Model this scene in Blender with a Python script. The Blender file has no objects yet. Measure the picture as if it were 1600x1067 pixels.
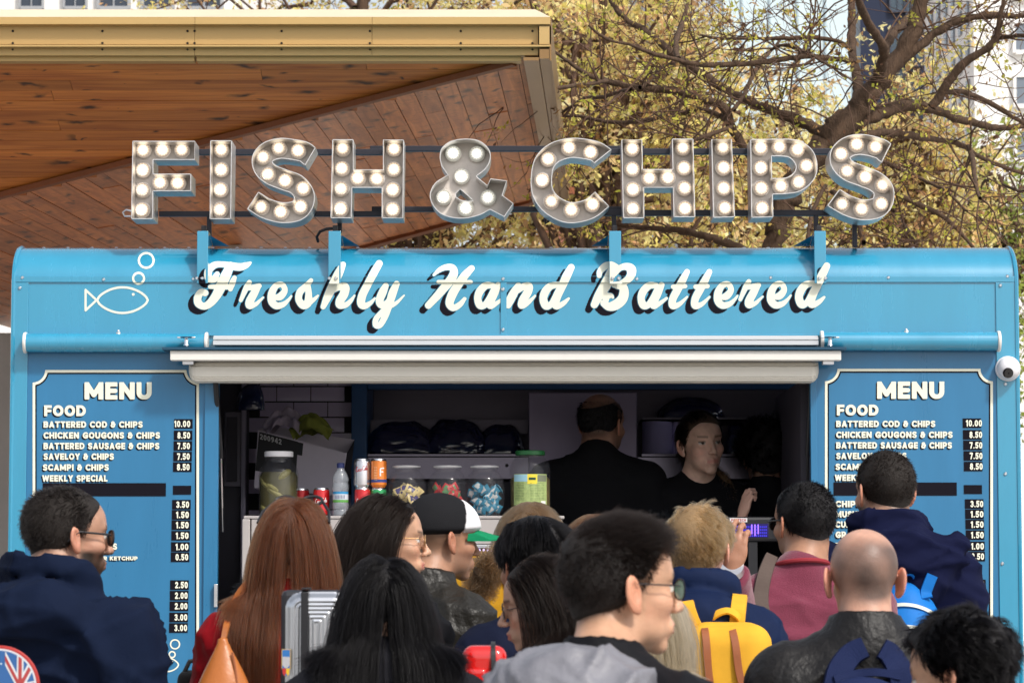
import bpy, bmesh, math, random
import numpy as np
from mathutils import Vector, Matrix
R = math.radians
random.seed(7)
rng = np.random.default_rng(11)
SC = bpy.context.scene
COL = SC.collection

# ---------------------------------------------------------------- camera, world, sun, exposure
F_PX, PITCH, CAM_Z = 4700.0, R(4.6), 1.5
cam_d = bpy.data.cameras.new('camera')
cam = bpy.data.objects.new('camera', cam_d); COL.objects.link(cam)
cam.location = (0, 0, CAM_Z); cam.rotation_euler = (R(90) + PITCH, 0, 0)
cam_d.sensor_width = 36.0; cam_d.lens = 36.0 * F_PX / 1600.0
cam_d.clip_start = 0.1; cam_d.clip_end = 4000
cam_d.dof.use_dof = True; cam_d.dof.focus_distance = 11.0; cam_d.dof.aperture_fstop = 13.0
SC.camera = cam
world = bpy.data.worlds.new('World'); SC.world = world; world.use_nodes = True
wn = world.node_tree.nodes; wl = world.node_tree.links
for n in list(wn): wn.remove(n)
w_out = wn.new('ShaderNodeOutputWorld'); w_bg = wn.new('ShaderNodeBackground'); w_sky = wn.new('ShaderNodeTexSky')
w_sky.sky_type = 'NISHITA'; w_sky.sun_disc = False
SUN_EL, SUN_AZ = R(47), R(142)         # azimuth clockwise from +Y
w_sky.sun_elevation = SUN_EL; w_sky.sun_rotation = SUN_AZ
w_sky.altitude = 30; w_sky.air_density = 1.0; w_sky.dust_density = 3.0; w_sky.ozone_density = 1.0
w_bg.inputs['Strength'].default_value = 0.10
w_hs = wn.new('ShaderNodeHueSaturation'); w_hs.inputs['Saturation'].default_value = 0.38; w_hs.inputs['Value'].default_value = 1.6
wl.new(w_sky.outputs[0], w_hs.inputs['Color']); wl.new(w_hs.outputs[0], w_bg.inputs[0]); wl.new(w_bg.outputs[0], w_out.inputs[0])
sd = bpy.data.lights.new('sun', 'SUN'); sd.energy = 2.4; sd.angle = R(5); sd.color = (1.0, 0.95, 0.87)
sun = bpy.data.objects.new('sun', sd); COL.objects.link(sun)
sdir = Vector((math.sin(SUN_AZ) * math.cos(SUN_EL), math.cos(SUN_AZ) * math.cos(SUN_EL), math.sin(SUN_EL)))
sun.rotation_euler = sdir.to_track_quat('Z', 'Y').to_euler()
sun.location = (3, 0, 9)
SC.view_settings.view_transform = 'Standard'; SC.view_settings.look = 'None'
SC.view_settings.exposure = 0.27; SC.view_settings.gamma = 1.0; SC.view_settings.use_curve_mapping = False
SC.render.engine = 'CYCLES'
SC.cycles.use_denoising = True
SC.cycles.max_bounces = 7; SC.cycles.diffuse_bounces = 3; SC.cycles.glossy_bounces = 3
SC.cycles.transmission_bounces = 5; SC.cycles.transparent_max_bounces = 10
SC.cycles.caustics_reflective = False; SC.cycles.caustics_refractive = False
SC.cycles.sample_clamp_indirect = 6.0

# ---------------------------------------------------------------- where a photo pixel lies in the place
CP, SP = math.cos(PITCH), math.sin(PITCH)
def P(px, py, Y):
    """point on the ray through photo pixel (px,py) where it meets the upright plane y=Y"""
    u = (px - 800.0) / F_PX; v = (533.5 - py) / F_PX
    dy = CP - v * SP; dz = SP + v * CP
    t = Y / dy
    return Vector((u * t, Y, CAM_Z + dz * t))
def Pn(px, py, Y):
    u = (np.asarray(px, float) - 800.0) / F_PX; v = (533.5 - np.asarray(py, float)) / F_PX
    t = Y / (CP - v * SP)
    return np.stack([u * t, np.broadcast_to(Y, u.shape).astype(float), CAM_Z + (SP + v * CP) * t], -1)
def X(px, Y): return P(px, 900, Y).x
def Z(py, Y): return P(800, py, Y).z
def ray_plane(px, py, p0, n):
    d = (P(px, py, 1.0) - Vector((0, 0, CAM_Z)))
    c = Vector((0, 0, CAM_Z))
    return c + d * ((p0 - c).dot(n) / d.dot(n))

# ---------------------------------------------------------------- materials
MAT = {}
def lin(r, g, b):
    f = lambda c: (c / 255.0 / 12.92) if c / 255.0 <= 0.04045 else ((c / 255.0 + 0.055) / 1.055) ** 2.4
    return (f(r), f(g), f(b), 1.0)
def mat(name, col=(0.5, 0.5, 0.5), rough=0.5, metal=0.0, spec=0.5, noise=0.0, nscale=20.0, bump=0.0, bscale=60.0,
        emit=None, estr=0.0, trans=0.0, ior=1.45, sss=0.0, attr=None, coat=0.0, sheen=0.0, rvar=0.0, alpha=1.0, stretch=None, objrand=0.0):
    if name in MAT: return MAT[name]
    m = bpy.data.materials.new(name); m.use_nodes = True
    nt = m.node_tree; ns = nt.nodes; ls = nt.links
    b = ns['Principled BSDF']
    c = tuple(col[:3]) + (1.0,)
    b.inputs['Base Color'].default_value = c
    b.inputs['Roughness'].default_value = rough
    b.inputs['Metallic'].default_value = metal
    b.inputs['Specular IOR Level'].default_value = spec
    b.inputs['Transmission Weight'].default_value = trans
    b.inputs['IOR'].default_value = ior
    b.inputs['Coat Weight'].default_value = coat
    b.inputs['Sheen Weight'].default_value = sheen
    b.inputs['Alpha'].default_value = alpha
    if sss > 0:
        b.inputs['Subsurface Weight'].default_value = sss
        b.inputs['Subsurface Radius'].default_value = (0.012, 0.005, 0.003)
        b.inputs['Subsurface Scale'].default_value = 1.0
    if emit is not None:
        b.inputs['Emission Color'].default_value = tuple(emit[:3]) + (1.0,)
        b.inputs['Emission Strength'].default_value = estr
    tc = ns.new('ShaderNodeTexCoord'); mp = ns.new('ShaderNodeMapping')
    ls.new(tc.outputs['Object'], mp.inputs['Vector'])
    if stretch: mp.inputs['Scale'].default_value = stretch
    src = None
    if attr:
        at = ns.new('ShaderNodeAttribute'); at.attribute_name = attr; src = at.outputs['Color']
    if noise > 0 or attr or objrand > 0:
        hsv = ns.new('ShaderNodeHueSaturation')
        if src is not None: ls.new(src, hsv.inputs['Color'])
        else: hsv.inputs['Color'].default_value = c
        val = None
        if noise > 0:
            nz = ns.new('ShaderNodeTexNoise'); nz.inputs['Scale'].default_value = nscale; nz.inputs['Detail'].default_value = 6
            nz.inputs['Roughness'].default_value = 0.65
            ls.new(mp.outputs[0], nz.inputs['Vector'])
            mr = ns.new('ShaderNodeMapRange'); mr.inputs['From Min'].default_value = 0.25; mr.inputs['From Max'].default_value = 0.75
            mr.inputs['To Min'].default_value = 1 - noise; mr.inputs['To Max'].default_value = 1 + noise
            ls.new(nz.outputs['Fac'], mr.inputs['Value']); val = mr.outputs[0]
            if rvar > 0:
                m2 = ns.new('ShaderNodeMapRange'); m2.inputs['From Min'].default_value = 0.3; m2.inputs['From Max'].default_value = 0.7
                m2.inputs['To Min'].default_value = max(0.02, rough - rvar); m2.inputs['To Max'].default_value = rough + rvar
                ls.new(nz.outputs['Fac'], m2.inputs['Value']); ls.new(m2.outputs[0], b.inputs['Roughness'])
        if objrand > 0:
            oi = ns.new('ShaderNodeObjectInfo'); m3 = ns.new('ShaderNodeMapRange')
            m3.inputs['To Min'].default_value = 1 - objrand; m3.inputs['To Max'].default_value = 1 + objrand
            ls.new(oi.outputs['Random'], m3.inputs['Value'])
            if val is None: val = m3.outputs[0]
            else:
                mm = ns.new('ShaderNodeMath'); mm.operation = 'MULTIPLY'
                ls.new(val, mm.inputs[0]); ls.new(m3.outputs[0], mm.inputs[1]); val = mm.outputs[0]
        if val is not None: ls.new(val, hsv.inputs['Value'])
        ls.new(hsv.outputs[0], b.inputs['Base Color'])
    if bump > 0:
        nb = ns.new('ShaderNodeTexNoise'); nb.inputs['Scale'].default_value = bscale; nb.inputs['Detail'].default_value = 5
        ls.new(mp.outputs[0], nb.inputs['Vector'])
        bp = ns.new('ShaderNodeBump'); bp.inputs['Strength'].default_value = bump; bp.inputs['Distance'].default_value = 0.01
        ls.new(nb.outputs['Fac'], bp.inputs['Height']); ls.new(bp.outputs[0], b.inputs['Normal'])
    MAT[name] = m
    return m

# ---------------------------------------------------------------- objects
def link(name, me, m=None, parent=None):
    o = bpy.data.objects.new(name, me); COL.objects.link(o)
    if m is not None and me is not None and len(me.materials) == 0: me.materials.append(m)
    if parent is not None: o.parent = parent
    return o
def empty(name, loc=(0, 0, 0), label=None, cat=None, group=None):
    o = bpy.data.objects.new(name, None); COL.objects.link(o); o.empty_display_size = 0.1
    o.location = loc; tag(o, label, cat, group); return o
def tag(o, label=None, cat=None, group=None, kind=None):
    if label: o['label'] = label
    if cat: o['category'] = cat
    if group: o['group'] = group
    if kind: o['kind'] = kind
    return o
def np_mesh(name, V, F, smooth=True, mats=None, midx=None):
    """V (n,3); F list of arrays of faces, each (m,k)"""
    me = bpy.data.meshes.new(name)
    V = np.asarray(V, np.float32)
    if not isinstance(F, (list, tuple)): F = [F]
    F = [np.asarray(f, np.int32) for f in F if len(f)]
    me.vertices.add(len(V)); me.vertices.foreach_set('co', V.ravel())
    nl = sum(f.size for f in F); npoly = sum(len(f) for f in F)
    me.loops.add(nl); me.polygons.add(npoly)
    me.loops.foreach_set('vertex_index', np.concatenate([f.ravel() for f in F]))
    tot = np.concatenate([np.full(len(f), f.shape[1], np.int32) for f in F])
    st = np.concatenate([[0], np.cumsum(tot)[:-1]]).astype(np.int32)
    me.polygons.foreach_set('loop_start', st)
    me.polygons.foreach_set('use_smooth', np.full(npoly, smooth))
    if midx is not None: me.polygons.foreach_set('material_index', np.asarray(midx, np.int32))
    if mats:
        for m in mats: me.materials.append(m)
    me.update(calc_edges=True); me.validate()
    return me
def set_col(me, arr, name='Col'):
    a = me.color_attributes.new(name, 'FLOAT_COLOR', 'POINT')
    c = np.ones((len(me.vertices), 4), np.float32); c[:, :3] = arr
    a.data.foreach_set('color', c.ravel())

class MB:
    """collects shapes into one mesh; sm = smooth faces with sharp edges kept"""
    def __init__(s): s.v = []; s.f = []; s.smooth = False
    def quadbox(s, c8):
        b = len(s.v); s.v += [tuple(c) for c in c8]
        s.f += [tuple(b + i for i in q) for q in ((0, 3, 2, 1), (4, 5, 6, 7), (0, 1, 5, 4), (1, 2, 6, 5), (2, 3, 7, 6), (3, 0, 4, 7))]
        return s
    def box(s, x0, x1, y0, y1, z0, z1):
        return s.quadbox([(x0, y0, z0), (x1, y0, z0), (x1, y1, z0), (x0, y1, z0), (x0, y0, z1), (x1, y0, z1), (x1, y1, z1), (x0, y1, z1)])
    def obox(s, c, ax, ay, az):
        c = Vector(c); ax = Vector(ax); ay = Vector(ay); az = Vector(az)
        return s.quadbox([c - ax - ay - az, c + ax - ay - az, c + ax + ay - az, c - ax + ay - az, c - ax - ay + az, c + ax - ay + az, c + ax + ay + az, c - ax + ay + az])
    def tube(s, pts, rad, n=8, cap=True):
        pts = [Vector(p) for p in pts]
        if not hasattr(rad, '__len__'): rad = [rad] * len(pts)
        s.smooth = True; base = len(s.v); prev = None
        for i, p in enumerate(pts):
            t = (pts[min(i + 1, len(pts) - 1)] - pts[max(i - 1, 0)])
            t = t.normalized() if t.length > 1e-9 else Vector((0, 0, 1))
            if prev is None:
                a = t.orthogonal().normalized()
            else:
                a = (prev - t * prev.dot(t));  a = a.normalized() if a.length > 1e-6 else t.orthogonal().normalized()
            prev = a; bb = t.cross(a)
            for k in range(n):
                w = 2 * math.pi * k / n
                s.v.append(tuple(p + (a * math.cos(w) + bb * math.sin(w)) * rad[i]))
        for i in range(len(pts) - 1):
            for k in range(n):
                a0 = base + i * n + k; a1 = base + i * n + (k + 1) % n
                s.f.append((a0, a1, a1 + n, a0 + n))
        if cap:
            s.f.append(tuple(base + k for k in range(n - 1, -1, -1)))
            s.f.append(tuple(base + (len(pts) - 1) * n + k for k in range(n)))
        return s
    def lathe(s, prof, c=(0, 0, 0), axis=(0, 0, 1), n=24, caps=True):
        """prof: list of (radius, height along axis)"""
        s.smooth = True; c = Vector(c); t = Vector(axis).normalized(); a = t.orthogonal().normalized(); bb = t.cross(a)
        base = len(s.v)
        for r, h in prof:
            for k in range(n):
                w = 2 * math.pi * k / n
                s.v.append(tuple(c + t * h + (a * math.cos(w) + bb * math.sin(w)) * max(r, 1e-5)))
        for i in range(len(prof) - 1):
            for k in range(n):
                a0 = base + i * n + k; a1 = base + i * n + (k + 1) % n
                s.f.append((a0, a1, a1 + n, a0 + n))
        if caps:
            s.f.append(tuple(base + k for k in range(n - 1, -1, -1)))
            s.f.append(tuple(base + (len(prof) - 1) * n + k for k in range(n)))
        return s
    def extrude_profile_x(s, prof, x0, x1):
        """closed profile of (y,z) swept along x"""
        b = len(s.v); n = len(prof)
        s.v += [(x0, y, z) for y, z in prof] + [(x1, y, z) for y, z in prof]
        for k in range(n):
            k2 = (k + 1) % n
            s.f.append((b + k, b + k2, b + n + k2, b + n + k))
        s.f.append(tuple(b + k for k in range(n - 1, -1, -1))); s.f.append(tuple(b + n + k for k in range(n)))
        return s
    def mesh(s, name='m', ang=35):
        me = bpy.data.meshes.new(name); me.from_pydata(s.v, [], s.f)
        if s.smooth:
            me.polygons.foreach_set('use_smooth', [True] * len(me.polygons)); me.update()
            me.set_sharp_from_angle(angle=R(ang))
        me.update(); return me
    def build(s, name, m, parent=None, bevel=0.0, origin=None):
        if origin is not None:
            ov = Vector(origin); s.v = [tuple(Vector(v) - ov) for v in s.v]
        o = link(name, s.mesh(name), m, parent)
        if origin is not None: o.location = ov
        if bevel > 0:
            md = o.modifiers.new('bevel', 'BEVEL'); md.width = bevel; md.segments = 2; md.limit_method = 'ANGLE'; md.angle_limit = R(40)
        return o

# ---------------------------------------------------------------- 2D distance fields for lettering and cut shapes
def catmull(pts, n=8):
    p = [tuple(map(float, q)) for q in pts]
    if len(p) < 3: return np.array(p)
    p = np.array([p[0]] + p + [p[-1]]); out = []
    for i in range(1, len(p) - 2):
        for t in np.linspace(0, 1, n, endpoint=False):
            a, b, c, d = p[i - 1], p[i], p[i + 1], p[i + 2]
            out.append(0.5 * ((2 * b) + (-a + c) * t + (2 * a - 5 * b + 4 * c - d) * t * t + (-a + 3 * b - 3 * c + d) * t ** 3))
    out.append(p[-2]); return np.array(out)
def sd_stroke(Xg, Yg, pts):
    """variable width stroke; pts (n,3) x,y,r ; returns signed distance (negative inside)"""
    D = np.full(Xg.shape, 1e9)
    for (x0, y0, r0), (x1, y1, r1) in zip(pts[:-1], pts[1:]):
        dx, dy = x1 - x0, y1 - y0; L = dx * dx + dy * dy + 1e-12
        t = np.clip(((Xg - x0) * dx + (Yg - y0) * dy) / L, 0, 1)
        D = np.minimum(D, np.hypot(Xg - x0 - t * dx, Yg - y0 - t * dy) - (r0 + (r1 - r0) * t))
    return D
def sd_poly(Xg, Yg, poly):
    poly = np.asarray(poly, float); D = np.full(Xg.shape, 1e9); ins = np.zeros(Xg.shape, bool)
    for (x0, y0), (x1, y1) in zip(poly, np.roll(poly, -1, 0)):
        dx, dy = x1 - x0, y1 - y0; L = dx * dx + dy * dy + 1e-12
        t = np.clip(((Xg - x0) * dx + (Yg - y0) * dy) / L, 0, 1)
        D = np.minimum(D, np.hypot(Xg - x0 - t * dx, Yg - y0 - t * dy))
        c = (y0 > Yg) != (y1 > Yg)
        with np.errstate(divide='ignore', invalid='ignore'):
            xi = x0 + (Yg - y0) * dx / (dy if abs(dy) > 1e-12 else 1e-12)
        ins ^= c & (Xg < xi)
    return np.where(ins, -D, D)
def fill_mesh(D, xs, ys, inset=0.0):
    """triangles/quads covering D<0 of a grid field (xs along axis 0) -> verts2d, faces; solid cells fuse into long strips"""
    D = D + inset
    D = np.where(np.abs(D) < 1e-6, 1e-6, D)
    nx, ny = D.shape; V = []; idx = {}
    def gv(i, j):
        k = (i, j)
        if k not in idx: idx[k] = len(V); V.append((xs[i], ys[j]))
        return idx[k]
    def ev(i0, j0, i1, j1):
        k = (i0, j0, i1, j1)
        if k not in idx:
            a, b = D[i0, j0], D[i1, j1]; t = a / (a - b); idx[k] = len(V)
            V.append((xs[i0] + (xs[i1] - xs[i0]) * t, ys[j0] + (ys[j1] - ys[j0]) * t))
        return idx[k]
    ins = D < 0
    c = ins[:-1, :-1].astype(int) + ins[1:, :-1] + ins[1:, 1:] + ins[:-1, 1:]
    F = []
    for i, j in zip(*np.nonzero(c)):
        if c[i, j] == 4:
            F.append((gv(i, j), gv(i + 1, j), gv(i + 1, j + 1), gv(i, j + 1))); continue
        cs = [(i, j), (i + 1, j), (i + 1, j + 1), (i, j + 1)]; poly = []
        for a in range(4):
            p, q = cs[a], cs[(a + 1) % 4]
            if ins[p]: poly.append(gv(*p))
            if ins[p] != ins[q]:
                poly.append(ev(*p, *q) if p < q else ev(*q, *p))
        if len(poly) >= 3: F.append(tuple(poly))
    return np.array(V) if V else np.zeros((0, 2)), F
def contour(D, xs, ys):
    """closed boundary loops of D<0"""
    V, F = fill_mesh(D, xs, ys)
    e = {}
    for f in F:
        for a, b in zip(f, f[1:] + f[:1]):
            if (b, a) in e: del e[(b, a)]
            else: e[(a, b)] = 1
    nxt = {}
    for a, b in e: nxt.setdefault(a, []).append(b)
    loops = []
    while nxt:
        s = next(iter(nxt)); lp = [s]; cur = s
        while True:
            if cur not in nxt: break
            n = nxt[cur].pop()
            if not nxt[cur]: del nxt[cur]
            if n == s: break
            lp.append(n); cur = n
        if len(lp) > 3: loops.append(V[lp])
    return loops
def grid2(x0, x1, y0, y1, st):
    xs = np.arange(x0, x1 + st, st); ys = np.arange(y0, y1 + st, st)
    Xg, Yg = np.meshgrid(xs, ys, indexing='ij'); return xs, ys, Xg, Yg
def simplify(lp, tol):
    """drops loop points closer than tol to the chord (closed loop, Douglas-Peucker)"""
    lp = np.asarray(lp)
    def dp(a, b):
        if b <= a + 1: return []
        p, q = lp[a], lp[b % len(lp)]; d = q - p; L = np.hypot(*d) + 1e-12
        seg = lp[a + 1:b]; h = np.abs((seg[:, 0] - p[0]) * d[1] - (seg[:, 1] - p[1]) * d[0]) / L
        k = int(h.argmax())
        if h[k] < tol: return []
        m = a + 1 + k; return dp(a, m) + [m] + dp(m, b)
    h = len(lp) // 2
    ids = [0] + dp(0, h) + [h] + dp(h, len(lp)); return lp[ids]

# stroke capitals, painted sign style. box 0..w by 0..10, y up
def arc(cx, cy, rx, ry, a0, a1, n=10):
    return [(cx + rx * math.cos(R(a)), cy + ry * math.sin(R(a))) for a in np.linspace(a0, a1, n)]
r_ = 1.3
GL = {
 'A': (8.6, [[(1.0, -1), (4.3, 9.6), (7.6, -1)], [(2.5, 2.9), (6.1, 2.9)]]),
 'B': (7.4, [[(1.3, -1), (1.3, 11)], [(1.3, 8.8)] + arc(4.2, 7.1, 1.7, 1.7, 90, -90, 8) + [(1.3, 5.3)], [(1.3, 5.3)] + arc(4.2, 3.2, 2.0, 2.0, 90, -90, 8) + [(1.3, 1.2)]]),
 'C': (8.0, [arc(4.7, 5, 3.5, 3.8, 45, 315, 16)]),
 'D': (8.0, [[(1.3, -1), (1.3, 11)], [(1.3, 8.8)] + arc(3.4, 5, 3.4, 3.8, 90, -90, 12) + [(1.3, 1.2)]]),
 'E': (6.4, [[(1.3, -1), (1.3, 11)], [(1.3, 8.8), (8, 8.8)], [(1.3, 5), (5.2, 5)], [(1.3, 1.2), (8, 1.2)]]),
 'F': (6.4, [[(1.3, -1), (1.3, 11)], [(1.3, 8.8), (8, 8.8)], [(1.3, 4.8), (5.0, 4.8)]]),
 'G': (8.6, [arc(4.8, 5, 3.5, 3.8, 50, 330, 16) + [(7.6, 4.6), (4.9, 4.6)]]),
 'H': (7.8, [[(1.3, -1), (1.3, 11)], [(6.5, -1), (6.5, 11)], [(1.3, 5), (6.5, 5)]]),
 'I': (2.6, [[(1.3, -1), (1.3, 11)]]),
 'K': (8.0, [[(1.3, -1), (1.3, 11)], [(1.3, 4.4), (7.2, 11)], [(3.2, 5.6), (7.6, -1)]]),
 'L': (6.0, [[(1.3, -1), (1.3, 11)], [(1.3, 1.2), (8, 1.2)]]),
 'M': (10.0, [[(1.3, -1), (1.3, 9), (5, 2.6), (8.7, 9), (8.7, -1)], [(1.3, 9), (1.0, 11)], [(8.7, 9), (9.0, 11)]]),
 'N': (8.2, [[(1.3, -1), (1.3, 11)], [(6.9, -1), (6.9, 11)], [(1.3, 9.2), (6.9, 0.8)]]),
 'O': (8.8, [arc(4.4, 5, 3.2, 3.8, 0, 360, 22)]),
 'P': (7.2, [[(1.3, -1), (1.3, 11)], [(1.3, 8.8)] + arc(3.9, 6.5, 2.1, 2.3, 90, -90, 10) + [(1.3, 4.2)]]),
 'R': (7.6, [[(1.3, -1), (1.3, 11)], [(1.3, 8.8)] + arc(3.9, 6.6, 2.1, 2.2, 90, -90, 10) + [(1.3, 4.4)], [(3.6, 4.4), (6.6, -1)]]),
 'S': (7.2, [arc(3.8, 7.0, 2.3, 1.9, 35, 180, 8) + [(1.9, 5.9), (3.6, 5.2)] + arc(3.6, 3.1, 2.3, 2.0, 65, -155, 10)]),
 'T': (7.6, [[(3.8, -1), (3.8, 9)], [(-1, 8.8), (9, 8.8)]]),
 'U': (8.0, [[(1.3, 11), (1.3, 4.0)] + arc(4.0, 3.9, 2.7, 2.7, 180, 360, 10) + [(6.7, 11)]]),
 'V': (8.4, [[(0.8, 11), (4.2, 0.6), (7.6, 11)]]),
 'W': (11.6, [[(0.9, 11), (3.3, 0.8), (5.8, 8.6), (8.3, 0.8), (10.7, 11)]]),
 'Y': (8.2, [[(0.6, 11), (4.1, 4.6), (7.6, 11)], [(4.1, 4.6), (4.1, -1)]]),
 '&': (7.6, [arc(3.5, 7.3, 1.6, 1.6, -60, 240, 12), arc(3.5, 3.3, 2.3, 2.1, 95, 370, 12), [(3.5, 5.3), (6.8, 5.3)]]),
 '0': (6.8, [arc(3.4, 6.0, 2.1, 2.7, 0, 180, 10) + arc(3.4, 4.0, 2.1, 2.7, 180, 360, 10) + [(5.5, 6.0)]]),
 '1': (4.0, [[(2.6, -1), (2.6, 9.0)], [(2.6, 8.8), (0.4, 7.6)]]),
 '2': (6.6, [arc(3.3, 6.8, 2.0, 2.0, 165, -30, 9) + [(1.3, 1.2)], [(1.3, 1.2), (8, 1.2)]]),
 '3': (6.6, [arc(3.1, 7.0, 2.0, 1.8, 150, -90, 9), arc(3.1, 3.2, 2.2, 2.0, 90, -150, 9)]),
 '4': (7.0, [[(4.9, -1), (4.9, 11)], [(4.6, 9.4), (1.0, 3.2), (8, 3.2)]]),
 '5': (6.6, [[(8, 8.8), (1.6, 8.8), (1.5, 5.6)], [(1.5, 5.6)] + arc(3.2, 3.5, 2.2, 2.3, 95, -150, 10)]),
 '7': (6.4, [[(-1, 8.8), (5.2, 8.8), (2.2, -1)]]),
 '8': (6.8, [arc(3.4, 7.1, 1.8, 1.7, 0, 360, 14), arc(3.4, 3.1, 2.1, 2.0, 0, 360, 14)]),
 '9': (6.8, [arc(3.4, 6.7, 2.1, 2.0, 0, 360, 14), [(5.5, 6.5), (5.2, 3.2), (2.4, 1.0)]]),
 '6': (6.8, [arc(3.4, 3.3, 2.1, 2.0, 0, 360, 14), [(1.3, 3.5), (1.6, 6.8), (4.4, 9.2)]]),
 '.': (2.6, [[(1.3, 1.2), (1.3, 1.21)]]),
 '-': (4.5, [[(0, 5), (4.5, 5)]]),
}
_gc = {}
def glyph(ch, weight=1.25, st=0.33):
    k = (ch, weight, st)
    if k not in _gc:
        w, strokes = GL[ch]
        xs, ys, Xg, Yg = grid2(-0.5, w + 0.5, -0.5, 10.5, st)
        D = np.full(Xg.shape, 1e9)
        for s_ in strokes: D = np.minimum(D, sd_stroke(Xg, Yg, np.array([(a, b, weight) for a, b in s_])))
        D = np.maximum(D, np.maximum(np.maximum(-Xg, Xg - w), np.maximum(-Yg, Yg - 10)))
        V, F = fill_mesh(D, xs, ys)
        _gc[k] = (w, V, F)
    return _gc[k]
def text_mesh(items, fn, weight=1.25, track=1.1, space=4.5, st=0.33):
    """items: (text, x_left, y_base, cap_height, x_scale or None fitted width) in photo-plane px; fn maps (x,y) arrays to 3D"""
    AV = []; AF = []; n = 0
    for (t, x0, yb, h, width) in items:
        s = h / 10.0; tot = sum((space if c == ' ' else glyph(c, weight, st)[0] + track) for c in t) - track
        sx = (width / tot) if width else s
        x = x0
        for c in t:
            if c == ' ': x += space * sx; continue
            w, V, F = glyph(c, weight, st)
            AV.append(np.stack([x + V[:, 0] * sx, yb - V[:, 1] * s], -1))
            AF += [tuple(i + n for i in f) for f in F]; n += len(V); x += (w + track) * sx
    V2 = np.concatenate(AV); V3 = fn(V2[:, 0], V2[:, 1])
    me = bpy.data.meshes.new('text'); me.from_pydata(V3.tolist(), [], AF); me.update(); return me
# ================================================================ ground
m_pave = mat('paving_stone', (0.42, 0.39, 0.36), 0.85, noise=0.25, nscale=1.3, bump=0.3, bscale=40)
m_earth = mat('earth_under_paving', (0.38, 0.35, 0.31), 0.95, noise=0.2, nscale=0.3)
g = MB(); g.v = [(-400, -60, 0), (400, -60, 0), (400, 900, 0), (-400, 900, 0)]; g.f = [(0, 1, 2, 3)]
tag(g.build('ground', m_earth), kind='structure')
pv = empty('pavement'); tag(pv, kind='structure')
slab_me = None
for i in range(-9, 10):
    for j in range(0, 15):
        if slab_me is None:
            b_ = MB().box(-0.445, 0.445, -0.445, 0.445, 0.004, 0.05); slab_me = b_.mesh('paving_slab'); slab_me.materials.append(m_pave)
        o = link('paving_slab', slab_me, None, pv); o.location = (i * 0.9, -0.5 + j * 0.9, random.uniform(-0.003, 0.003))
GZ = 0.05

# ================================================================ trailer
YF = 12.0
BLUE = (0.022, 0.27, 0.44)
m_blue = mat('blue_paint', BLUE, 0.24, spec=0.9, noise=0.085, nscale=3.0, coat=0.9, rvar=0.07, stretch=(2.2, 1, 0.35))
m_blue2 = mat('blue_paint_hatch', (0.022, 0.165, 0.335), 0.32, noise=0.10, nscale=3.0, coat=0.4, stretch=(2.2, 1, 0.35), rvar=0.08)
m_cream = mat('cream_paint', (0.80, 0.80, 0.66), 0.4, noise=0.04, nscale=30)
m_ink = mat('dark_ink', (0.008, 0.007, 0.012), 0.7, spec=0.1)
m_white = mat('white_enamel', (0.72, 0.70, 0.66), 0.35, noise=0.04, nscale=8)
m_alu = mat('brushed_aluminium', (0.72, 0.72, 0.74), 0.32, metal=1.0, noise=0.08, nscale=30, stretch=(0.05, 1, 1))
m_chrome = mat('chrome', (0.85, 0.85, 0.87), 0.08, metal=1.0)
m_steel = mat('stainless_steel', (0.17, 0.155, 0.20), 0.26, metal=0.9, noise=0.1, nscale=8, bump=0.05, bscale=4)
m_black = mat('black_plastic', (0.015, 0.015, 0.018), 0.45)
m_rubber = mat('rubber', (0.02, 0.02, 0.02), 0.8)
m_dark = mat('dark_interior', (0.05, 0.045, 0.06), 0.6, noise=0.2, nscale=3)
XL, XR = X(16, YF), X(1593, YF)
Z440, ZT, Z523 = Z(441, YF), Z(379, YF), Z(521, YF)
ZOPB = 1.02
A_C = 0.23
def prof(z):
    s = np.clip((np.asarray(z) - Z440) / (ZT - Z440 + 0.002), 0, 1)
    return YF + A_C * (1 - np.sqrt(1 - s * s))
trailer = empty('food_trailer', (0, 13.1, 0), 'bright blue food trailer with open serving hatch and painted menu panels on both sides', 'food trailer')
def tp(mb, name, m, bevel=0.0, label=None, kind=None):
    """part of the trailer"""
    o = mb.build(name, m, None, bevel); o.parent = trailer; o.location = Vector(o.location) - Vector((0, 13.1, 0))
    if label: o['label'] = label
    if kind: o['kind'] = kind
    return o
def tpo(o):
    o.parent = trailer; o.location = Vector(o.location) - Vector((0, 13.1, 0)); return o
YB = 14.22
# walls
xa, xb = X(340, YF), X(1268, YF)
tp(MB().box(XL + 0.004, XR - 0.004, YF, YF + 0.03, Z523 - 0.06, Z440), 'header_panel', m_blue)
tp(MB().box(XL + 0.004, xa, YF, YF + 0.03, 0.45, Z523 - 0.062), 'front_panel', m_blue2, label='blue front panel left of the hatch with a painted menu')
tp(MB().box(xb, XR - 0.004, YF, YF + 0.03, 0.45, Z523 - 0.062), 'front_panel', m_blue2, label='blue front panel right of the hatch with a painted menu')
tp(MB().box(xa, xb, YF, YF + 0.03, 0.45, ZOPB), 'lower_panel', m_blue)
tp(MB().box(XL, XL + 0.03, YF + 0.032, YB, 0.45, ZT - 0.17), 'side_wall', m_blue, label='left blue side wall')
tp(MB().box(XR - 0.03, XR, YF + 0.032, YB, 0.45, ZT - 0.17), 'side_wall', m_blue, label='right blue side wall')
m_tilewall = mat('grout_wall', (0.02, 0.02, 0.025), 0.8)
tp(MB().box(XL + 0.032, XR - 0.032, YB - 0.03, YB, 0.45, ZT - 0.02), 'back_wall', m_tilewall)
tp(MB().box(XL + 0.032, XR - 0.032, YF + 0.032, YB - 0.032, 0.45, 0.60), 'floor', m_dark)
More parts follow.
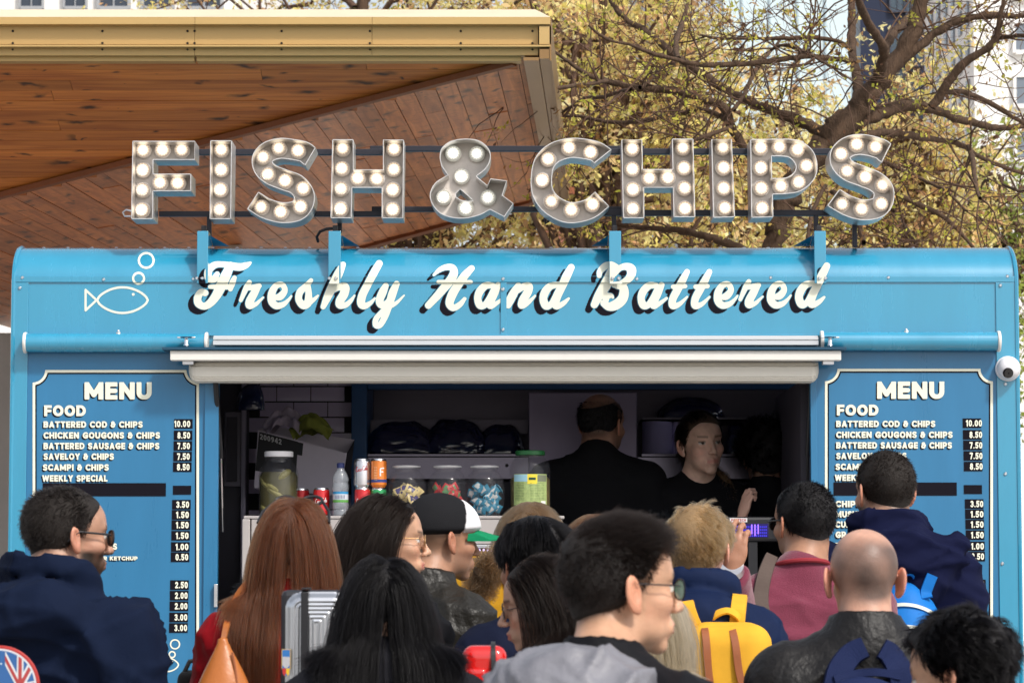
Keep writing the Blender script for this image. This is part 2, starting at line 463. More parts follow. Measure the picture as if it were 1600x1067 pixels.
# curved top edge, swept profile
pr = [(float(prof(z)), float(z)) for z in (Z440 + (ZT - Z440) * np.sin(np.linspace(0, math.pi / 2, 22)))]
inner = [(y + 0.02, z - 0.012) for y, z in pr[::-1]]
mb = MB(); mb.extrude_profile_x(pr[:-1] + [(YF + A_C, ZT), (YB, ZT + 0.01), (YB, ZT - 0.02), (YF + A_C, ZT - 0.02)] + inner[1:], XL, XR)
mb.smooth = True
o = tp(mb, 'roof', m_blue)
# end caps of the curved roof, slightly rounded edge ribs
for xs_, lab in ((XL - 0.002, 'l'), (XR + 0.002, 'r')):
    pts = [(xs_, y - 0.004, z) for y, z in pr] + [(xs_, YB, ZT + 0.006)]
    tp(MB().tube([(xs_, YF - 0.004, 0.5)] + pts, 0.009, 6), 'corner_trim', m_blue)
# lip under the curve: folded sheet edge casting the fine line at y=441
tp(MB().box(XL, XR, YF - 0.007, YF - 0.0005, Z440 - 0.001, Z440 + 0.024), 'drip_lip', m_blue, 0.002)
# corner posts (recess line) and cover strip
for a, b_ in ((17, 39), (1561, 1592)):
    tp(MB().box(X(a, YF), X(b_, YF), YF - 0.006, YF - 0.0005, 0.46, Z440 - 0.002), 'corner_post', m_blue, 0.002)
tp(MB().box(X(782, YF), X(791.5, YF), YF - 0.006, YF - 0.0005, Z(523, YF), Z440 - 0.002), 'cover_strip', m_blue, 0.0015)
tp(MB().box(X(39, YF), X(1561, YF), YF - 0.010, YF - 0.0005, Z(525, YF), Z(522.3, YF)), 'gutter_strip', m_blue, 0.0015)
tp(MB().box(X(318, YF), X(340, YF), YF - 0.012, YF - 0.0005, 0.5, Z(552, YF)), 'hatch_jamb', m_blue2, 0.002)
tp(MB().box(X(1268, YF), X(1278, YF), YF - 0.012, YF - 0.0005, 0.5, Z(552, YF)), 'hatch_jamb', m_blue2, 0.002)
tp(MB().box(X(335, YF - .02), X(340.5, YF - .02), YF - 0.035, YF - 0.0125, Z(948, YF), Z(912, YF)), 'hinge', m_alu, 0.002)
# rivets
rv = MB()
for px, py in [(35, 434), (162, 437), (302, 436), (786, 436), (995, 436), (1204, 434), (1388, 434), (1574, 432), (31, 450), (1563, 446),
               (786, 452), (786, 515), (1571, 600), (1571, 740), (1566, 880)]:
    Yp = float(prof(Z(py, YF))) - 0.006
    p = P(px, py, Yp); rv.lathe([(0.0075, 0), (0.007, 0.003), (0.004, 0.006)], p, (0, -1, 0), 10)
for k in range(40):
    x = XL + 0.08 + k * (XR - XL - 0.16) / 39
    rv.lathe([(0.009, -0.004), (0.009, 0.004), (0.005, 0.008)], (x, YF + A_C + 0.01, ZT), (0, 0, 1), 8)
tp(rv, 'rivet', m_alu, kind='stuff')

# ---------------- hand lettering on the header
def facade(px, py, off=0.0):
    px = np.asarray(px, float); py = np.asarray(py, float)
    Y = np.full(px.shape, YF)
    for _ in range(5):
        p = Pn(px, py, Y); Y = prof(p[..., 2])
    lip = (p[..., 2] > Z440 - 0.001) & (p[..., 2] < Z440 + 0.024)
    Y = np.where(lip, YF - 0.007, Y) - off
    return Pn(px, py, Y)
BR = [(303.5, 321), (510.5, 530), (953, 972), (1276.5, 1295)]
def facade_b(px, py, off, on_br):
    p = facade(px, py, off)
    q = Pn(px, py, np.full(np.shape(px), YB_F - off))
    return np.where(np.asarray(on_br)[..., None], q, p)
YB_F = YF - 0.032
L_ = []   # strokes: each list of (x,y,r) in photo px
def S(ox, pts, dx=0, dy=0, n=8):
    L_.append(catmull([(ox + (x + dx) / 8.0, 400 + (y + dy) / 8.0, r / 8.0) for x, y, r in pts], n))
# F
S(290, [(560, 120, 46), (500, 250, 62), (440, 380, 64), (380, 500, 56), (300, 595, 48), (225, 628, 42), (160, 590, 48), (152, 520, 46), (190, 455, 42), (245, 462, 40)])
S(290, [(395, 225, 30), (352, 290, 46), (285, 275, 44), (290, 180, 46), (360, 115, 42), (460, 105, 36), (570, 125, 46), (680, 138, 46), (760, 115, 36), (812, 85, 14)])
S(290, [(305, 385, 24), (400, 385, 30), (520, 385, 34)]); S(290, [(612, 270, 26), (585, 335, 38), (560, 415, 28)])
def let_r(ox, dx, dy):
    S(ox, [(798, 330, 30), (758, 400, 34), (690, 555, 22)], dx, dy); S(ox, [(770, 400, 30), (850, 392, 34), (918, 375, 32)], dx, dy)
    S(ox, [(905, 385, 36), (855, 470, 48), (800, 575, 50), (805, 622, 42), (880, 600, 26), (925, 560, 18), (970, 518, 12)], dx, dy)
def let_e(ox, dx, dy):
    S(ox, [(1120, 520, 30), (1185, 505, 45), (1240, 430, 36), (1205, 358, 34), (1130, 375, 38), (1080, 460, 46), (1075, 560, 46), (1130, 620, 44), (1215, 608, 34), (1280, 555, 20), (1322, 500, 11)], dx, dy)
def let_a(ox, dx, dy):
    S(ox, [(1035, 368, 36), (950, 372, 44), (880, 440, 48), (852, 530, 44), (880, 615, 46), (940, 610, 38), (995, 530, 34), (1050, 430, 38)], dx, dy)
    S(ox, [(1108, 362, 36), (1062, 460, 48), (1008, 575, 50), (1015, 625, 38), (1090, 588, 26), (1170, 528, 16)], dx, dy)
def let_t(dx):
    S(910, [(1308, 198, 34), (1250, 310, 46), (1185, 430, 48), (1130, 540, 46), (1130, 622, 42), (1215, 600, 28), (1310, 510, 12)], dx)
    S(910, [(1135, 385, 28), (1210, 382, 30), (1285, 378, 26)], dx)
def let_d(ox, dx, dy):
    S(ox, [(900, 358, 34), (800, 378, 44), (735, 450, 50), (712, 540, 48), (745, 622, 48), (810, 600, 36), (865, 500, 34), (910, 420, 36)], dx, dy)
    S(ox, [(1060, 142, 42), (1000, 260, 52), (945, 380, 50), (885, 500, 52), (860, 600, 48), (890, 628, 38), (965, 590, 30), (1028, 532, 15)], dx, dy)
let_r(290, 0, 0); let_e(290, 0, 0)
S(450, [(288, 305, 26), (225, 378, 38), (150, 450, 42), (135, 545, 42), (190, 615, 48), (250, 580, 50), (258, 470, 40), (248, 380, 36)])
S(450, [(280, 580, 28), (335, 535, 22), (375, 495, 12)])
S(450, [(690, 105, 34), (640, 205, 52), (570, 350, 55), (500, 500, 50), (440, 635, 32)])
S(450, [(560, 440, 26), (630, 390, 42), (710, 390, 54), (700, 475, 54), (650, 560, 52), (650, 615, 44), (725, 610, 34), (785, 558, 24), (832, 492, 10)])
S(450, [(1140, 95, 44), (1080, 200, 48), (1000, 350, 48), (930, 490, 50), (915, 590, 50), (955, 625, 40), (1030, 588, 26), (1085, 528, 12)])
S(450, [(1222, 372, 36), (1185, 450, 50), (1145, 555, 48), (1170, 610, 45), (1240, 590, 40), (1290, 500, 30)])
S(450, [(1358, 350, 38), (1310, 460, 50), (1260, 620, 45), (1210, 760, 40), (1150, 862, 36), (1098, 862, 36), (1100, 790, 34), (1160, 715, 32), (1240, 645, 35), (1350, 590, 22), (1452, 492, 10)])
# H
S(640, [(302, 238, 14), (370, 178, 28), (450, 142, 36), (530, 145, 42), (555, 205, 50), (520, 290, 55), (430, 400, 52), (340, 505, 48), (235, 618, 42)])
S(640, [(775, 155, 38), (690, 245, 50), (600, 370, 52), (535, 480, 55), (500, 590, 50), (545, 648, 40), (625, 610, 35), (688, 535, 22)])
S(640, [(360, 325, 24), (560, 325, 28), (765, 325, 24)])
let_a(640, 0, 0)
S(760, [(400, 365, 34), (350, 450, 50), (300, 545, 52), (272, 615, 40)])
S(760, [(395, 430, 34), (460, 385, 42), (530, 380, 48), (515, 455, 52), (455, 555, 50), (440, 618, 42), (495, 600, 32), (560, 548, 22), (608, 497, 12)])
let_d(760, 0, 0)
# B
S(910, [(210, 248, 28), (220, 195, 36), (280, 130, 44), (360, 108, 38), (430, 135, 30)])
S(910, [(390, 140, 50), (345, 250, 62), (280, 380, 66), (205, 500, 56), (150, 608, 44)])
S(910, [(400, 220, 36), (470, 150, 36), (550, 132, 44), (610, 165, 58), (608, 240, 52), (555, 305, 44), (470, 350, 36), (400, 360, 36)])
S(910, [(440, 365, 46), (505, 385, 50), (522, 460, 58), (495, 545, 62), (415, 612, 62), (330, 632, 50), (270, 590, 44)])
S(910, [(300, 545, 34), (270, 490, 40), (310, 500, 40), (360, 495, 26), (382, 520, 14)])
let_a(910, -118, 0); let_t(0); let_t(280)
let_e(1100, -902, -5); let_r(1100, -237, -10); let_e(1100, -238, -8); let_d(1100, 475, -18)
# white field and its drop shadow
xs, ys, Xg, Yg = grid2(286, 1304, 402, 528, 0.75)
DW = np.full(Xg.shape, 50.0)
for st in L_:
    x0, x1 = st[:, 0].min() - 12, st[:, 0].max() + 12
    i0 = max(0, int((x0 - xs[0]) / 0.75)); i1 = min(len(xs), int((x1 - xs[0]) / 0.75) + 1)
    DW[i0:i1] = np.minimum(DW[i0:i1], sd_stroke(Xg[i0:i1], Yg[i0:i1], st))
wob = 0.35 * np.sin(Xg * 1.9 + Yg * 0.7) * np.sin(Yg * 1.3 - Xg * 0.4)
def lettering(D, off, name, m):
    V, F = fill_mesh(D, xs, ys)
    V = np.array(V); F = [tuple(f) for f in F]
    cx = np.array([V[list(f), 0].mean() for f in F]); cy = np.array([V[list(f), 1].mean() for f in F])
    onb = np.zeros(len(F), bool)
    for a, b_ in BR: onb |= (cx > a) & (cx < b_) & (cy < 443.5)
    VV = []; FF = []
    for flag in (False, True):
        ids = {}; sel = [F[i] for i in np.nonzero(onb == flag)[0]]
        n0 = len(VV)
        for f in sel:
            g_ = []
            for i in f:
                if i not in ids: ids[i] = len(VV); VV.append((V[i, 0], V[i, 1], flag))
                g_.append(ids[i])
            FF.append(tuple(reversed(g_)))
    VV = np.array(VV); P3 = facade_b(VV[:, 0], VV[:, 1], off, VV[:, 2] > 0.5)
    me = bpy.data.meshes.new(name); me.from_pydata(P3.tolist(), [], FF); me.update()
    return tpo(link(name, me, m))
DWs = np.full(DW.shape, 50.0); si, sj = 12, 10
DWs[:-si, sj:] = DW[si:, :-sj]
lettering(np.maximum(DWs + wob, 1.0 - DW), 0.0012, 'lettering_shadow', m_ink)
lettering(DW, 0.0016, 'lettering', m_cream)

# ---------------- painted line art and menus (flat print, lies 1-2 mm on the panels)
def flat_fill(D, xs, ys, fn, name, m, label=None):
    V, F = fill_mesh(D, xs, ys); P3 = fn(V[:, 0], V[:, 1])
    me = bpy.data.meshes.new(name); me.from_pydata(P3.tolist(), [], [tuple(reversed(f)) for f in F]); me.update()
    o = tpo(link(name, me, m))
    if label: o['label'] = label
    return o
def flat_y(y): return lambda a, b_: Pn(a, b_, np.full(np.shape(a), y))
def fish(x0, x1, yc, hh, bub, lw, fn, name='fish_emblem'):
    st = 0.5 if x1 - x0 > 60 else 0.35
    ymin = min([b_[1] - b_[2] for b_ in bub] + [yc - hh]) - 4
    xs, ys, Xg, Yg = grid2(x0 - 4, max(x1, max(b_[0] + b_[2] for b_ in bub)) + 4, ymin, yc + hh + 4, st)
    w = x1 - x0; bx0 = x0 + 0.2 * w
    t = np.linspace(0, 1, 30); up = yc - hh * np.sin(math.pi * t) ** 0.62; lo = yc + hh * np.sin(math.pi * t) ** 0.62
    xx = bx0 + (x1 - bx0) * t
    body = np.concatenate([np.stack([xx, up], -1), np.stack([xx, lo], -1)[::-1]])
    D = np.abs(sd_poly(Xg, Yg, body)) - lw
    tail = [(x0 + lw, yc - 0.8 * hh), (x0 + lw, yc + 0.8 * hh), (bx0 - 0.01 * w, yc)]
    D = np.minimum(D, np.abs(sd_poly(Xg, Yg, tail)) - lw)
    for bx, by, br in bub: D = np.minimum(D, np.abs(np.hypot(Xg - bx, Yg - by) - br) - lw)
    D = np.minimum(D, np.hypot(Xg - (x0 + 0.77 * w), Yg - (yc - 0.45 * hh)) - lw * 1.3)
    flat_fill(D, xs, ys, fn, name, m_cream)
fish(132, 231, 469, 20, [(228.5, 407, 11.5), (216.5, 435, 8.5)], 1.7, lambda a, b_: facade(a, b_, 0.0014))
for dx in (0, 1239):
    fish(236 + dx, 279 + dx, 1038, 10.5, [(273.5 + dx, 1006, 7), (269 + dx, 1022, 4.6)], 1.1, flat_y(YF - 0.0014))
for dx, dy, side in ((0, 0, 'left'), (1238.5, -1, 'right')):
    yfl = YF - 0.001
    # border line with notched corners
    fx0, fx1, fy0, fy1 = (51, 311, 578, 1240) if dx == 0 else (1289 - dx, 1551.5 - dx, 577, 1240)
    xs, ys, Xg, Yg = grid2(fx0 + dx - 5, fx1 + dx + 5, fy0 + dy - 5, fy1 + dy + 5, 1.0)
    def notched(g0):
        D = np.maximum(np.maximum(fx0 + dx + g0 - Xg, Xg - (fx1 + dx - g0)), np.maximum(fy0 + dy + g0 - Yg, Yg - (fy1 + dy - g0)))
        for cx_, cy_ in ((fx0 + dx, fy0 + dy), (fx1 + dx, fy0 + dy), (fx0 + dx, fy1 + dy), (fx1 + dx, fy1 + dy)):
            D = np.maximum(D, 19.5 + g0 - np.hypot(Xg - cx_, Yg - cy_))
        return D
    D0 = notched(0)
    flat_fill(np.maximum(D0, -(D0 + 4.0)), xs, ys, flat_y(yfl - 0.0008), 'menu_border', m_cream)
    D1 = np.maximum(D0 + 4.0, -(D0 + 6.2))
    flat_fill(D1, xs, ys, flat_y(yfl - 0.0004), 'menu_border_shadow', m_ink)
    items = [('MENU', 132 + dx, 624 + dy, 27, 105), ('FOOD', 69 + dx, 650 + dy, 17, 65),
             ('BATTERED COD & CHIPS', 68 + dx, 668 + dy, 10, 155), ('CHICKEN GOUGONS & CHIPS', 68 + dx, 685 + dy, 10, 182),
             ('BATTERED SAUSAGE & CHIPS', 68 + dx, 701.5 + dy, 10, 181), ('SAVELOY & CHIPS', 68 + dx, 718 + dy, 10, 110),
             ('SCAMPI & CHIPS', 67 + dx, 735 + dy, 10, 103), ('WEEKLY SPECIAL', 66 + dx, 752 + dy, 10, 102),
             ('CHIPS', 67 + dx, 793 + dy, 10, 40), ('MUSHY PEAS', 67 + dx, 809 + dy, 10, 78), ('CURRY SAUCE', 67 + dx, 825 + dy, 10, 86),
             ('GRAVY', 67 + dx, 841 + dy, 10, 44), ('PICKLED GHERKINS', 66 + dx, 858.5 + dy, 10, 117), ('MAYO - TARTARE OR KETCHUP', 66 + dx, 875 + dy, 6.2, 149)]
    fsh = lambda a, b_: Pn(a - 1.8, b_ + 1.8, np.full(np.shape(a), yfl - 0.0006))
    for fn, m, nm, wt in ((fsh, m_ink, 'menu_text_shadow', 1.35), (flat_y(yfl - 0.0013), m_cream, 'menu_text', 1.3)):
        for it in items: tpo(link(nm, text_mesh([it], fn, wt, 1.0, 4.6, 0.4), m))
    # price plates, black with cream figures
    yy = [(662, '10.00'), (680, '8.50'), (696.5, '7.50'), (713, '7.50'), (729.5, '8.50'), (788, '3.50'), (804, '1.50'), (820, '1.50'), (836.5, '1.50'),
          (854, '1.00'), (870, '0.50'), (913.5, '2.50'), (930, '2.00'), (946.5, '2.00'), (964, '3.00'), (980.5, '3.00')]
    for py, t in yy:
        sx = (py - 662) / 318.0 * -5.0 if dx == 0 else (py - 662) / 318 * 5.0 - 1.5
        x0 = 270 + dx + sx; x1 = x0 + 29
        o = tp(MB().box(X(x0, YF), X(x1, YF), yfl - 0.0012, yfl - 0.0003, Z(py + 7.4 + dy, YF), Z(py - 7.4 + dy, YF)), 'price_plate', m_ink)
        w = 25 if len(t) == 5 else 20
        me = text_mesh([(t, x1 - w - 1.6, py + 5.2 + dy, 10.4, w)], flat_y(yfl - 0.0019), 1.15, 1.2, 4, 0.4)
        q = link('price_figures', me, m_cream, o)
        q.matrix_parent_inverse = o.matrix_basis.inverted() @ Matrix.Translation((0, -0.0, 0)) if False else Matrix.Identity(4)
        q.location = (0, 0, 0)
    tp(MB().box(X(65 + dx, YF), X(258 + dx, YF), yfl - 0.0009, yfl - 0.0002, Z(775 + dy, YF), Z(754.5 + dy, YF)), 'menu_blank_strip', m_ink)
    tp(MB().box(X(269 + dx, YF), X(297.5 + dx, YF), yfl - 0.0009, yfl - 0.0002, Z(772.5 + dy, YF), Z(758.5 + dy, YF)), 'menu_blank_strip', m_ink)

# ---------------- roller tubes, rail, canopy plate, shutter box
YT = YF - 0.045
def xt(px): return X(px, YT)
for a, b_, e in ((35, 320, 0), (1287, 1565, 1)):
    zc = (Z(521.5, YT) + Z(550.5, YT)) / 2 + (0.001 if e == 0 else 0.007); rr = (Z(521.5, YT) - Z(550.5, YT)) / 2
    o = tp(MB().tube([(xt(a), YT, zc), (xt(b_), YT, zc)], rr, 28), 'awning_tube', m_blue)
    for xx in (xt(a), xt(b_)):
        tp(MB().lathe([(rr + 0.004, -0.006), (rr + 0.006, 0), (rr + 0.004, 0.006)], (xx, YT, zc), (1, 0, 0), 28), 'tube_end_ring', m_white)
m_rail = mat('white_rail', (0.62, 0.64, 0.66), 0.28, metal=0.25, noise=0.05, nscale=5, stretch=(0.02, 1, 1))
rail = MB()
for k, (y0, y1, pj) in enumerate(((524.5, 527, 0.05), (527, 531, 0.064), (531, 533, 0.056), (533, 539.5, 0.07))):
    rail.box(xt(331), xt(1281), YF - pj, YF - 0.011, Z(y1, YT), Z(y0, YT) - 0.0006)
tp(rail, 'awning_rail', m_rail)
YP = YF - 0.17
m_plate = mat('dark_blue_edge', (0.012, 0.06, 0.11), 0.35)
tp(MB().box(X(250, YP), X(1326, YP), YP, YF - 0.0125, Z(546.5, YP), Z(542.3, YP)), 'canopy_plate', m_plate, 0.001)
tp(MB().box(X(262, YP), X(1318, YP), YP + 0.012, YP + 0.075, Z(562.5, YP), Z(547.4, YP)), 'canopy_beam', m_white, 0.003)
# shutter box: fluted rounded casing
YS = YF - 0.1
zs = [Z(v, YS) for v in (565, 569, 571.5, 573, 588, 589.5, 591, 592.5, 594, 596.5)]
ysf = [YS + 0.012, YS + 0.006, YS + 0.01, YS + 0.0, YS - 0.003, YS + 0.001, YS - 0.001, YS + 0.004, YS + 0.002, YS + 0.010]
prf = list(zip(ysf, zs)) + [(YS + 0.03, zs[-1] - 0.001), (YF - 0.013, zs[-1] - 0.001), (YF - 0.013, zs[0])]
mb = MB(); x0, x1 = X(291, YS), X(1283, YS)
nseg = [(x0, 0.0), (x0 + 0.006, 0.5), (x0 + 0.016, 0.85), (x0 + 0.03, 1.0), (x1 - 0.03, 1.0), (x1 - 0.016, 0.85), (x1 - 0.006, 0.5), (x1, 0.0)]
zm = zs[0]
for (x, s_) in nseg:
    for y, z in prf:
        k = 0.25 + 0.75 * s_ if False else s_
        mb.v.append((x, y + (1 - k) * 0.03 if y < YF - 0.05 else y, zm + (z - zm) * (0.55 + 0.45 * k)))
n = len(prf)
for i in range(len(nseg) - 1):
    for k in range(n):
        a0 = i * n + k; a1 = i * n + (k + 1) % n
        mb.f.append((a0, a1, a1 + n, a0 + n))
mb.f.append(tuple(range(n - 1, -1, -1))); mb.f.append(tuple((len(nseg) - 1) * n + k for k in range(n)))
tp(mb, 'shutter_box', mat('shutter_white', (0.66, 0.63, 0.56), 0.4, noise=0.05, nscale=6, stretch=(0.05, 1, 1)))
for px in (291, 1297):
    c = P(px, 534, YP + 0.05)
    o = tp(MB().lathe([(0.010, -0.02), (0.012, -0.015), (0.008, -0.006), (0.009, 0.006), (0.006, 0.012), (0.022, 0.014), (0.026, 0.019), (0.008, 0.021)], (c.x, c.y, c.z), (0, 0, 1), 16), 'clamp_knob', m_chrome)
    mb = MB(); mb.obox((c.x, c.y, c.z + 0.017), (0.036, 0, 0), (0, 0.007, 0), (0, 0, 0.003))
    tp(mb, 'clamp_lever', m_chrome, 0.002)
    c2 = P(px + (3 if px < 800 else -3), 567, YP + 0.05)
    mb = MB().box(c2.x - 0.022, c2.x + 0.022, c2.y - 0.01, c2.y + 0.03, c2.z - 0.007, c2.z + 0.013)
    tp(mb, 'clamp_block', m_alu, 0.002)
for px, py in ((185, 519), (1416, 517)):
    c = P(px, py, YT)
    tp(MB().lathe([(0.011, -0.004), (0.011, 0.002), (0.006, 0.006), (0.005, 0.012)], (c.x, c.y, c.z - 0.003), (0, 0, 1), 12), 'tube_bolt', m_chrome)
# gas strut left and dark seal right
tp(MB().tube([P(337, 597, 11.96), P(345, 715, 12.08)], 0.011, 12), 'gas_strut', m_black)
tp(MB().tube([P(345, 712, 12.08), P(348, 830, 12.2)], 0.005, 10), 'strut_rod', m_chrome)
tp(MB().tube([P(1267, 600, 12.05), P(1262, 712, 12.12)], 0.011, 12), 'gas_strut', m_black)
tp(MB().tube([P(1262, 708, 12.12), P(1260, 860, 12.25)], 0.005, 10), 'strut_rod', m_black)
# wheels and legs under the trailer
for sx in (-0.38, 0.38):
    w = tp(MB().lathe([(0.14, -0.09), (0.30, -0.09), (0.33, -0.05), (0.33, 0.05), (0.30, 0.09), (0.14, 0.09)], (sx, YF + 0.12, GZ + 0.33), (0, 1, 0), 28), 'wheel', m_rubber)
    h = MB().lathe([(0.02, -0.095), (0.10, -0.095), (0.15, -0.07), (0.17, -0.03), (0.02, -0.03)], (sx, YF + 0.12, GZ + 0.33), (0, 1, 0), 20).build('rim', m_alu, w)
for sx in (XL + 0.2, XR - 0.2):
    for yy in (YF + 0.15, YB - 0.15):
        tp(MB().box(sx - 0.03, sx + 0.03, yy - 0.03, yy + 0.03, GZ, 0.45), 'jack_leg', m_alu)

# ---------------- security camera on the right corner post
cc = P(1577, 575, YF - 0.05)
dome = empty('security_camera', (cc.x, YF - 0.006, cc.z), 'small round white dome camera on the right blue corner post', 'security camera')
m_shell = mat('white_shell', (0.78, 0.77, 0.80), 0.35)
b_ = MB().lathe([(0.050, -0.002), (0.050, 0.016), (0.046, 0.02)], (0, 0, 0), (0, -1, 0), 36).build('mount_ring', m_shell, dome)
b_ = MB().lathe([(0.044, 0.018), (0.0465, 0.03), (0.044, 0.045), (0.037, 0.06), (0.026, 0.07), (0.012, 0.0755), (0.0, 0.077)], (0, 0, 0), (0, -1, 0), 36, False).build('ball', m_shell, dome)
dl = Vector((-0.12, -0.95, -0.28)).normalized()
MB().lathe([(0.021, 0.066), (0.021, 0.0745), (0.018, 0.0755), (0.0, 0.073)], Vector((0, 0.0, 0)) + Vector((-0.001, -0.003, -0.001)), dl, 28, False).build('lens', mat('lens_black', (0.006, 0.006, 0.008), 0.12, coat=1.0), dome)

# ================================================================ sign over the roof
YSG = 11.97; DEP = 0.17; REC = 0.115
frame = empty('sign_frame', (0, YSG + 0.2, ZT), 'black square tube frame holding the light bulb letters above the blue roof', 'sign frame')
m_frame = mat('black_steel', (0.03, 0.03, 0.04), 0.42, metal=0.3)
m_bulbm = None
def fp(mb, name, m, bevel=0.0):
    o = mb.build(name, m, None, bevel); o.parent = frame; o.location = Vector(o.location) - Vector((0, YSG + 0.2, ZT)); return o
YBAR = YSG + DEP + 0.008
for a, b_, y0, y1, dy in ((302, 604, 233, 242, 0.0), (575, 1010, 226, 234.5, 0.035), (936, 1362, 232, 241, 0.0), (243, 600, 330, 338, 0.0), (578, 1010, 321, 329, 0.035), (936, 1310, 328, 337, 0.0)):
    fp(MB().box(X(a, YBAR), X(b_, YBAR), YBAR + dy, YBAR + dy + 0.03, Z(y1, YBAR), Z(y0, YBAR)), 'rail', m_frame, 0.002)
for px, ytop in ((322, 336), (528, 345), (961, 335), (1280, 335), (1341, 345)):
    fp(MB().box(X(px - 3.5, YBAR), X(px + 3.5, YBAR), YBAR + 0.002, YBAR + 0.028, ZT - 0.0, Z(ytop, YBAR)), 'post', m_frame, 0.002)
for k, (a, b_) in enumerate(BR):
    xa_, xb_ = X(a, YB_F), X(b_, YB_F); xm = (xa_ + xb_) / 2
    ztop = Z(361, YB_F); zbot = Z(442.5, YB_F)
    o = tp(MB().box(xa_, xb_, YB_F, YB_F + 0.012, zbot, ztop), 'sign_bracket', m_blue, 0.002)
    # gusset plates running back over the roof
    mb = MB()
    for xg in (xa_ + 0.003, xb_ - 0.003):
        pts = [(YB_F + 0.0125, ztop), (YB_F + 0.0125, Z440 + 0.02), (YF + 0.02, Z440 + 0.06), (YF + A_C * 0.5, ZT + 0.0), (YF + A_C, ZT + 0.012), (YF + 0.05, ztop)]
        v0 = len(mb.v)
        for t in (-0.0025, 0.0025): mb.v += [(xg + t, y, z) for y, z in pts]
        n = len(pts)
        for q in range(n): mb.f.append((v0 + q, v0 + (q + 1) % n, v0 + n + (q + 1) % n, v0 + n + q))
        mb.f.append(tuple(v0 + q for q in range(n - 1, -1, -1))); mb.f.append(tuple(v0 + n + q for q in range(n)))
    tp(mb, 'bracket_gusset', m_blue)
    s_ = 1 if a < 800 else -1
    mb = MB(); v0 = 0
    xs0 = xb_ if s_ > 0 else xa_
    for t in (0.03, 0.034): mb.v += [(xs0, YF + t, ztop - 0.01), (xs0 + s_ * 0.065, YF + t + A_C * 0.6, ZT + 0.004), (xs0, YF + t + A_C * 0.6, ZT + 0.004)]
    mb.f += [(0, 1, 2), (5, 4, 3), (0, 3, 4, 1), (1, 4, 5, 2), (2, 5, 3, 0)]
    tp(mb, 'bracket_brace', m_blue)
    fp(MB().box(xm - 0.010, xm + 0.010, YF + 0.005, YF + 0.03, ztop - 0.004, Z(352, YF)), 'post_block', m_black, 0.002)
    for py in (435,):
        for px in (a + 4, b_ - 5):
            p = P(px, py, YB_F); fpv = MB().lathe([(0.0075, 0), (0.007, 0.003), (0.004, 0.006)], p + Vector((0, -0.002, 0)), (0, -1, 0), 12)
            fpv.build('bolt', m_alu, o)
# cables
fp(MB().tube([P(497, 378, 12.2), P(495, 370, 12.18), P(500, 362, 12.16), P(510, 358, 12.16), P(522, 357, 12.16)], 0.006, 8), 'cable', m_black)
fp(MB().tube([P(846, 325, YBAR), P(850, 335, YBAR), P(853, 350, YBAR), P(858, 345, YBAR)], 0.005, 8), 'cable', m_black)
fp(MB().tube([P(206, 330, YBAR), P(197, 328, YBAR), P(192, 332, YBAR), P(195, 338, YBAR), P(204, 338, YBAR)], 0.004, 8), 'cable', m_alu)

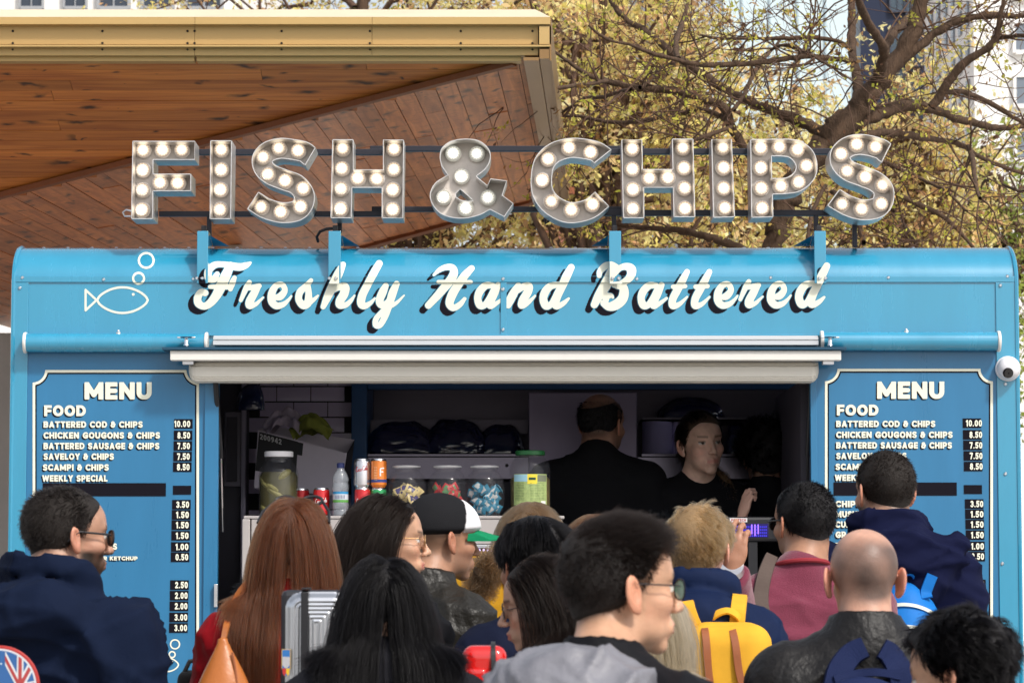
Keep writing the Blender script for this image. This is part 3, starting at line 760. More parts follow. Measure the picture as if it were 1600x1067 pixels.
# ---------------- letters
m_face = mat('letter_face_metal', (0.80, 0.73, 0.67), 0.5, metal=0.15, noise=0.12, nscale=20)
m_ret = mat('letter_return_metal', (0.70, 0.68, 0.66), 0.36, metal=0.8, noise=0.12, nscale=25, rvar=0.1)
def bulb_mat(name, c_hot, c_mid, c_rim, strength):
    m = bpy.data.materials.new(name); m.use_nodes = True; nt = m.node_tree; ns = nt.nodes; ls = nt.links; b = ns['Principled BSDF']
    b.inputs['Base Color'].default_value = (0.5, 0.46, 0.42, 1); b.inputs['Roughness'].default_value = 0.12; b.inputs['Coat Weight'].default_value = 0.6
    tc = ns.new('ShaderNodeTexCoord'); sp = ns.new('ShaderNodeSeparateXYZ'); ls.new(tc.outputs['Object'], sp.inputs[0])
    cb = ns.new('ShaderNodeCombineXYZ'); ls.new(sp.outputs['X'], cb.inputs['X']); ls.new(sp.outputs['Z'], cb.inputs['Y'])
    ln = ns.new('ShaderNodeVectorMath'); ln.operation = 'LENGTH'; ls.new(cb.outputs[0], ln.inputs[0])
    rp = ns.new('ShaderNodeValToRGB'); dv = ns.new('ShaderNodeMath'); dv.operation = 'DIVIDE'; dv.inputs[1].default_value = 0.031
    ls.new(ln.outputs['Value'], dv.inputs[0]); ls.new(dv.outputs[0], rp.inputs[0])
    e = rp.color_ramp.elements; e[0].position = 0.0; e[0].color = c_hot + (1,); e[1].position = 1.0; e[1].color = c_rim + (1,)
    x = rp.color_ramp.elements.new(0.46); x.color = c_hot + (1,)
    x = rp.color_ramp.elements.new(0.72); x.color = c_mid + (1,)
    x = rp.color_ramp.elements.new(0.9); x.color = c_rim + (1,)
    an = ns.new('ShaderNodeMath'); an.operation = 'ARCTAN2'; ls.new(sp.outputs['X'], an.inputs[0]); ls.new(sp.outputs['Z'], an.inputs[1])
    mu = ns.new('ShaderNodeMath'); mu.operation = 'MULTIPLY'; mu.inputs[1].default_value = 14; ls.new(an.outputs[0], mu.inputs[0])
    co = ns.new('ShaderNodeMath'); co.operation = 'COSINE'; ls.new(mu.outputs[0], co.inputs[0])
    # facets: brightness ripples in the outer ring
    rg = ns.new('ShaderNodeMath'); rg.operation = 'SUBTRACT'; rg.inputs[1].default_value = 0.74; ls.new(dv.outputs[0], rg.inputs[0])
    r2 = ns.new('ShaderNodeMath'); r2.operation = 'ABSOLUTE'; ls.new(rg.outputs[0], r2.inputs[0])
    r3 = ns.new('ShaderNodeMapRange'); r3.inputs['From Min'].default_value = 0.05; r3.inputs['From Max'].default_value = 0.16; r3.inputs['To Min'].default_value = 0.35; r3.inputs['To Max'].default_value = 0.0
    ls.new(r2.outputs[0], r3.inputs['Value'])
    m3 = ns.new('ShaderNodeMath'); m3.operation = 'MULTIPLY'; ls.new(r3.outputs[0], m3.inputs[0]); ls.new(co.outputs[0], m3.inputs[1])
    ad = ns.new('ShaderNodeMath'); ad.operation = 'ADD'; ad.inputs[1].default_value = 1.0; ls.new(m3.outputs[0], ad.inputs[0])
    st = ns.new('ShaderNodeMath'); st.operation = 'MULTIPLY'; st.inputs[1].default_value = strength; ls.new(ad.outputs[0], st.inputs[0])
    oi = ns.new('ShaderNodeObjectInfo'); mv = ns.new('ShaderNodeMapRange'); mv.inputs['To Min'].default_value = strength * 0.72; mv.inputs['To Max'].default_value = strength * 1.15; ls.new(oi.outputs['Random'], mv.inputs['Value']); ls.new(mv.outputs[0], st.inputs[1])
    ls.new(rp.outputs[0], b.inputs['Emission Color']); ls.new(st.outputs[0], b.inputs['Emission Strength'])
    return m
m_bw = bulb_mat('warm_bulb', (1.0, 0.86, 0.64), (0.30, 0.215, 0.145), (0.155, 0.122, 0.094), 1.8)
m_bc = bulb_mat('cool_bulb', (1.0, 0.97, 0.88), (0.26, 0.26, 0.22), (0.13, 0.13, 0.11), 1.8)
def bulb_mesh(m, R0=0.0305):
    mb = MB(); mb.smooth = True; N = 28
    prof_ = [(R0 * 1.0, 0.0), (R0 * 1.02, 0.010), (R0 * 0.97, 0.017), (R0 * 0.84, 0.022), (R0 * 0.70, 0.019), (R0 * 0.60, 0.021), (R0 * 0.45, 0.027), (R0 * 0.2, 0.031), (0.0005, 0.032)]
    for i, (r, h) in enumerate(prof_):
        for k in range(N):
            w = 2 * math.pi * k / N; q = h + (0.0022 if (k % 2 == 0 and i in (3, 4)) else 0)
            mb.v.append((r * math.sin(w), -q, r * math.cos(w)))
    for i in range(len(prof_) - 1):
        for k in range(N):
            a0 = i * N + k; a1 = i * N + (k + 1) % N; mb.f.append((a0, a1, a1 + N, a0 + N))
    me = mb.mesh('bulb', 50); me.materials.append(m); return me
me_bw, me_bc = bulb_mesh(m_bw), bulb_mesh(m_bc, 0.0325)
m_sock = mat('bulb_socket', (0.6, 0.55, 0.5), 0.3, metal=0.7)
sock = MB().lathe([(0.034, 0.0), (0.034, 0.004), (0.030, 0.005)], (0, 0, 0), (0, -1, 0), 24).mesh('socket_ring'); sock.materials.append(m_sock)
def zz(ox, oy, pts): return [(ox + x / 5.0, oy + y / 5.0) for x, y in pts]
def marquee(name_txt, label, D, xs, ys, bulbs, cool=False, tilt=0.0):
    loops = [simplify(l, 0.12) for l in contour(D, xs, ys)]
    loops = [l for l in loops if len(l) >= 4]
    allp = np.concatenate(loops); cx, cy = allp.mean(0)
    c0 = P(cx, cy, YSG)
    root = empty('marquee_letter', (c0.x, YSG, c0.z), label, 'letter sign', 'light bulb letters of the roof sign')
    # return walls with thickness
    mb = MB(); mb.smooth = True
    for lp in loops:
        p0 = Pn(lp[:, 0], lp[:, 1], np.full(len(lp), YSG)) - np.array(c0)
        n = len(p0); b0 = len(mb.v)
        a = np.sum(lp[:, 0] * np.roll(lp[:, 1], -1) - lp[:, 1] * np.roll(lp[:, 0], -1))
        nx = np.roll(p0, -1, 0) - np.roll(p0, 1, 0); nrm = np.stack([nx[:, 2], np.zeros(n), -nx[:, 0]], -1); nrm /= np.linalg.norm(nrm, axis=1)[:, None] + 1e-9
        # thickness to the inside of the letter
        s_ = 1.0
        tst = lp.mean(0)
        q = lp + np.stack([nrm[:, 0], -nrm[:, 2]], -1) * 1.0
        from_i = np.clip(((q[:, 0] - xs[0]) / (xs[1] - xs[0])).astype(int), 0, len(xs) - 1); from_j = np.clip(((q[:, 1] - ys[0]) / (ys[1] - ys[0])).astype(int), 0, len(ys) - 1)
        if np.mean(D[from_i, from_j]) > 0: s_ = -1.0
        p1 = p0 + nrm * s_ * 0.0032
        for arr, y in ((p0, 0.0), (p0, DEP), (p1, DEP), (p1, 0.0)):
            mb.v += [(v[0], y, v[2]) for v in arr]
        for r in range(4):
            for k in range(n):
                k2 = (k + 1) % n; A = b0 + r * n; Bn = b0 + ((r + 1) % 4) * n
                mb.f.append((A + k, A + k2, Bn + k2, Bn + k))
    mb.build('letter_return', m_ret, root)
    V, F = fill_mesh(D, xs, ys, 0.6); p3 = Pn(V[:, 0], V[:, 1], np.full(len(V), YSG)) - np.array(c0)
    # front and back of the face plate
    vf = [(v[0], REC, v[2]) for v in p3]
    me = bpy.data.meshes.new('letter_face'); me.from_pydata(vf, [], [tuple(reversed(f)) for f in F]); me.update()
    link('letter_face', me, m_face, root)
    vb = [(v[0], DEP - 0.004, v[2]) for v in p3]
    me = bpy.data.meshes.new('back_plate'); me.from_pydata(vb, [], F); me.update()
    link('back_plate', me, m_ret, root)
    for bx, by in bulbs:
        k = YSG + REC - 0.02
        pb = P(bx, by, k)
        o = link('bulb', me_bc if cool else me_bw, None, root); o.location = (pb.x - c0.x, REC - 0.006, pb.z - c0.z)
        o.rotation_euler = (R(random.uniform(-3, 3)), random.uniform(0, 6.28), R(random.uniform(-3, 3)))
        q = link('socket_ring', sock, None, o); q.location = (0, 0.004, 0)
    return root
G1 = (190, 200); G2 = (500, 200); G3 = (810, 200); G4 = (1090, 200)
def polyD(pts, st=0.5):
    pts = np.array(pts); xs, ys, Xg, Yg = grid2(pts[:, 0].min() - 3, pts[:, 0].max() + 3, pts[:, 1].min() - 3, pts[:, 1].max() + 3, st)
    return sd_poly(Xg, Yg, pts), xs, ys
D, xs, ys = polyD(zz(*G1, [(85, 102), (572, 102), (572, 250), (248, 250), (248, 358), (543, 358), (543, 495), (246, 495), (246, 712), (74, 712)]))
marquee('F', 'bulb lit metal letter F, first letter of the roof sign', D, xs, ys, zz(*G1, [(168, 172), (318, 172), (470, 172), (165, 328), (298, 427), (440, 430), (163, 485), (160, 640)]))
D, xs, ys = polyD(zz(*G1, [(692, 98), (862, 98), (855, 712), (688, 712)]))
marquee('I', 'bulb lit metal letter I between F and S', D, xs, ys, zz(*G1, [(778, 170), (778, 325), (773, 482), (770, 637)]))
def strokeD(pts, hw, clip=None, st=0.5, extra=None):
    c = catmull([(x, y, hw) for x, y in pts], 8) if len(pts[0]) == 2 else catmull(pts, 8)
    xs, ys, Xg, Yg = grid2(c[:, 0].min() - hw - 6, c[:, 0].max() + hw + 6, c[:, 1].min() - hw - 6, c[:, 1].max() + hw + 6, st)
    D = sd_stroke(Xg, Yg, c)
    if clip:      # half planes keep side: (x0,y0,nx,ny): keep where (p-p0).n<0 ; only near radius
        for (x0, y0, nx, ny, rr) in clip:
            l = math.hypot(nx, ny); h = ((Xg - x0) * nx + (Yg - y0) * ny) / l
            near = np.hypot(Xg - x0, Yg - y0) < rr
            D = np.where(near, np.maximum(D, h), D)
    return D, xs, ys
sp_ = zz(*G1, [(1464, 216), (1420, 185), (1330, 168), (1240, 160), (1150, 185), (1100, 240), (1110, 310), (1170, 365), (1270, 405), (1370, 445), (1425, 520), (1415, 600), (1360, 650), (1250, 662), (1130, 630), (1055, 585), (1000, 552)])
sp_ = [(x, y, 16.2) for x, y in sp_]
D, xs, ys = strokeD(sp_, 16.2, clip=[(190 + 1470 / 5, 200 + 235 / 5, 1.0, 0.58, 25), (190 + 1020 / 5, 200 + 572 / 5, -0.95, -0.62, 25)])
marquee('S', 'bulb lit metal letter S between I and H', D, xs, ys, zz(*G1, [(1380, 178), (1230, 158), (1102, 228), (1145, 362), (1280, 412), (1418, 472), (1396, 615), (1245, 655), (1092, 617)]))
D, xs, ys = polyD(zz(*G2, [(96, 90), (262, 90), (262, 325), (492, 325), (492, 92), (656, 92), (650, 705), (482, 705), (482, 468), (252, 468), (246, 705), (82, 705)]))
marquee('H', 'bulb lit metal letter H left of the ampersand', D, xs, ys, zz(*G2, [(177, 162), (577, 163), (172, 317), (575, 322), (295, 392), (443, 397), (165, 475), (570, 482), (163, 632), (568, 637)]))
# ampersand outline
amp = [(1085, 88), (1160, 85), (1240, 98), (1300, 140), (1333, 200), (1325, 270), (1285, 330), (1222, 378), (1308, 448), (1332, 395), (1462, 412), (1425, 525), (1512, 590), (1440, 695), (1328, 638), (1250, 680), (1150, 705), (1050, 705), (950, 675), (885, 610), (858, 540), (868, 480), (910, 420), (998, 368), (950, 300), (935, 230), (950, 160), (1010, 108)]
aout = amp[:8] ; 
def smooth_seg(p, n=6): return [tuple(q) for q in catmull(p, n)]
poly = smooth_seg(amp[0:8]) + amp[8:14] + smooth_seg(amp[14:24]) + smooth_seg(amp[24:28] + [amp[0]])
poly = zz(*G2, poly); xs, ys, Xg, Yg = grid2(668, 806, 212, 346, 0.5)
D = sd_poly(Xg, Yg, poly); hole = zz(*G2, [(1095, 480), (1197, 568), (1150, 572), (1100, 562), (1065, 540), (1062, 512)])
D = np.maximum(D, -sd_poly(Xg, Yg, hole))
marquee('&', 'grey metal ampersand with seven white bulbs, middle of the roof sign', D, xs, ys, zz(*G2, [(1041, 200), (1226, 202), (1106, 378), (966, 540), (1312, 543), (1136, 627)]), cool=True)
cp_ = zz(*G3, [(665, 228), (605, 185), (500, 162), (395, 158), (280, 195), (205, 270), (180, 385), (190, 500), (250, 590), (350, 650), (440, 662), (560, 630), (655, 555)])
cp_ = [(x, y, w) for (x, y), w in zip(cp_, [17, 16, 15.8, 15.6, 16, 16.4, 16.6, 16.6, 16.6, 16.6, 16.2, 16, 16])]
D, xs, ys = strokeD(cp_, 16.5, clip=[(810 + 615 / 5, 200 + 260 / 5, 0.62, 0.78, 32), (810 + 640 / 5, 200 + 540 / 5, 0.72, -0.70, 32)])
marquee('C', 'bulb lit metal letter C right of the ampersand', D, xs, ys, zz(*G3, [(565, 190), (393, 155), (233, 243), (185, 407), (258, 573), (413, 640), (578, 597)]))
D, xs, ys = polyD(zz(*G3, [(805, 92), (968, 92), (972, 322), (1205, 322), (1200, 85), (1367, 85), (1382, 697), (1212, 697), (1208, 467), (982, 467), (984, 705), (818, 705)]))
marquee('H', 'bulb lit metal letter H between C and I', D, xs, ys, zz(*G3, [(888, 163), (1286, 155), (890, 320), (1295, 312), (1022, 393), (1166, 388), (895, 478), (1297, 470), (898, 633), (1302, 627)]))
D, xs, ys = polyD(zz(*G4, [(108, 90), (268, 88), (292, 697), (122, 702)]))
marquee('I', 'bulb lit metal letter I between H and P', D, xs, ys, zz(*G4, [(197, 153), (202, 312), (205, 470), (212, 625)]))
pp = zz(*G4, [(412, 88)] + smooth_seg([(700, 85), (800, 100), (890, 165), (932, 255), (930, 360), (880, 440), (790, 500), (680, 518)]) + [(588, 520), (592, 697), (420, 702)])
xs, ys, Xg, Yg = grid2(1168, 1282, 214, 344, 0.5)
D = sd_poly(Xg, Yg, pp)
hp = zz(*G4, [(580, 222)] + smooth_seg([(650, 222), (720, 235), (765, 290), (755, 345), (700, 385), (640, 392)]) + [(582, 392)])
D = np.maximum(D, -sd_poly(Xg, Yg, hp))
marquee('P', 'bulb lit metal letter P between I and the last S', D, xs, ys, zz(*G4, [(490, 155), (638, 148), (780, 170), (852, 297), (790, 423), (648, 453), (494, 312), (497, 470), (505, 627)]))
s2 = zz(*G4, [(1466, 193), (1430, 165), (1340, 138), (1245, 130), (1165, 155), (1118, 205), (1120, 270), (1180, 335), (1290, 378), (1390, 420), (1450, 480), (1450, 570), (1400, 625), (1290, 640), (1180, 610), (1090, 560), (1035, 525)])
D, xs, ys = strokeD([(x, y, 16.2) for x, y in s2], 16.2, clip=[(1090 + 1473 / 5, 200 + 205 / 5, 1.0, 0.5, 25), (1090 + 1048 / 5, 200 + 560 / 5, -0.92, -0.68, 25)])
marquee('S', 'bulb lit metal letter S at the right end of the roof sign', D, xs, ys, zz(*G4, [(1390, 148), (1243, 130), (1120, 203), (1170, 338), (1308, 383), (1447, 445), (1433, 592), (1280, 632), (1128, 595)]))
# ================================================================ pavilion roof behind the trailer
YR = 15.0
F1 = P(803, 93, YR); zA = F1.z
ang = R(-17.5)
nA = Vector((0, -math.sin(ang), math.cos(ang)))            # plane A contains X axis and (0,cos,sin)
F2 = ray_plane(0, 301, F1, nA)
Ddir = (P(950, 790, 1.0) - Vector((0, 0, CAM_Z))).normalized()
fold = (F2 - F1).normalized()
nB = fold.cross(Ddir).normalized()
if nB.z < 0: nB = -nB
pav = empty('pavilion_roof', (F1.x - 2, YR + 2, zA), 'large timber lined canopy roof with bronze metal fascia behind the trailer', 'canopy roof')
PO = Vector(pav.location)
def pp_(mb, name, m, bevel=0.0, label=None, kind=None):
    o = mb.build(name, m, None, bevel); o.parent = pav; o.location = Vector(o.location) - PO
    if label: o['label'] = label
    if kind: o['kind'] = kind
    return o
def wood_mat(name, c1, c2, knot, axis, rough, coat, knot_scale, crack=0.0, nail=0.0):
    m = bpy.data.materials.new(name); m.use_nodes = True; nt = m.node_tree; ns = nt.nodes; ls = nt.links; b = ns['Principled BSDF']
    tc = ns.new('ShaderNodeTexCoord'); oi = ns.new('ShaderNodeObjectInfo')
    mp = ns.new('ShaderNodeMapping'); ls.new(tc.outputs['Object'], mp.inputs['Vector'])
    of = ns.new('ShaderNodeVectorMath'); of.operation = 'SCALE'; of.inputs[0].default_value = (37.0, 91.0, 13.0); ls.new(oi.outputs['Random'], of.inputs['Scale'])
    ls.new(of.outputs[0], mp.inputs['Location'])
    sc = [14.0, 14.0, 14.0]; sc[axis] = 0.9
    mp.inputs['Scale'].default_value = (1, 1, 1)
    m2 = ns.new('ShaderNodeMapping'); m2.inputs['Scale'].default_value = sc; ls.new(mp.outputs[0], m2.inputs['Vector'])
    n1 = ns.new('ShaderNodeTexNoise'); n1.inputs['Scale'].default_value = 1.6; n1.inputs['Detail'].default_value = 7; n1.inputs['Distortion'].default_value = 0.9
    ls.new(m2.outputs[0], n1.inputs['Vector'])
    cr = ns.new('ShaderNodeValToRGB'); ls.new(n1.outputs['Fac'], cr.inputs[0])
    cr.color_ramp.elements[0].position = 0.30; cr.color_ramp.elements[0].color = c1 + (1,)
    cr.color_ramp.elements[1].position = 0.66; cr.color_ramp.elements[1].color = c2 + (1,)
    # knots: stretched voronoi with warped shape
    m3 = ns.new('ShaderNodeMapping'); k3 = [knot_scale] * 3; k3[axis] = knot_scale * 0.42; m3.inputs['Scale'].default_value = k3
    nw = ns.new('ShaderNodeTexNoise'); nw.inputs['Scale'].default_value = 5.0; nw.inputs['Detail'].default_value = 3; ls.new(mp.outputs[0], nw.inputs['Vector'])
    mx = ns.new('ShaderNodeMixRGB'); mx.blend_type = 'ADD'; mx.inputs[0].default_value = 0.22; ls.new(mp.outputs[0], mx.inputs[1]); ls.new(nw.outputs['Color'], mx.inputs[2])
    ls.new(mx.outputs[0], m3.inputs['Vector'])
    vo = ns.new('ShaderNodeTexVoronoi'); vo.voronoi_dimensions = '2D'; vo.inputs['Scale'].default_value = 1.0; ls.new(m3.outputs[0], vo.inputs['Vector'])
    vs = ns.new('ShaderNodeSeparateColor'); ls.new(vo.outputs['Color'], vs.inputs[0])
    kr = ns.new('ShaderNodeMapRange'); kr.inputs['To Min'].default_value = 0.02; kr.inputs['To Max'].default_value = 0.36; ls.new(vs.outputs[0], kr.inputs['Value'])
    lt = ns.new('ShaderNodeMapRange'); lt.interpolation_type = 'SMOOTHSTEP'
    ls.new(vo.outputs['Distance'], lt.inputs['Value']); ls.new(kr.outputs[0], lt.inputs['From Max']); lt.inputs['From Min'].default_value = 0.0
    lt.inputs['To Min'].default_value = 1.0; lt.inputs['To Max'].default_value = 0.0
    mk = ns.new('ShaderNodeMixRGB'); ls.new(lt.outputs[0], mk.inputs[0]); ls.new(cr.outputs[0], mk.inputs[1]); mk.inputs[2].default_value = knot + (1,)
    col = mk.outputs[0]
    if crack > 0:
        m4 = ns.new('ShaderNodeMapping'); s4 = [2.0] * 3; s4[axis] = 9.0; s4[2] = 2.0; m4.inputs['Scale'].default_value = s4; ls.new(mp.outputs[0], m4.inputs['Vector'])
        n4 = ns.new('ShaderNodeTexNoise'); n4.inputs['Scale'].default_value = 1.0; n4.inputs['Detail'].default_value = 8; n4.inputs['Roughness'].default_value = 0.62; ls.new(m4.outputs[0], n4.inputs['Vector'])
        a1 = ns.new('ShaderNodeMath'); a1.operation = 'SUBTRACT'; a1.inputs[1].default_value = 0.5; ls.new(n4.outputs['Fac'], a1.inputs[0])
        a2 = ns.new('ShaderNodeMath'); a2.operation = 'ABSOLUTE'; ls.new(a1.outputs[0], a2.inputs[0])
        a3 = ns.new('ShaderNodeMapRange'); a3.inputs['From Max'].default_value = 0.014; a3.inputs['To Min'].default_value = crack; a3.inputs['To Max'].default_value = 0.0; ls.new(a2.outputs[0], a3.inputs['Value'])
        m5 = ns.new('ShaderNodeMixRGB'); ls.new(a3.outputs[0], m5.inputs[0]); ls.new(col, m5.inputs[1]); m5.inputs[2].default_value = (knot[0] * 0.7, knot[1] * 0.7, knot[2] * 0.7, 1); col = m5.outputs[0]
    hs = ns.new('ShaderNodeHueSaturation'); mr = ns.new('ShaderNodeMapRange'); mr.inputs['To Min'].default_value = 0.78; mr.inputs['To Max'].default_value = 1.2
    ls.new(oi.outputs['Random'], mr.inputs['Value']); ls.new(mr.outputs[0], hs.inputs['Value']); ls.new(col, hs.inputs['Color']); ls.new(hs.outputs[0], b.inputs['Base Color'])
    b.inputs['Roughness'].default_value = rough; b.inputs['Coat Weight'].default_value = coat; b.inputs['Coat Roughness'].default_value = 0.18
    bp = ns.new('ShaderNodeBump'); bp.inputs['Strength'].default_value = 0.25; bp.inputs['Distance'].default_value = 0.004; ls.new(n1.outputs['Fac'], bp.inputs['Height']); ls.new(bp.outputs[0], b.inputs['Normal'])
    return m
m_woodA = wood_mat('pine_boards', (0.36, 0.085, 0.013), (0.64, 0.215, 0.040), (0.022, 0.006, 0.003), 0, 0.5, 0.12, 7.5)
m_woodB = wood_mat('varnished_boards', (0.36, 0.095, 0.022), (0.66, 0.225, 0.06), (0.06, 0.016, 0.006), 1, 0.42, 0.12, 6.5, crack=0.5)
m_bronze = mat('bronze_fascia', (0.54, 0.35, 0.135), 0.42, metal=0.25, noise=0.07, nscale=3, stretch=(0.3, 1, 1), rvar=0.08)
m_bronze2 = mat('pale_roof_edge', (0.74, 0.62, 0.44), 0.5, metal=0.1, noise=0.10, nscale=2.2)
m_trimw = mat('wood_trim', (0.20, 0.06, 0.018), 0.5, noise=0.15, nscale=12)
m_void = mat('roof_core', (0.02, 0.012, 0.008), 0.8)
# boards of plane A, running left-right, stepping back
W = 0.117
ca, sa = math.cos(ang), math.sin(ang)
lenA = (F2.y - F1.y) / ca + 0.9
x = 0
nrow = int(lenA / W) + 1
for i in range(nrow):
    d0 = i * W
    cuts = [-6.5]
    xx = -6.5 + random.uniform(0.6, 2.4)
    while xx < F1.x + 0.1: cuts.append(xx); xx += random.uniform(1.6, 3.2)
    # right end just past the fold line
    yy = F1.y + (d0) * ca
    tfold = (yy - F1.y) / (F2.y - F1.y); xr = F1.x + (F2.x - F1.x) * tfold + 0.02
    cuts = [c for c in cuts if c < xr - 0.3] + [xr]
    for a, b_ in zip(cuts[:-1], cuts[1:]):
        if b_ < -3.6: continue
        mb = MB(); c = Vector(((a + b_) / 2, F1.y + (d0 + W / 2) * ca, zA + (d0 + W / 2) * sa + 0.012))
        mb.obox((0, 0, 0), ((b_ - a) / 2 - 0.0012, 0, 0), (0, (W / 2 - 0.0015) * ca, (W / 2 - 0.0015) * sa), tuple(nA * 0.011))
        o = mb.build('soffit_board', m_woodA, pav); o.location = c - PO + nA * random.uniform(-0.0012, 0.0012)
# boards of plane B, running back in depth
side = fold.cross(Ddir); 
perp = (fold - Ddir * fold.dot(Ddir)).normalized()         # across the boards, within plane B
if perp.x > 0: perp = -perp
wB = 0.113
Gr = ray_plane(886, 297, F1, nB); Gl = ray_plane(585, 379, F1, nB); Gl2 = Gr + (Gl - Gr) * 3.2
Rr = ray_plane(845, 95, F1, nB)
def along_to_line(p, A, B):
    """distance along Ddir from p to line AB inside plane B"""
    e = perp; q = lambda v: ((v - p).dot(Ddir), (v - p).dot(e))
    a, b_ = q(A), q(B)
    t = a[1] / (a[1] - b_[1]); return a[0] + (b_[0] - a[0]) * t
start = (F1 - Rr).dot(perp) * 0
off0 = (Rr - F1).dot(perp)
j = 0; off = off0
m_list = []
while off < 4.4:
    base = F1 + perp * (off + wB / 2)
    d_f = along_to_line(base, F1, F2) if off + wB / 2 > 0.0 else along_to_line(base, F1, F1 + Vector((1, 0, 0)))
    d_e = along_to_line(base, Gr, Gl)
    if d_e - d_f > 0.25:
        xx = d_f + 0.03; seg = []
        xx2 = xx + random.uniform(0.8, 3.0)
        while xx2 < d_e - 0.3: seg.append((xx, xx2)); xx = xx2; xx2 += random.uniform(1.5, 3.0)
        seg.append((xx, d_e))
        for a, b_ in seg:
            mb = MB(); mb.obox((0, 0, 0), tuple(perp * (wB / 2 - 0.0018)), (0, (b_ - a) / 2 - 0.001, 0), (0, 0, 0.01))
            # local frame: y along the board
            o = mb.build('varnished_board', m_woodB, pav)
            zax = nB; yax = Ddir; xax = yax.cross(zax)
            Mx = Matrix((xax, yax, zax)).transposed().to_4x4()
            mb2 = MB(); mb2.box(-(wB / 2 - 0.0018), wB / 2 - 0.0018, -(b_ - a) / 2 + 0.001, (b_ - a) / 2 - 0.001, -0.01, 0.01)
            o.data = mb2.mesh('varnished_board'); o.data.materials.append(m_woodB)
            c = F1 + perp * (off + wB / 2) + Ddir * ((a + b_) / 2) + nB * (0.012 + random.uniform(-0.003, 0.003))
            o.matrix_local = Matrix.Translation(c - PO) @ Mx
    off += wB; j += 1
# fold trim
def beam(a, b_, w, h, name, m, up=Vector((0, 0, 1)), par=None):
    a = Vector(a); b_ = Vector(b_); d = (b_ - a); L = d.length; d.normalize(); s_ = d.cross(up).normalized(); u = s_.cross(d)
    mb = MB(); mb.obox((a + b_) / 2, s_ * w / 2, d * L / 2, u * h / 2); return pp_(mb, name, m)
beam(F1 + fold * 0.0 - Vector((0, 0, 0.018)), F2 + fold * 2.2 - Vector((0, 0, 0.018)), 0.05, 0.03, 'fold_trim', m_trimw)
beam(Gr + Ddir * 0.03 - Vector((0, 0, 0.0)), Gl2 + Ddir * 0.03, 0.05, 0.05, 'rear_trim', m_trimw)
beam(Gr + Ddir * 0.16 + Vector((0, 0, 0.02)), Gl2 + Ddir * 0.16 + Vector((0, 0, 0.02)), 0.16, 0.05, 'rear_gutter', m_trimw)
# fascia bands (front)
xl, xr = -6.5, X(860, YR)
def zr(py): return Z(py, YR)
fd = YR - 0.16
for (y0, y1, proud, name, m, xrr) in ((13, 27, 0, 'roof_edge', m_bronze2, X(838, fd)), (27, 38.5, 0, 'fascia_lip', m_bronze, X(861, fd)), (40, 70, 0.05, 'fascia_band', m_bronze, X(842, fd)),
                                   (70.5, 73.5, 0.0, 'fascia_strip', m_bronze, X(861, fd)), (75.5, 87, 0.045, 'fascia_band', m_bronze, X(842, fd)), (88, 96, 0.08, 'soffit_trim', m_bronze, X(815, fd))):
    yb = fd + proud
    mb = MB()
    z0, z1 = Z(y1, yb), Z(y0, yb)
    if name == 'roof_edge':
        # sloping top flashing
        mb.quadbox([(xl, fd, z0), (X(861, fd), fd, z0), (X(861, fd) + .045, YR + 1.2, z0), (xl, YR + 1.2, z0), (xl, fd + 0.22, z1 + 0.035), (X(838, fd), fd + 0.22, z1 + 0.035), (X(838, fd) + .045, YR + 1.2, z1 + 0.035), (xl, YR + 1.2, z1 + 0.035)])
        pp_(mb, name, m)
    else:
        # split in sheets with joints
        js = [xl, X(-620, yb), X(297, yb), X(578, yb) if name != 'soffit_trim' else X(300, yb), xrr] if name != 'fascia_strip' else [xl, xrr]
        js = sorted(set(js))
        for a, b_ in zip(js[:-1], js[1:]):
            if b_ - a > 0.05: pp_(MB().box(a + 0.0006, b_ - 0.0006, yb, YR - 0.003 if proud < 0.1 else YR, z0, z1), name, m, 0.0015)
pp_(MB().box(xl, X(842, YR), YR - 0.10, YR - 0.004, Z(90, YR), Z(38, YR)), 'fascia_core', m_void)
sc_ = MB()
for py in (49, 68, 78):
    for px in (20, 160, 293, 304, 440, 578, 720, 832): 
        sc_.lathe([(0.0065, 0), (0.006, 0.003)], P(px, py, fd + 0.048), (0, -1, 0), 8)
pp_(sc_, 'fascia_screw', m_void, kind='stuff')
# side fascia running back
S0 = Vector((X(842, fd), fd + 0.02, 0)); E = Ddir * 7.5
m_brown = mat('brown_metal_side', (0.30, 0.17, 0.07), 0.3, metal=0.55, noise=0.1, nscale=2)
def side_band(pxa, pxb, pya, pyb, name, m, dz=0.0):
    a = P(pxa, pya, fd + 0.01); b_ = P(pxb, pyb, fd + 0.01)
    mb = MB(); h = Vector((0.004, 0, 0)); v = [Vector((a.x, a.y, b_.z)), Vector((b_.x, a.y, b_.z)), Vector((b_.x, a.y, a.z)), Vector((a.x, a.y, a.z))]
    mb.quadbox([v[0], v[1], v[1] + E, v[0] + E, v[3], v[2], v[2] + E, v[3] + E]); return pp_(mb, name, m)
side_band(842.5, 861, 41, 69.5, 'side_fascia', m_bronze)
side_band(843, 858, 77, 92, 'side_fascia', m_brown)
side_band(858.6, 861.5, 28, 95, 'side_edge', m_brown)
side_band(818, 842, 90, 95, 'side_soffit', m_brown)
pp_(MB().quadbox([Vector((xl, YR + .25, zr(40))), Vector((X(858, YR), YR + .25, zr(40))), Vector((X(858, YR), YR + .25, zr(40))) + E, Vector((xl, YR + .25, zr(40))) + E,
                  Vector((xl, YR + .25, zr(33))), Vector((X(858, YR), YR + .25, zr(33))), Vector((X(858, YR), YR + .25, zr(33))) + E, Vector((xl, YR + .25, zr(33))) + E]), 'roof_deck', m_void)
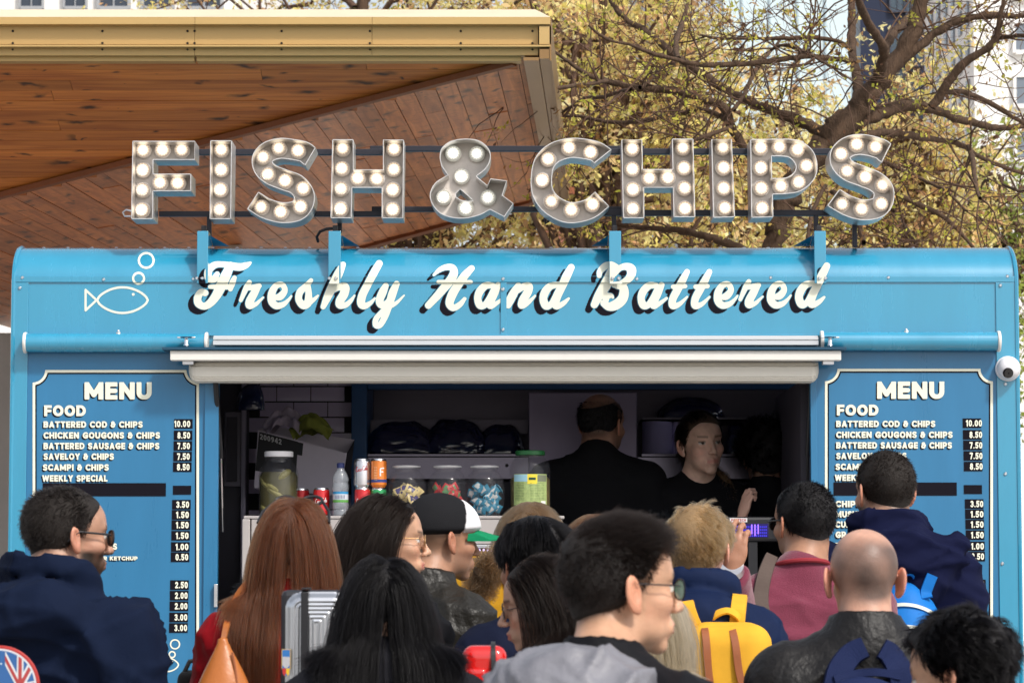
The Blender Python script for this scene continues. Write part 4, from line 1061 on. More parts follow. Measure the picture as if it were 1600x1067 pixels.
# columns and a low wall that carry it, mostly hidden
for cx_, cy_ in ((-3.9, 20.5), (-2.05, 21.4)):
    zt = 3.9
    pp_(MB().box(cx_ - 0.12, cx_ + 0.12, cy_ - 0.12, cy_ + 0.12, GZ, zt), 'column', mat('pale_post', (0.42, 0.36, 0.3), 0.7, noise=0.1))
gw = empty('garden_wall', (-5, 24, 0), 'pale grey wall seen past the left edge of the trailer', 'wall')
MB().box(-3.5, 3.6, 0, 0.25, 0, Z(520, 24)).build('wall_face', mat('pale_render', (0.42, 0.40, 0.38), 0.85, noise=0.12, nscale=2), gw)

# ================================================================ buildings far behind
m_wb = mat('white_facade', (0.88, 0.86, 0.83), 0.7, noise=0.05, nscale=0.3)
m_lb = mat('pale_blue_facade', (0.62, 0.74, 0.78), 0.45, noise=0.05, nscale=0.2)
m_glass = mat('window_glass', (0.03, 0.04, 0.06), 0.08, metal=0.0, spec=0.8)
m_glass2 = mat('grey_window', (0.16, 0.19, 0.23), 0.2, spec=0.8)
m_navy = mat('navy_cladding', (0.02, 0.028, 0.06), 0.35, noise=0.1, nscale=0.5)
m_brick = mat('red_brick', (0.33, 0.13, 0.09), 0.85, noise=0.2, nscale=3)
def block(name, label, x0, x1, Y, ztop, depth, m, wins, wm, roof=True, frame_m=None):
    root = empty(name, ((x0 + x1) / 2, Y, 0), label, 'building')
    cx_ = (x0 + x1) / 2
    MB().box(x0 - cx_, x1 - cx_, 0, depth, 0, ztop).build('wall', m, root)
    if roof: MB().box(x0 - cx_ - 0.3, x1 - cx_ + 0.3, -0.3, depth + 0.3, ztop + 0.003, ztop + 0.9).build('parapet', m, root)
    for (a, b_, z0, z1) in wins:
        w = MB().box(a - cx_, b_ - cx_, -0.09, -0.005, z0, z1).build('window', wm, root)
        f = frame_m or m
        fw = min(0.12, (b_ - a) * 0.1)
        mb = MB(); mb.box(a - cx_ - fw, a - cx_, -0.14, -0.003, z0 - fw, z1 + fw).box(b_ - cx_, b_ - cx_ + fw, -0.14, -0.003, z0 - fw, z1 + fw).box(a - cx_, b_ - cx_, -0.14, -0.003, z1, z1 + fw).box(a - cx_, b_ - cx_, -0.16, -0.003, z0 - fw * 1.5, z0)
        mb.box((a + b_) / 2 - cx_ - fw / 4, (a + b_) / 2 - cx_ + fw / 4, -0.12, -0.092, z0, z1)
        mb.build('frame', f, w)
    return root
def zY(py, Y): return Z(py, Y)
Yb = 70.0
wins = []
for k in range(-4, 9):
    pass
for a, b_ in ((-48, -16), (22, 55), (92, 124), (147, 191), (217, 261), (286, 338)):
    for (p0, p1) in ((-140, -92), (-72, -30), (-32 - 0, 12)):
        if p0 == -72: continue
        wins.append((X(a, Yb), X(b_, Yb), zY(p1, Yb), zY(p0, Yb)))
block('office_block', 'white office block with dark sash windows above the canopy roof', X(-260, Yb), X(365, Yb), Yb, zY(-420, Yb), 14, m_wb, wins, m_glass, frame_m=mat('grey_frame', (0.35, 0.36, 0.38), 0.5))
Yb = 90.0
wins = []
for col_ in range(4):
    for r in range(6):
        a = 880 + col_ * 62; wins.append((X(a, Yb), X(a + 26, Yb), zY(-90 + r * 55 + 34, Yb), zY(-90 + r * 55, Yb)))
block('brick_building', 'red brick building half hidden by blossom right of the canopy roof', X(845, Yb), X(985, Yb), Yb, zY(-260, Yb), 3, m_brick, [w for w in wins if w[1] < X(980, Yb)], m_glass2, frame_m=m_wb)
Yb = 110.0
wins = [(X(1000 + k * 34, Yb), X(1018 + k * 34, Yb), zY(30 + r * 62, Yb), zY(-8 + r * 62, Yb)) for k in range(3) for r in range(-3, 4)]
block('grey_building', 'pale grey block with tall windows in the gap behind the branches', X(992, Yb), X(1105, Yb), Yb, zY(-300, Yb), 3, mat('grey_facade', (0.45, 0.47, 0.50), 0.6), wins, m_glass2)
Yb = 120.0
b = block('pale_tower', 'tall pale blue white tower behind the bare tree', X(1135, Yb), X(1351, Yb), Yb, zY(-500, Yb), 3, m_lb, [], m_glass2)
for k in range(5):
    xk = X(1165 + k * 44, Yb) - b.location.x
    MB().box(xk - 0.04, xk + 0.04, -0.08, -0.002, 0, zY(-498, Yb)).build('panel_joint', mat('joint_grey', (0.45, 0.55, 0.6), 0.6), b)
Yb = 100.0
wins = []
for r in range(-2, 4):
    wins.append((X(1400, Yb), X(1421, Yb), zY(44 + r * 66 + 40, Yb), zY(44 + r * 66, Yb)))
    wins.append((X(1426, Yb), X(1449, Yb), zY(66 + r * 66 + 36, Yb), zY(66 + r * 66, Yb)))
block('navy_building', 'dark navy clad building between the pale tower and the white one', X(1352, Yb), X(1454, Yb), Yb, zY(-450, Yb), 2, m_navy, wins, mat('steel_window', (0.07, 0.10, 0.13), 0.25, spec=0.8), frame_m=mat('navy_frame', (0.05, 0.06, 0.09), 0.5))
Yb = 80.0
wins = []
for r in range(-3, 7):
    wins.append((X(1597, Yb), X(1640, Yb), zY(-130 + r * 84 + 42, Yb), zY(-130 + r * 84, Yb)))
wb_ = block('white_building', 'white building with rows of narrow windows at the right edge', X(1532, Yb), X(1800, Yb), Yb, zY(-450, Yb), 9.6, m_wb, wins, m_glass2)
xw = X(1532, Yb) - wb_.location.x
for r in range(-3, 7):
    for k in range(6):
        px_ = 1464 + k * 11.5; ya = Yb * 732 / (px_ + 4 - 800) - Yb; yb2 = Yb * 732 / (px_ - 800) - Yb; z0_ = zY(-20 + r * 58 + 36, Yb + 4); z1_ = zY(-20 + r * 58, Yb + 4)
        MB().box(xw - 0.06, xw - 0.002, ya, yb2, z0_, z1_).build('window', m_glass2, wb_)

# ================================================================ trees
m_bark = mat('bark', (0.085, 0.050, 0.030), 0.9, noise=0.45, nscale=30, bump=1.0, bscale=90, stretch=(1, 1, 0.35))
m_twig = mat('twig_bark', (0.10, 0.055, 0.035), 0.85, noise=0.3, nscale=20)
def leaf_mat(name, c, trans=0.5, tint=0.25):
    m = bpy.data.materials.new(name); m.use_nodes = True; nt = m.node_tree; ns = nt.nodes; ls = nt.links; ns.remove(ns['Principled BSDF'])
    at = ns.new('ShaderNodeAttribute'); at.attribute_name = 'Col'
    d = ns.new('ShaderNodeBsdfDiffuse'); t = ns.new('ShaderNodeBsdfTranslucent'); mx = ns.new('ShaderNodeMixShader'); mx.inputs[0].default_value = trans
    ls.new(at.outputs['Color'], d.inputs[0]); ls.new(at.outputs['Color'], t.inputs[0]); ls.new(d.outputs[0], mx.inputs[1]); ls.new(t.outputs[0], mx.inputs[2])
    ls.new(mx.outputs[0], ns['Material Output'].inputs[0]); return m
m_leaf = leaf_mat('blossom_leaves', None)
def tube_np(paths, n=5):
    """paths: list of (k,4) arrays x,y,z,r -> V,F"""
    VV = []; FF = []; base = 0
    ang_ = np.arange(n) * 2 * math.pi / n
    for p in paths:
        k = len(p); t = np.gradient(p[:, :3], axis=0); t /= np.linalg.norm(t, axis=1)[:, None] + 1e-9
        ref = np.array([0.12, 1.0, 0.07]); a = np.cross(t, ref); a /= np.linalg.norm(a, axis=1)[:, None] + 1e-9; b_ = np.cross(t, a)
        ring = p[:, None, :3] + (a[:, None] * np.cos(ang_)[None, :, None] + b_[:, None] * np.sin(ang_)[None, :, None]) * p[:, 3][:, None, None]
        VV.append(ring.reshape(-1, 3))
        i = np.arange(k - 1)[:, None] * n + np.arange(n)[None]; i2 = np.arange(k - 1)[:, None] * n + (np.arange(n)[None] + 1) % n
        FF.append(np.stack([i, i2, i2 + n, i + n], -1).reshape(-1, 4) + base); base += k * n
    return np.concatenate(VV), np.concatenate(FF)
def resample(c, step):
    d = np.concatenate([[0], np.cumsum(np.linalg.norm(np.diff(c[:, :3], axis=0), axis=1))]); m_ = max(2, int(d[-1] / step) + 1)
    s_ = np.linspace(0, d[-1], m_); return np.stack([np.interp(s_, d, c[:, q]) for q in range(c.shape[1])], -1)
YT_ = 17.5; SPX = YT_ / F_PX
limbs_px = [
 [(1222, 1500, 34), (1218, 900, 26), (1205, 500, 21), (1208, 400, 19), (1216, 345, 18), (1238, 290, 19), (1272, 245, 21), (1300, 212, 23), (1335, 175, 20), (1372, 130, 17), (1402, 92, 15), (1428, 48, 14), (1440, 0, 12), (1450, -60, 10), (1465, -130, 8)],
 [(1335, 178, 11), (1341, 140, 9), (1335, 105, 8), (1331, 70, 7), (1331, 30, 7), (1330, -30, 6), (1322, -90, 4)],
 [(1366, 132, 11), (1380, 92, 9), (1376, 68, 8), (1361, 42, 7), (1347, 18, 7), (1338, -8, 6), (1325, -50, 4)],
 [(1380, 88, 8), (1394, 56, 7), (1412, 36, 7), (1428, 18, 7), (1445, -20, 5)],
 [(1403, 100, 9), (1428, 80, 8), (1456, 56, 8), (1488, 36, 7), (1520, 28, 6), (1550, 24, 6), (1605, 26, 4), (1680, 20, 3)],
 [(1322, 205, 11), (1350, 190, 11), (1382, 174, 12), (1410, 166, 11), (1434, 166, 10), (1464, 173, 8), (1490, 184, 7), (1520, 192, 7), (1558, 200, 6), (1605, 197, 5), (1680, 190, 3)],
 [(1455, 168, 8), (1470, 148, 8), (1485, 126, 8), (1496, 108, 8), (1513, 94, 7), (1538, 78, 7), (1555, 62, 6), (1561, 40, 5), (1566, 10, 4), (1574, -20, 3)],
 [(1555, 62, 5), (1575, 58, 4), (1605, 56, 4), (1660, 60, 3)],
 [(1474, 145, 5), (1498, 143, 5), (1520, 149, 5), (1550, 163, 5), (1578, 180, 4), (1606, 196, 4), (1660, 215, 3)],
 [(1340, 215, 8), (1375, 208, 7), (1410, 210, 7), (1440, 216, 6), (1464, 218, 5), (1500, 226, 5), (1530, 245, 4), (1570, 262, 4), (1610, 275, 3)],
 [(1512, 228, 4), (1520, 250, 5), (1523, 280, 4), (1532, 310, 3)],
 [(1300, 222, 12), (1265, 196, 10), (1230, 182, 9), (1195, 170, 8), (1165, 156, 8), (1140, 144, 8), (1106, 122, 8), (1078, 103, 7), (1047, 82, 7), (1028, 64, 6), (1008, 48, 6), (980, 32, 5), (960, 10, 5), (945, -20, 4)],
 [(1060, 92, 5), (1056, 68, 5), (1063, 45, 5), (1072, 18, 4), (1076, -20, 3)],
 [(1330, 96, 5), (1300, 92, 5), (1260, 89, 5), (1225, 93, 5), (1180, 99, 5), (1140, 101, 5), (1094, 102, 5), (1059, 94, 4), (1020, 84, 4), (985, 70, 3), (950, 62, 3), (920, 40, 2)],
 [(1331, 80, 4), (1312, 66, 4), (1275, 60, 4), (1230, 60, 4), (1170, 61, 3), (1120, 60, 3), (1094, 55, 2)],
 [(1230, 330, 11), (1200, 290, 9), (1170, 240, 8), (1150, 212, 8), (1143, 197, 8), (1138, 178, 8), (1128, 165, 8), (1105, 158, 7), (1083, 150, 7), (1060, 143, 7), (1036, 140, 7), (1010, 138, 7), (989, 138, 6), (970, 133, 6), (945, 126, 5), (920, 118, 4), (900, 105, 4), (874, 87, 3), (850, 70, 2)],
 [(948, 127, 4), (925, 131, 4), (900, 134, 4), (876, 137, 3), (845, 140, 2)],
 [(985, 140, 4), (965, 145, 4), (940, 152, 4), (915, 153, 3), (900, 163, 3), (880, 175, 3)],
 [(1000, 137, 4), (1014, 128, 4), (1024, 118, 4), (1036, 104, 3), (1054, 100, 3)],
 [(1143, 197, 6), (1128, 183, 5), (1105, 174, 5), (1085, 172, 5), (1061, 178, 5), (1030, 184, 5), (1000, 190, 5), (965, 192, 4), (930, 187, 4), (905, 182, 3), (882, 182, 3)],
 [(1143, 200, 5), (1120, 207, 4), (1094, 216, 4), (1070, 222, 3)],
 [(1146, 172, 4), (1160, 152, 4), (1172, 128, 4), (1186, 100, 4), (1205, 80, 3), (1225, 55, 3)],
 [(1205, 420, 9), (1150, 385, 8), (1095, 368, 7), (1060, 360, 6), (1010, 356, 5), (975, 352, 5), (930, 344, 4), (880, 330, 3)],
 [(1300, 250, 8), (1350, 268, 7), (1385, 285, 6), (1405, 305, 5), (1440, 322, 5), (1475, 340, 4), (1505, 368, 3), (1530, 400, 3)],
 [(1396, 330, 4), (1412, 352, 4), (1430, 380, 4)], [(1360, 245, 4), (1400, 262, 4), (1450, 285, 3), (1480, 300, 3), (1510, 330, 2)],
 [(1300, 300, 5), (1335, 330, 5), (1350, 380, 5)], [(1290, 290, 4), (1270, 330, 4), (1262, 385, 4)],
 [(1600, 300, 3), (1570, 290, 3), (1540, 282, 3), (1530, 300, 2)], [(1250, 92, 3), (1262, 62, 3), (1272, 30, 2), (1275, -10, 2)],
 [(1073, 100, 2.5), (1075, 130, 2.2), (1062, 170, 2.2), (1058, 220, 2)], [(1205, 78, 3), (1232, 70, 3), (1270, 88, 3), (1300, 105, 2.5)],
]
tree1 = empty('plane_tree', (P(1222, 378, YT_).x, YT_, 0), 'big gnarled tree with thick crossing limbs and sparse young leaves behind the sign', 'tree')
T0 = np.array(tree1.location)
paths = []; seeds = []
for k, lp in enumerate(limbs_px):
    a = np.array(lp, float); dep = YT_ + (0 if k == 0 else np.linspace(0, rng.uniform(-1.2, 1.6), len(a)) + 0.0)
    p3 = Pn(a[:, 0], a[:, 1], np.broadcast_to(dep, (len(a),)) if k else np.full(len(a), YT_))
    if k == 0:
        p3[0] = (p3[1, 0], YT_, 0.0)
    c = catmull(np.column_stack([p3[:, 0], p3[:, 2], a[:, 2] * SPX * (0.94 if a[:, 2].max() > 7 else 0.85)]), 6)
    yv = np.interp(np.linspace(0, 1, len(c)), np.linspace(0, 1, len(a)), p3[:, 1])
    c = np.column_stack([c[:, 0], yv, c[:, 1], c[:, 2]])
    c = resample(c, 0.035); jn = 0.12 * c[:, 3:4]; c[:, :3] += rng.normal(0, 1, (len(c), 3)) * jn
    c[:, 3] *= 1 + 0.07 * rng.normal(0, 1, len(c))
    paths.append(c)
big = [p for p in paths if p[:, 3].max() > 0.02]; small = [p for p in paths if p[:, 3].max() <= 0.02]
V, F = tube_np([paths[0]], 16); V -= T0; link('trunk', np_mesh('trunk', V, F, mats=[m_bark]), None, tree1)
for p in paths[1:]:
    V, F = tube_np([p], 9); V -= T0; link('limb', np_mesh('limb', V, F, mats=[m_bark]), None, tree1)
def grow_twigs(src, n, L0, r0, up=0.0, depth=2, wig=0.5):
    out = []
    for _ in range(n):
        c = src[rng.integers(len(src))]; i = rng.integers(1, len(c)) if len(c) > 1 else 0
        p = c[i, :3].copy(); t = c[i, :3] - c[i - 1, :3]; t /= np.linalg.norm(t) + 1e-9
        d = t * 0.6 + rng.normal(0, 0.75, 3); d[2] += up; d /= np.linalg.norm(d)
        L = L0 * rng.uniform(0.4, 1.3); k = 7; pts = [np.append(p, r0)]
        for j in range(k):
            d = d + rng.normal(0, wig * 0.35, 3); d[2] += up * 0.12; d /= np.linalg.norm(d); p = p + d * L / k
            pts.append(np.append(p, r0 * (1 - 0.75 * (j + 1) / k)))
        out.append(np.array(pts))
    return out
src1 = [p for p in paths[1:] ] + [paths[0][-60:]]
tw1 = grow_twigs(src1, 230, 0.75, 0.006, 0.10); tw2 = grow_twigs(tw1, 520, 0.42, 0.0036, 0.05); tw3 = grow_twigs(tw2, 1000, 0.22, 0.0020, 0.0)
V, F = tube_np(tw1 + tw2 + tw3, 4); V -= T0
tag(link('twigs', np_mesh('twigs', V, F, mats=[m_twig]), None, tree1), kind='stuff')
def leaves(src, n, size, cols, spread=0.03, cl=4):
    """little folded leaf tufts around twig points"""
    ends = np.concatenate([c[2:, :3] for c in src]); ctr = ends[rng.integers(0, len(ends), n)] + rng.normal(0, spread, (n, 3))
    V = []; colr = []
    N = n * cl
    c = np.repeat(ctr, cl, 0) + rng.normal(0, size * 0.9, (N, 3))
    a = rng.normal(0, 1, (N, 3)); a /= np.linalg.norm(a, axis=1)[:, None]; b_ = rng.normal(0, 1, (N, 3)); b_ -= a * (a * b_).sum(1)[:, None]; b_ /= np.linalg.norm(b_, axis=1)[:, None]
    s_ = size * rng.uniform(0.5, 1.3, N)[:, None]; w = s_ * rng.uniform(0.35, 0.6, N)[:, None]
    q = np.stack([c - a * s_, c + b_ * w, c + a * s_, c - b_ * w], 1).reshape(-1, 3)
    F = np.arange(N * 4).reshape(-1, 4)
    cols = np.array(cols); ci = rng.integers(0, len(cols), n); cc = cols[ci] * rng.uniform(0.65, 1.25, (n, 1)); cc = np.repeat(cc, cl * 4, 0)
    return q, F, cc
lc = [(0.66, 0.62, 0.12), (0.72, 0.64, 0.18), (0.58, 0.58, 0.10), (0.64, 0.46, 0.14), (0.45, 0.26, 0.12)]
q, F, cc = leaves(tw3 + tw2[:400], 2600, 0.018, lc, 0.02, 4)
_u = 800 + F_PX * q[:, 0] / q[:, 1]; _v = 533.5 - F_PX * ((q[:, 2] - CAM_Z) / q[:, 1] - math.tan(PITCH)); _cl = (_u.reshape(-1, 16)[:, 0] > 1120) & (rng.random(len(q) // 16) < 0.45)
kp = ~np.repeat(_cl, 16); q = q[kp]; cc = cc[kp]; F = np.arange(len(q)).reshape(-1, 4)
me = np_mesh('crown', q - T0, F, False, [m_leaf]); set_col(me, cc); tag(link('crown', me, None, tree1), kind='stuff')
# pods hanging from the twigs
q, F, cc = leaves(tw2, 700, 0.022, [(0.16, 0.09, 0.06), (0.22, 0.12, 0.08)], 0.01, 1)
me = np_mesh('seed_pods', q - T0, F, False, [m_leaf]); set_col(me, cc); tag(link('seed_pods', me, None, tree1), kind='stuff')
# blossoming trees farther back
def bg_tree(px, pyc, Y, rad_px, hz_px, n_tuft, label, cols, size=0.035, ncl=4):
    base = P(px, 700, Y); cen = P(px, pyc, Y); s_ = Y / F_PX
    root = empty('blossom_tree', (base.x, Y, 0), label, 'tree', 'blossoming trees behind the trailer')
    b0 = np.array(root.location); H = cen.z
    tr = np.array([(base.x, Y, 0, 0.20), (base.x + 0.1, Y, H * 0.3, 0.16), (base.x - 0.05, Y, H * 0.6, 0.13), (base.x, Y, H * 0.9, 0.09), (base.x + .1, Y, H * 1.2, 0.05)])
    V, F = tube_np([resample(tr, 0.3)], 8); link('trunk', np_mesh('trunk', V - b0, F, mats=[m_bark]), None, root)
    R_ = rad_px * s_; Hh = hz_px * s_
    br = []
    for _ in range(34):
        z0 = rng.uniform(0.35, 1.15) * H; a0 = rng.uniform(0, 2 * math.pi)
        tgt = np.array([cen.x, Y, cen.z]) + np.array([math.cos(a0) * R_, math.sin(a0) * R_ * 0.8, rng.uniform(-0.9, 1.0) * Hh]) * rng.uniform(0.6, 1.0)
        p0 = np.array([base.x, Y, z0]); pts = []
        for t in np.linspace(0, 1, 9):
            q_ = p0 + (tgt - p0) * t + np.array([0, 0, math.sin(t * math.pi) * 0.25]) + rng.normal(0, 0.05 + .05 * t, 3); pts.append((*q_, 0.045 * (1 - 0.8 * t) + 0.004))
        br.append(np.array(pts))
    t1 = grow_twigs(br, 110, 1.0, 0.008, 0.15); t2 = grow_twigs(t1, 260, 0.6, 0.0035, 0.1)
    V, F = tube_np(br + t1 + t2, 4); tag(link('branches', np_mesh('branches', V - b0, F, mats=[m_twig]), None, root), kind='stuff')
    q, F, cc = leaves(t1 + t2, n_tuft, size, cols, 0.13, ncl)
    me = np_mesh('crown', q - b0, F, False, [m_leaf]); set_col(me, cc); tag(link('crown', me, None, root), kind='stuff')
yc = [(0.88, 0.76, 0.30), (0.93, 0.86, 0.48), (0.84, 0.72, 0.24), (0.88, 0.66, 0.34), (0.62, 0.38, 0.20)]
bg_tree(690, 330, 27, 240, 130, 4200, 'yellow flowering tree showing under the canopy edge', yc)
bg_tree(930, 190, 25, 190, 210, 5000, 'dense yellow flowering tree right beside the canopy roof corner', yc)
bg_tree(1080, 285, 29, 190, 140, 4000, 'yellow flowering tree behind the letters C and H', yc)
bg_tree(1235, 300, 32, 150, 95, 2800, 'yellow flowering tree behind the thick leaning trunk', yc)
bg_tree(1400, 320, 26, 110, 90, 3300, 'amber flowering tree below the arched limb right of the sign', yc)
bg_tree(1530, 380, 30, 100, 70, 2400, 'fresh green bushy tree low at the right edge', [(0.42, 0.50, 0.12), (0.50, 0.52, 0.16), (0.34, 0.42, 0.10)])
bg_tree(960, 50, 40, 150, 110, 3000, 'thin yellow tree top far behind the bare limbs', yc, 0.035)
bg_tree(560, 0, 38, 330, 60, 3600, 'thin yellow tree top rising above the canopy roof', yc, 0.035)
# ================================================================ inside the trailer
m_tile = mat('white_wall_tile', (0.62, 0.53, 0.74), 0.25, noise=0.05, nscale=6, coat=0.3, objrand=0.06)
m_bluein = mat('blue_inner_frame', (0.015, 0.09, 0.26), 0.4, noise=0.06)
m_crate = mat('dark_steel', (0.12, 0.11, 0.14), 0.35, metal=0.8, noise=0.1, nscale=5)
YT2 = YB - 0.032
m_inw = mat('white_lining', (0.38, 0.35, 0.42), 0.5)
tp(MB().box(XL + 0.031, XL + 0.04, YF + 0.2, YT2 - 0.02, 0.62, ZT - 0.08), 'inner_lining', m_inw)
YTL = 13.62
tp(MB().box(X(378, YTL), X(549, YTL), YTL + 0.001, YTL + 0.03, 0.62, ZT - 0.08), 'tiled_partition', m_tilewall)
tw_, th_ = 54 * YTL / F_PX, 24 * YTL / F_PX
tm = MB().box(-tw_ / 2 + 0.003, tw_ / 2 - 0.003, -0.009, 0, -th_ / 2 + 0.003, th_ / 2 - 0.003).mesh('wall_tile'); tm.materials.append(m_tile)
for r in range(-1, 11):
    zc = Z(604 + 24 * r, YTL) - th_ / 2
    for k in range(-2, 6):
        xc = X(404 + 53.5 * k + (26.7 if r % 2 else 0), YTL)
        if xc < X(380, YTL) or xc > X(547, YTL) or zc > ZT - 0.12: continue
        o = link('wall_tile', tm, None, trailer); o.location = Vector((xc, YTL, zc)) - Vector((0, 13.1, 0))
# tall cupboard with dark side at the left
tp(MB().box(X(338, 13.3), X(378, 13.3), 13.2, YT2 - 0.012, 0.62, Z(560, 13.3)), 'cupboard', m_dark, 0.004)
tp(MB().box(X(349, 13.18), X(375, 13.18), 13.18, 13.199, Z(760, 13.2), Z(644, 13.2)), 'cupboard_door', mat('grey_door', (0.22, 0.20, 0.25), 0.5), 0.003)
tp(MB().box(X(353, 13.17), X(369, 13.17), 13.16, 13.178, Z(752, 13.2), Z(652, 13.2)), 'cupboard_window', m_dark)
tp(MB().box(X(376, 13.18), X(383, 13.18), 13.16, 13.199, 0.62, Z(560, 13.3)), 'cupboard_post', mat('pale_post_in', (0.36, 0.33, 0.42), 0.5), 0.003)
# blue frame of the hatch to the cooking range, steel range behind it
YFm = 13.55
tp(MB().box(X(548, YFm), X(572, YFm), YFm, YT2 - 0.011, 0.62, Z(560, YFm)), 'range_post', m_bluein, 0.003)
tp(MB().box(X(573, YFm), XR - 0.035, YFm, YFm + 0.03, Z(608.5, YFm), Z(560, YFm)), 'range_header', m_bluein, 0.003)
tp(MB().box(X(573, YFm), XR - 0.035, YT2 - 0.02, YT2 - 0.001, 0.62, Z(560, YT2)), 'range_back', m_crate)
tp(MB().box(X(573, YFm), X(825, YFm), YFm + 0.01, YT2 - 0.022, Z(713, YFm), Z(708.5, YFm)), 'shelf', m_steel, 0.002)
tp(MB().box(X(1003, YFm), XR - 0.035, YFm + 0.01, YT2 - 0.022, Z(713, YFm), Z(708.5, YFm)), 'shelf', m_steel, 0.002)
tp(MB().box(X(573, YFm), XR - 0.035, YFm + 0.02, YFm + 0.03, Z(748, YFm), Z(713.6, YFm)), 'splash_panel', m_steel, 0.002)
tp(MB().box(X(826, YFm), X(996, YFm), YFm - 0.012, YFm + 0.016, Z(760, YFm), Z(613, YFm)), 'steel_door', mat('satin_steel', (0.22, 0.19, 0.27), 0.38, metal=0.6, noise=0.08, nscale=2), 0.004)
tp(MB().box(X(573, YFm), X(825, YFm), YFm + 0.3, YFm + 0.31, Z(672, YFm), Z(650, YFm)), 'upper_shelf_lip', m_crate)
tp(MB().box(X(573, YFm), XR - 0.035, YFm + 0.012, YT2 - 0.022, 0.62, Z(752, YFm)), 'range_body', m_dark, 0.004)
tp(MB().box(xb - 0.02, XR - 0.04, YF + 0.2, YFm - 0.2, 0.62, Z(590, YF)), 'right_inner_wall', m_dark)
lp_ = MB().lathe([(0.008, 0), (0.007, 0.004)], P(792, 727, YFm + 0.0195), (0, -1, 0), 14)
tp(lp_, 'range_knob', m_black)
# ceiling
tp(MB().box(XL + 0.04, XR - 0.04, YF + A_C + 0.05, YT2 - 0.002, ZT - 0.07, ZT - 0.045), 'ceiling', m_inw)
# ---------------- counter with heated glass display cabinet
YC = YF + 0.06
tp(MB().box(xa + 0.002, xb - 0.002, YF + 0.035, YF + 0.75, ZOPB - 0.03, ZOPB), 'counter', m_steel, 0.004)
zc0 = Z(805.5, YC)
cab = empty('display_cabinet', (X(628, YC), YC + 0.3, ZOPB), 'white framed glass display cabinet on the counter carrying jars and cans', 'display cabinet')
CO = Vector(cab.location)
def cp(mb, name, m, bevel=0.0):
    o = mb.build(name, m, None, bevel); o.parent = cab; o.location = Vector(o.location) - CO; return o
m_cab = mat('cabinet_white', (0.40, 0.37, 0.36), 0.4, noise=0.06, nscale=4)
cx0, cx1 = X(380, YC), X(882, YC)
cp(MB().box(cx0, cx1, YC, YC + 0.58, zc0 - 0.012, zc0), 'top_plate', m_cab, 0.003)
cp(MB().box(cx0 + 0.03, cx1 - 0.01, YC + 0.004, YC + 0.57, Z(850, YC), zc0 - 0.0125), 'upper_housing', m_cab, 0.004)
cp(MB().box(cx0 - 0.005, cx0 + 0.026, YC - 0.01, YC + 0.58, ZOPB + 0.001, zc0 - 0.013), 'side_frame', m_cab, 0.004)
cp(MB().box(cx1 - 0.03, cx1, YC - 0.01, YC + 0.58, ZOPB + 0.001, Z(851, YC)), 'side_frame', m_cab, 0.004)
cp(MB().box(cx0 + 0.03, cx1 - 0.035, YC + 0.005, YC + 0.03, Z(856, YC), Z(850.6, YC)), 'glass_rail', m_alu, 0.002)
led = MB()
for k in range(70):
    x = cx0 + 0.05 + k * (cx1 - cx0 - 0.12) / 69; led.box(x - 0.004, x + 0.004, YC - 0.001, YC + 0.004, Z(861, YC), Z(857.4, YC))
cp(led, 'led_strip', mat('led_strip', (0.6, 0.5, 0.8), 0.4, emit=(0.75, 0.6, 1.0), estr=1.1))
cp(MB().box(cx0 + 0.028, cx1 - 0.032, YC + 0.006, YC + 0.010, ZOPB + 0.002, Z(862, YC)), 'front_glass', mat('cabinet_glass', (0.05, 0.05, 0.06), 0.05, alpha=0.35, spec=0.9, coat=0.5))
cp(MB().box(cx0 + 0.028, cx1 - 0.032, YC + 0.5, YC + 0.52, ZOPB + 0.002, Z(862, YC)), 'rear_door', m_dark)
cp(MB().box(cx0 + 0.028, cx1 - 0.032, YC + 0.05, YC + 0.49, Z(930, YC), Z(926, YC)), 'wire_shelf', m_alu)
cp(MB().box(cx0 + 0.026, cx0 + 0.045, YC - 0.002, YC + 0.005, ZOPB + 0.002, Z(850, YC)), 'door_frame', m_cab)
# ---------------- things standing on the cabinet
YK = YC + 0.10
ZK = zc0
def place_root(name, px, Y, z, label, cat, group=None):
    return empty(name, (X(px, Y), Y, z), label, cat, group)
m_tin = mat('can_tin', (0.7, 0.7, 0.72), 0.25, metal=1.0)
def can(px, Y, z, body, label, word=None, wcol=None, rad=0.033, h=0.115):
    r = place_root('drink_can', px, Y, z, label, 'drink can', 'drink cans standing on the cabinet')
    MB().lathe([(rad * .80, 0.0), (rad * .82, 0.002), (rad, 0.010), (rad, h - 0.014), (rad * .95, h - 0.008)], n=28).build('can_body', body, r)
    MB().lathe([(rad * .95, h - 0.008), (rad * .84, h - 0.001), (rad * .84, h), (rad * .78, h), (rad * .77, h - 0.003), (0.001, h - 0.003)], n=28, caps=False).build('can_lid', m_tin, r)
    MB().lathe([(rad * .80, 0.0), (rad * .74, 0.003), (0.001, 0.006)], n=24, caps=False).build('can_base', m_tin, r)
    if word: word(r, rad, wcol)
    return r
def wrap(pts2, rad, off=0.0006):
    """(s,z) on the can front -> 3D; s metres of arc, front faces -Y"""
    out = []
    for s_, z in pts2:
        a = s_ / rad; out.append(((rad + off) * math.sin(a), -(rad + off) * math.cos(a), z))
    return out
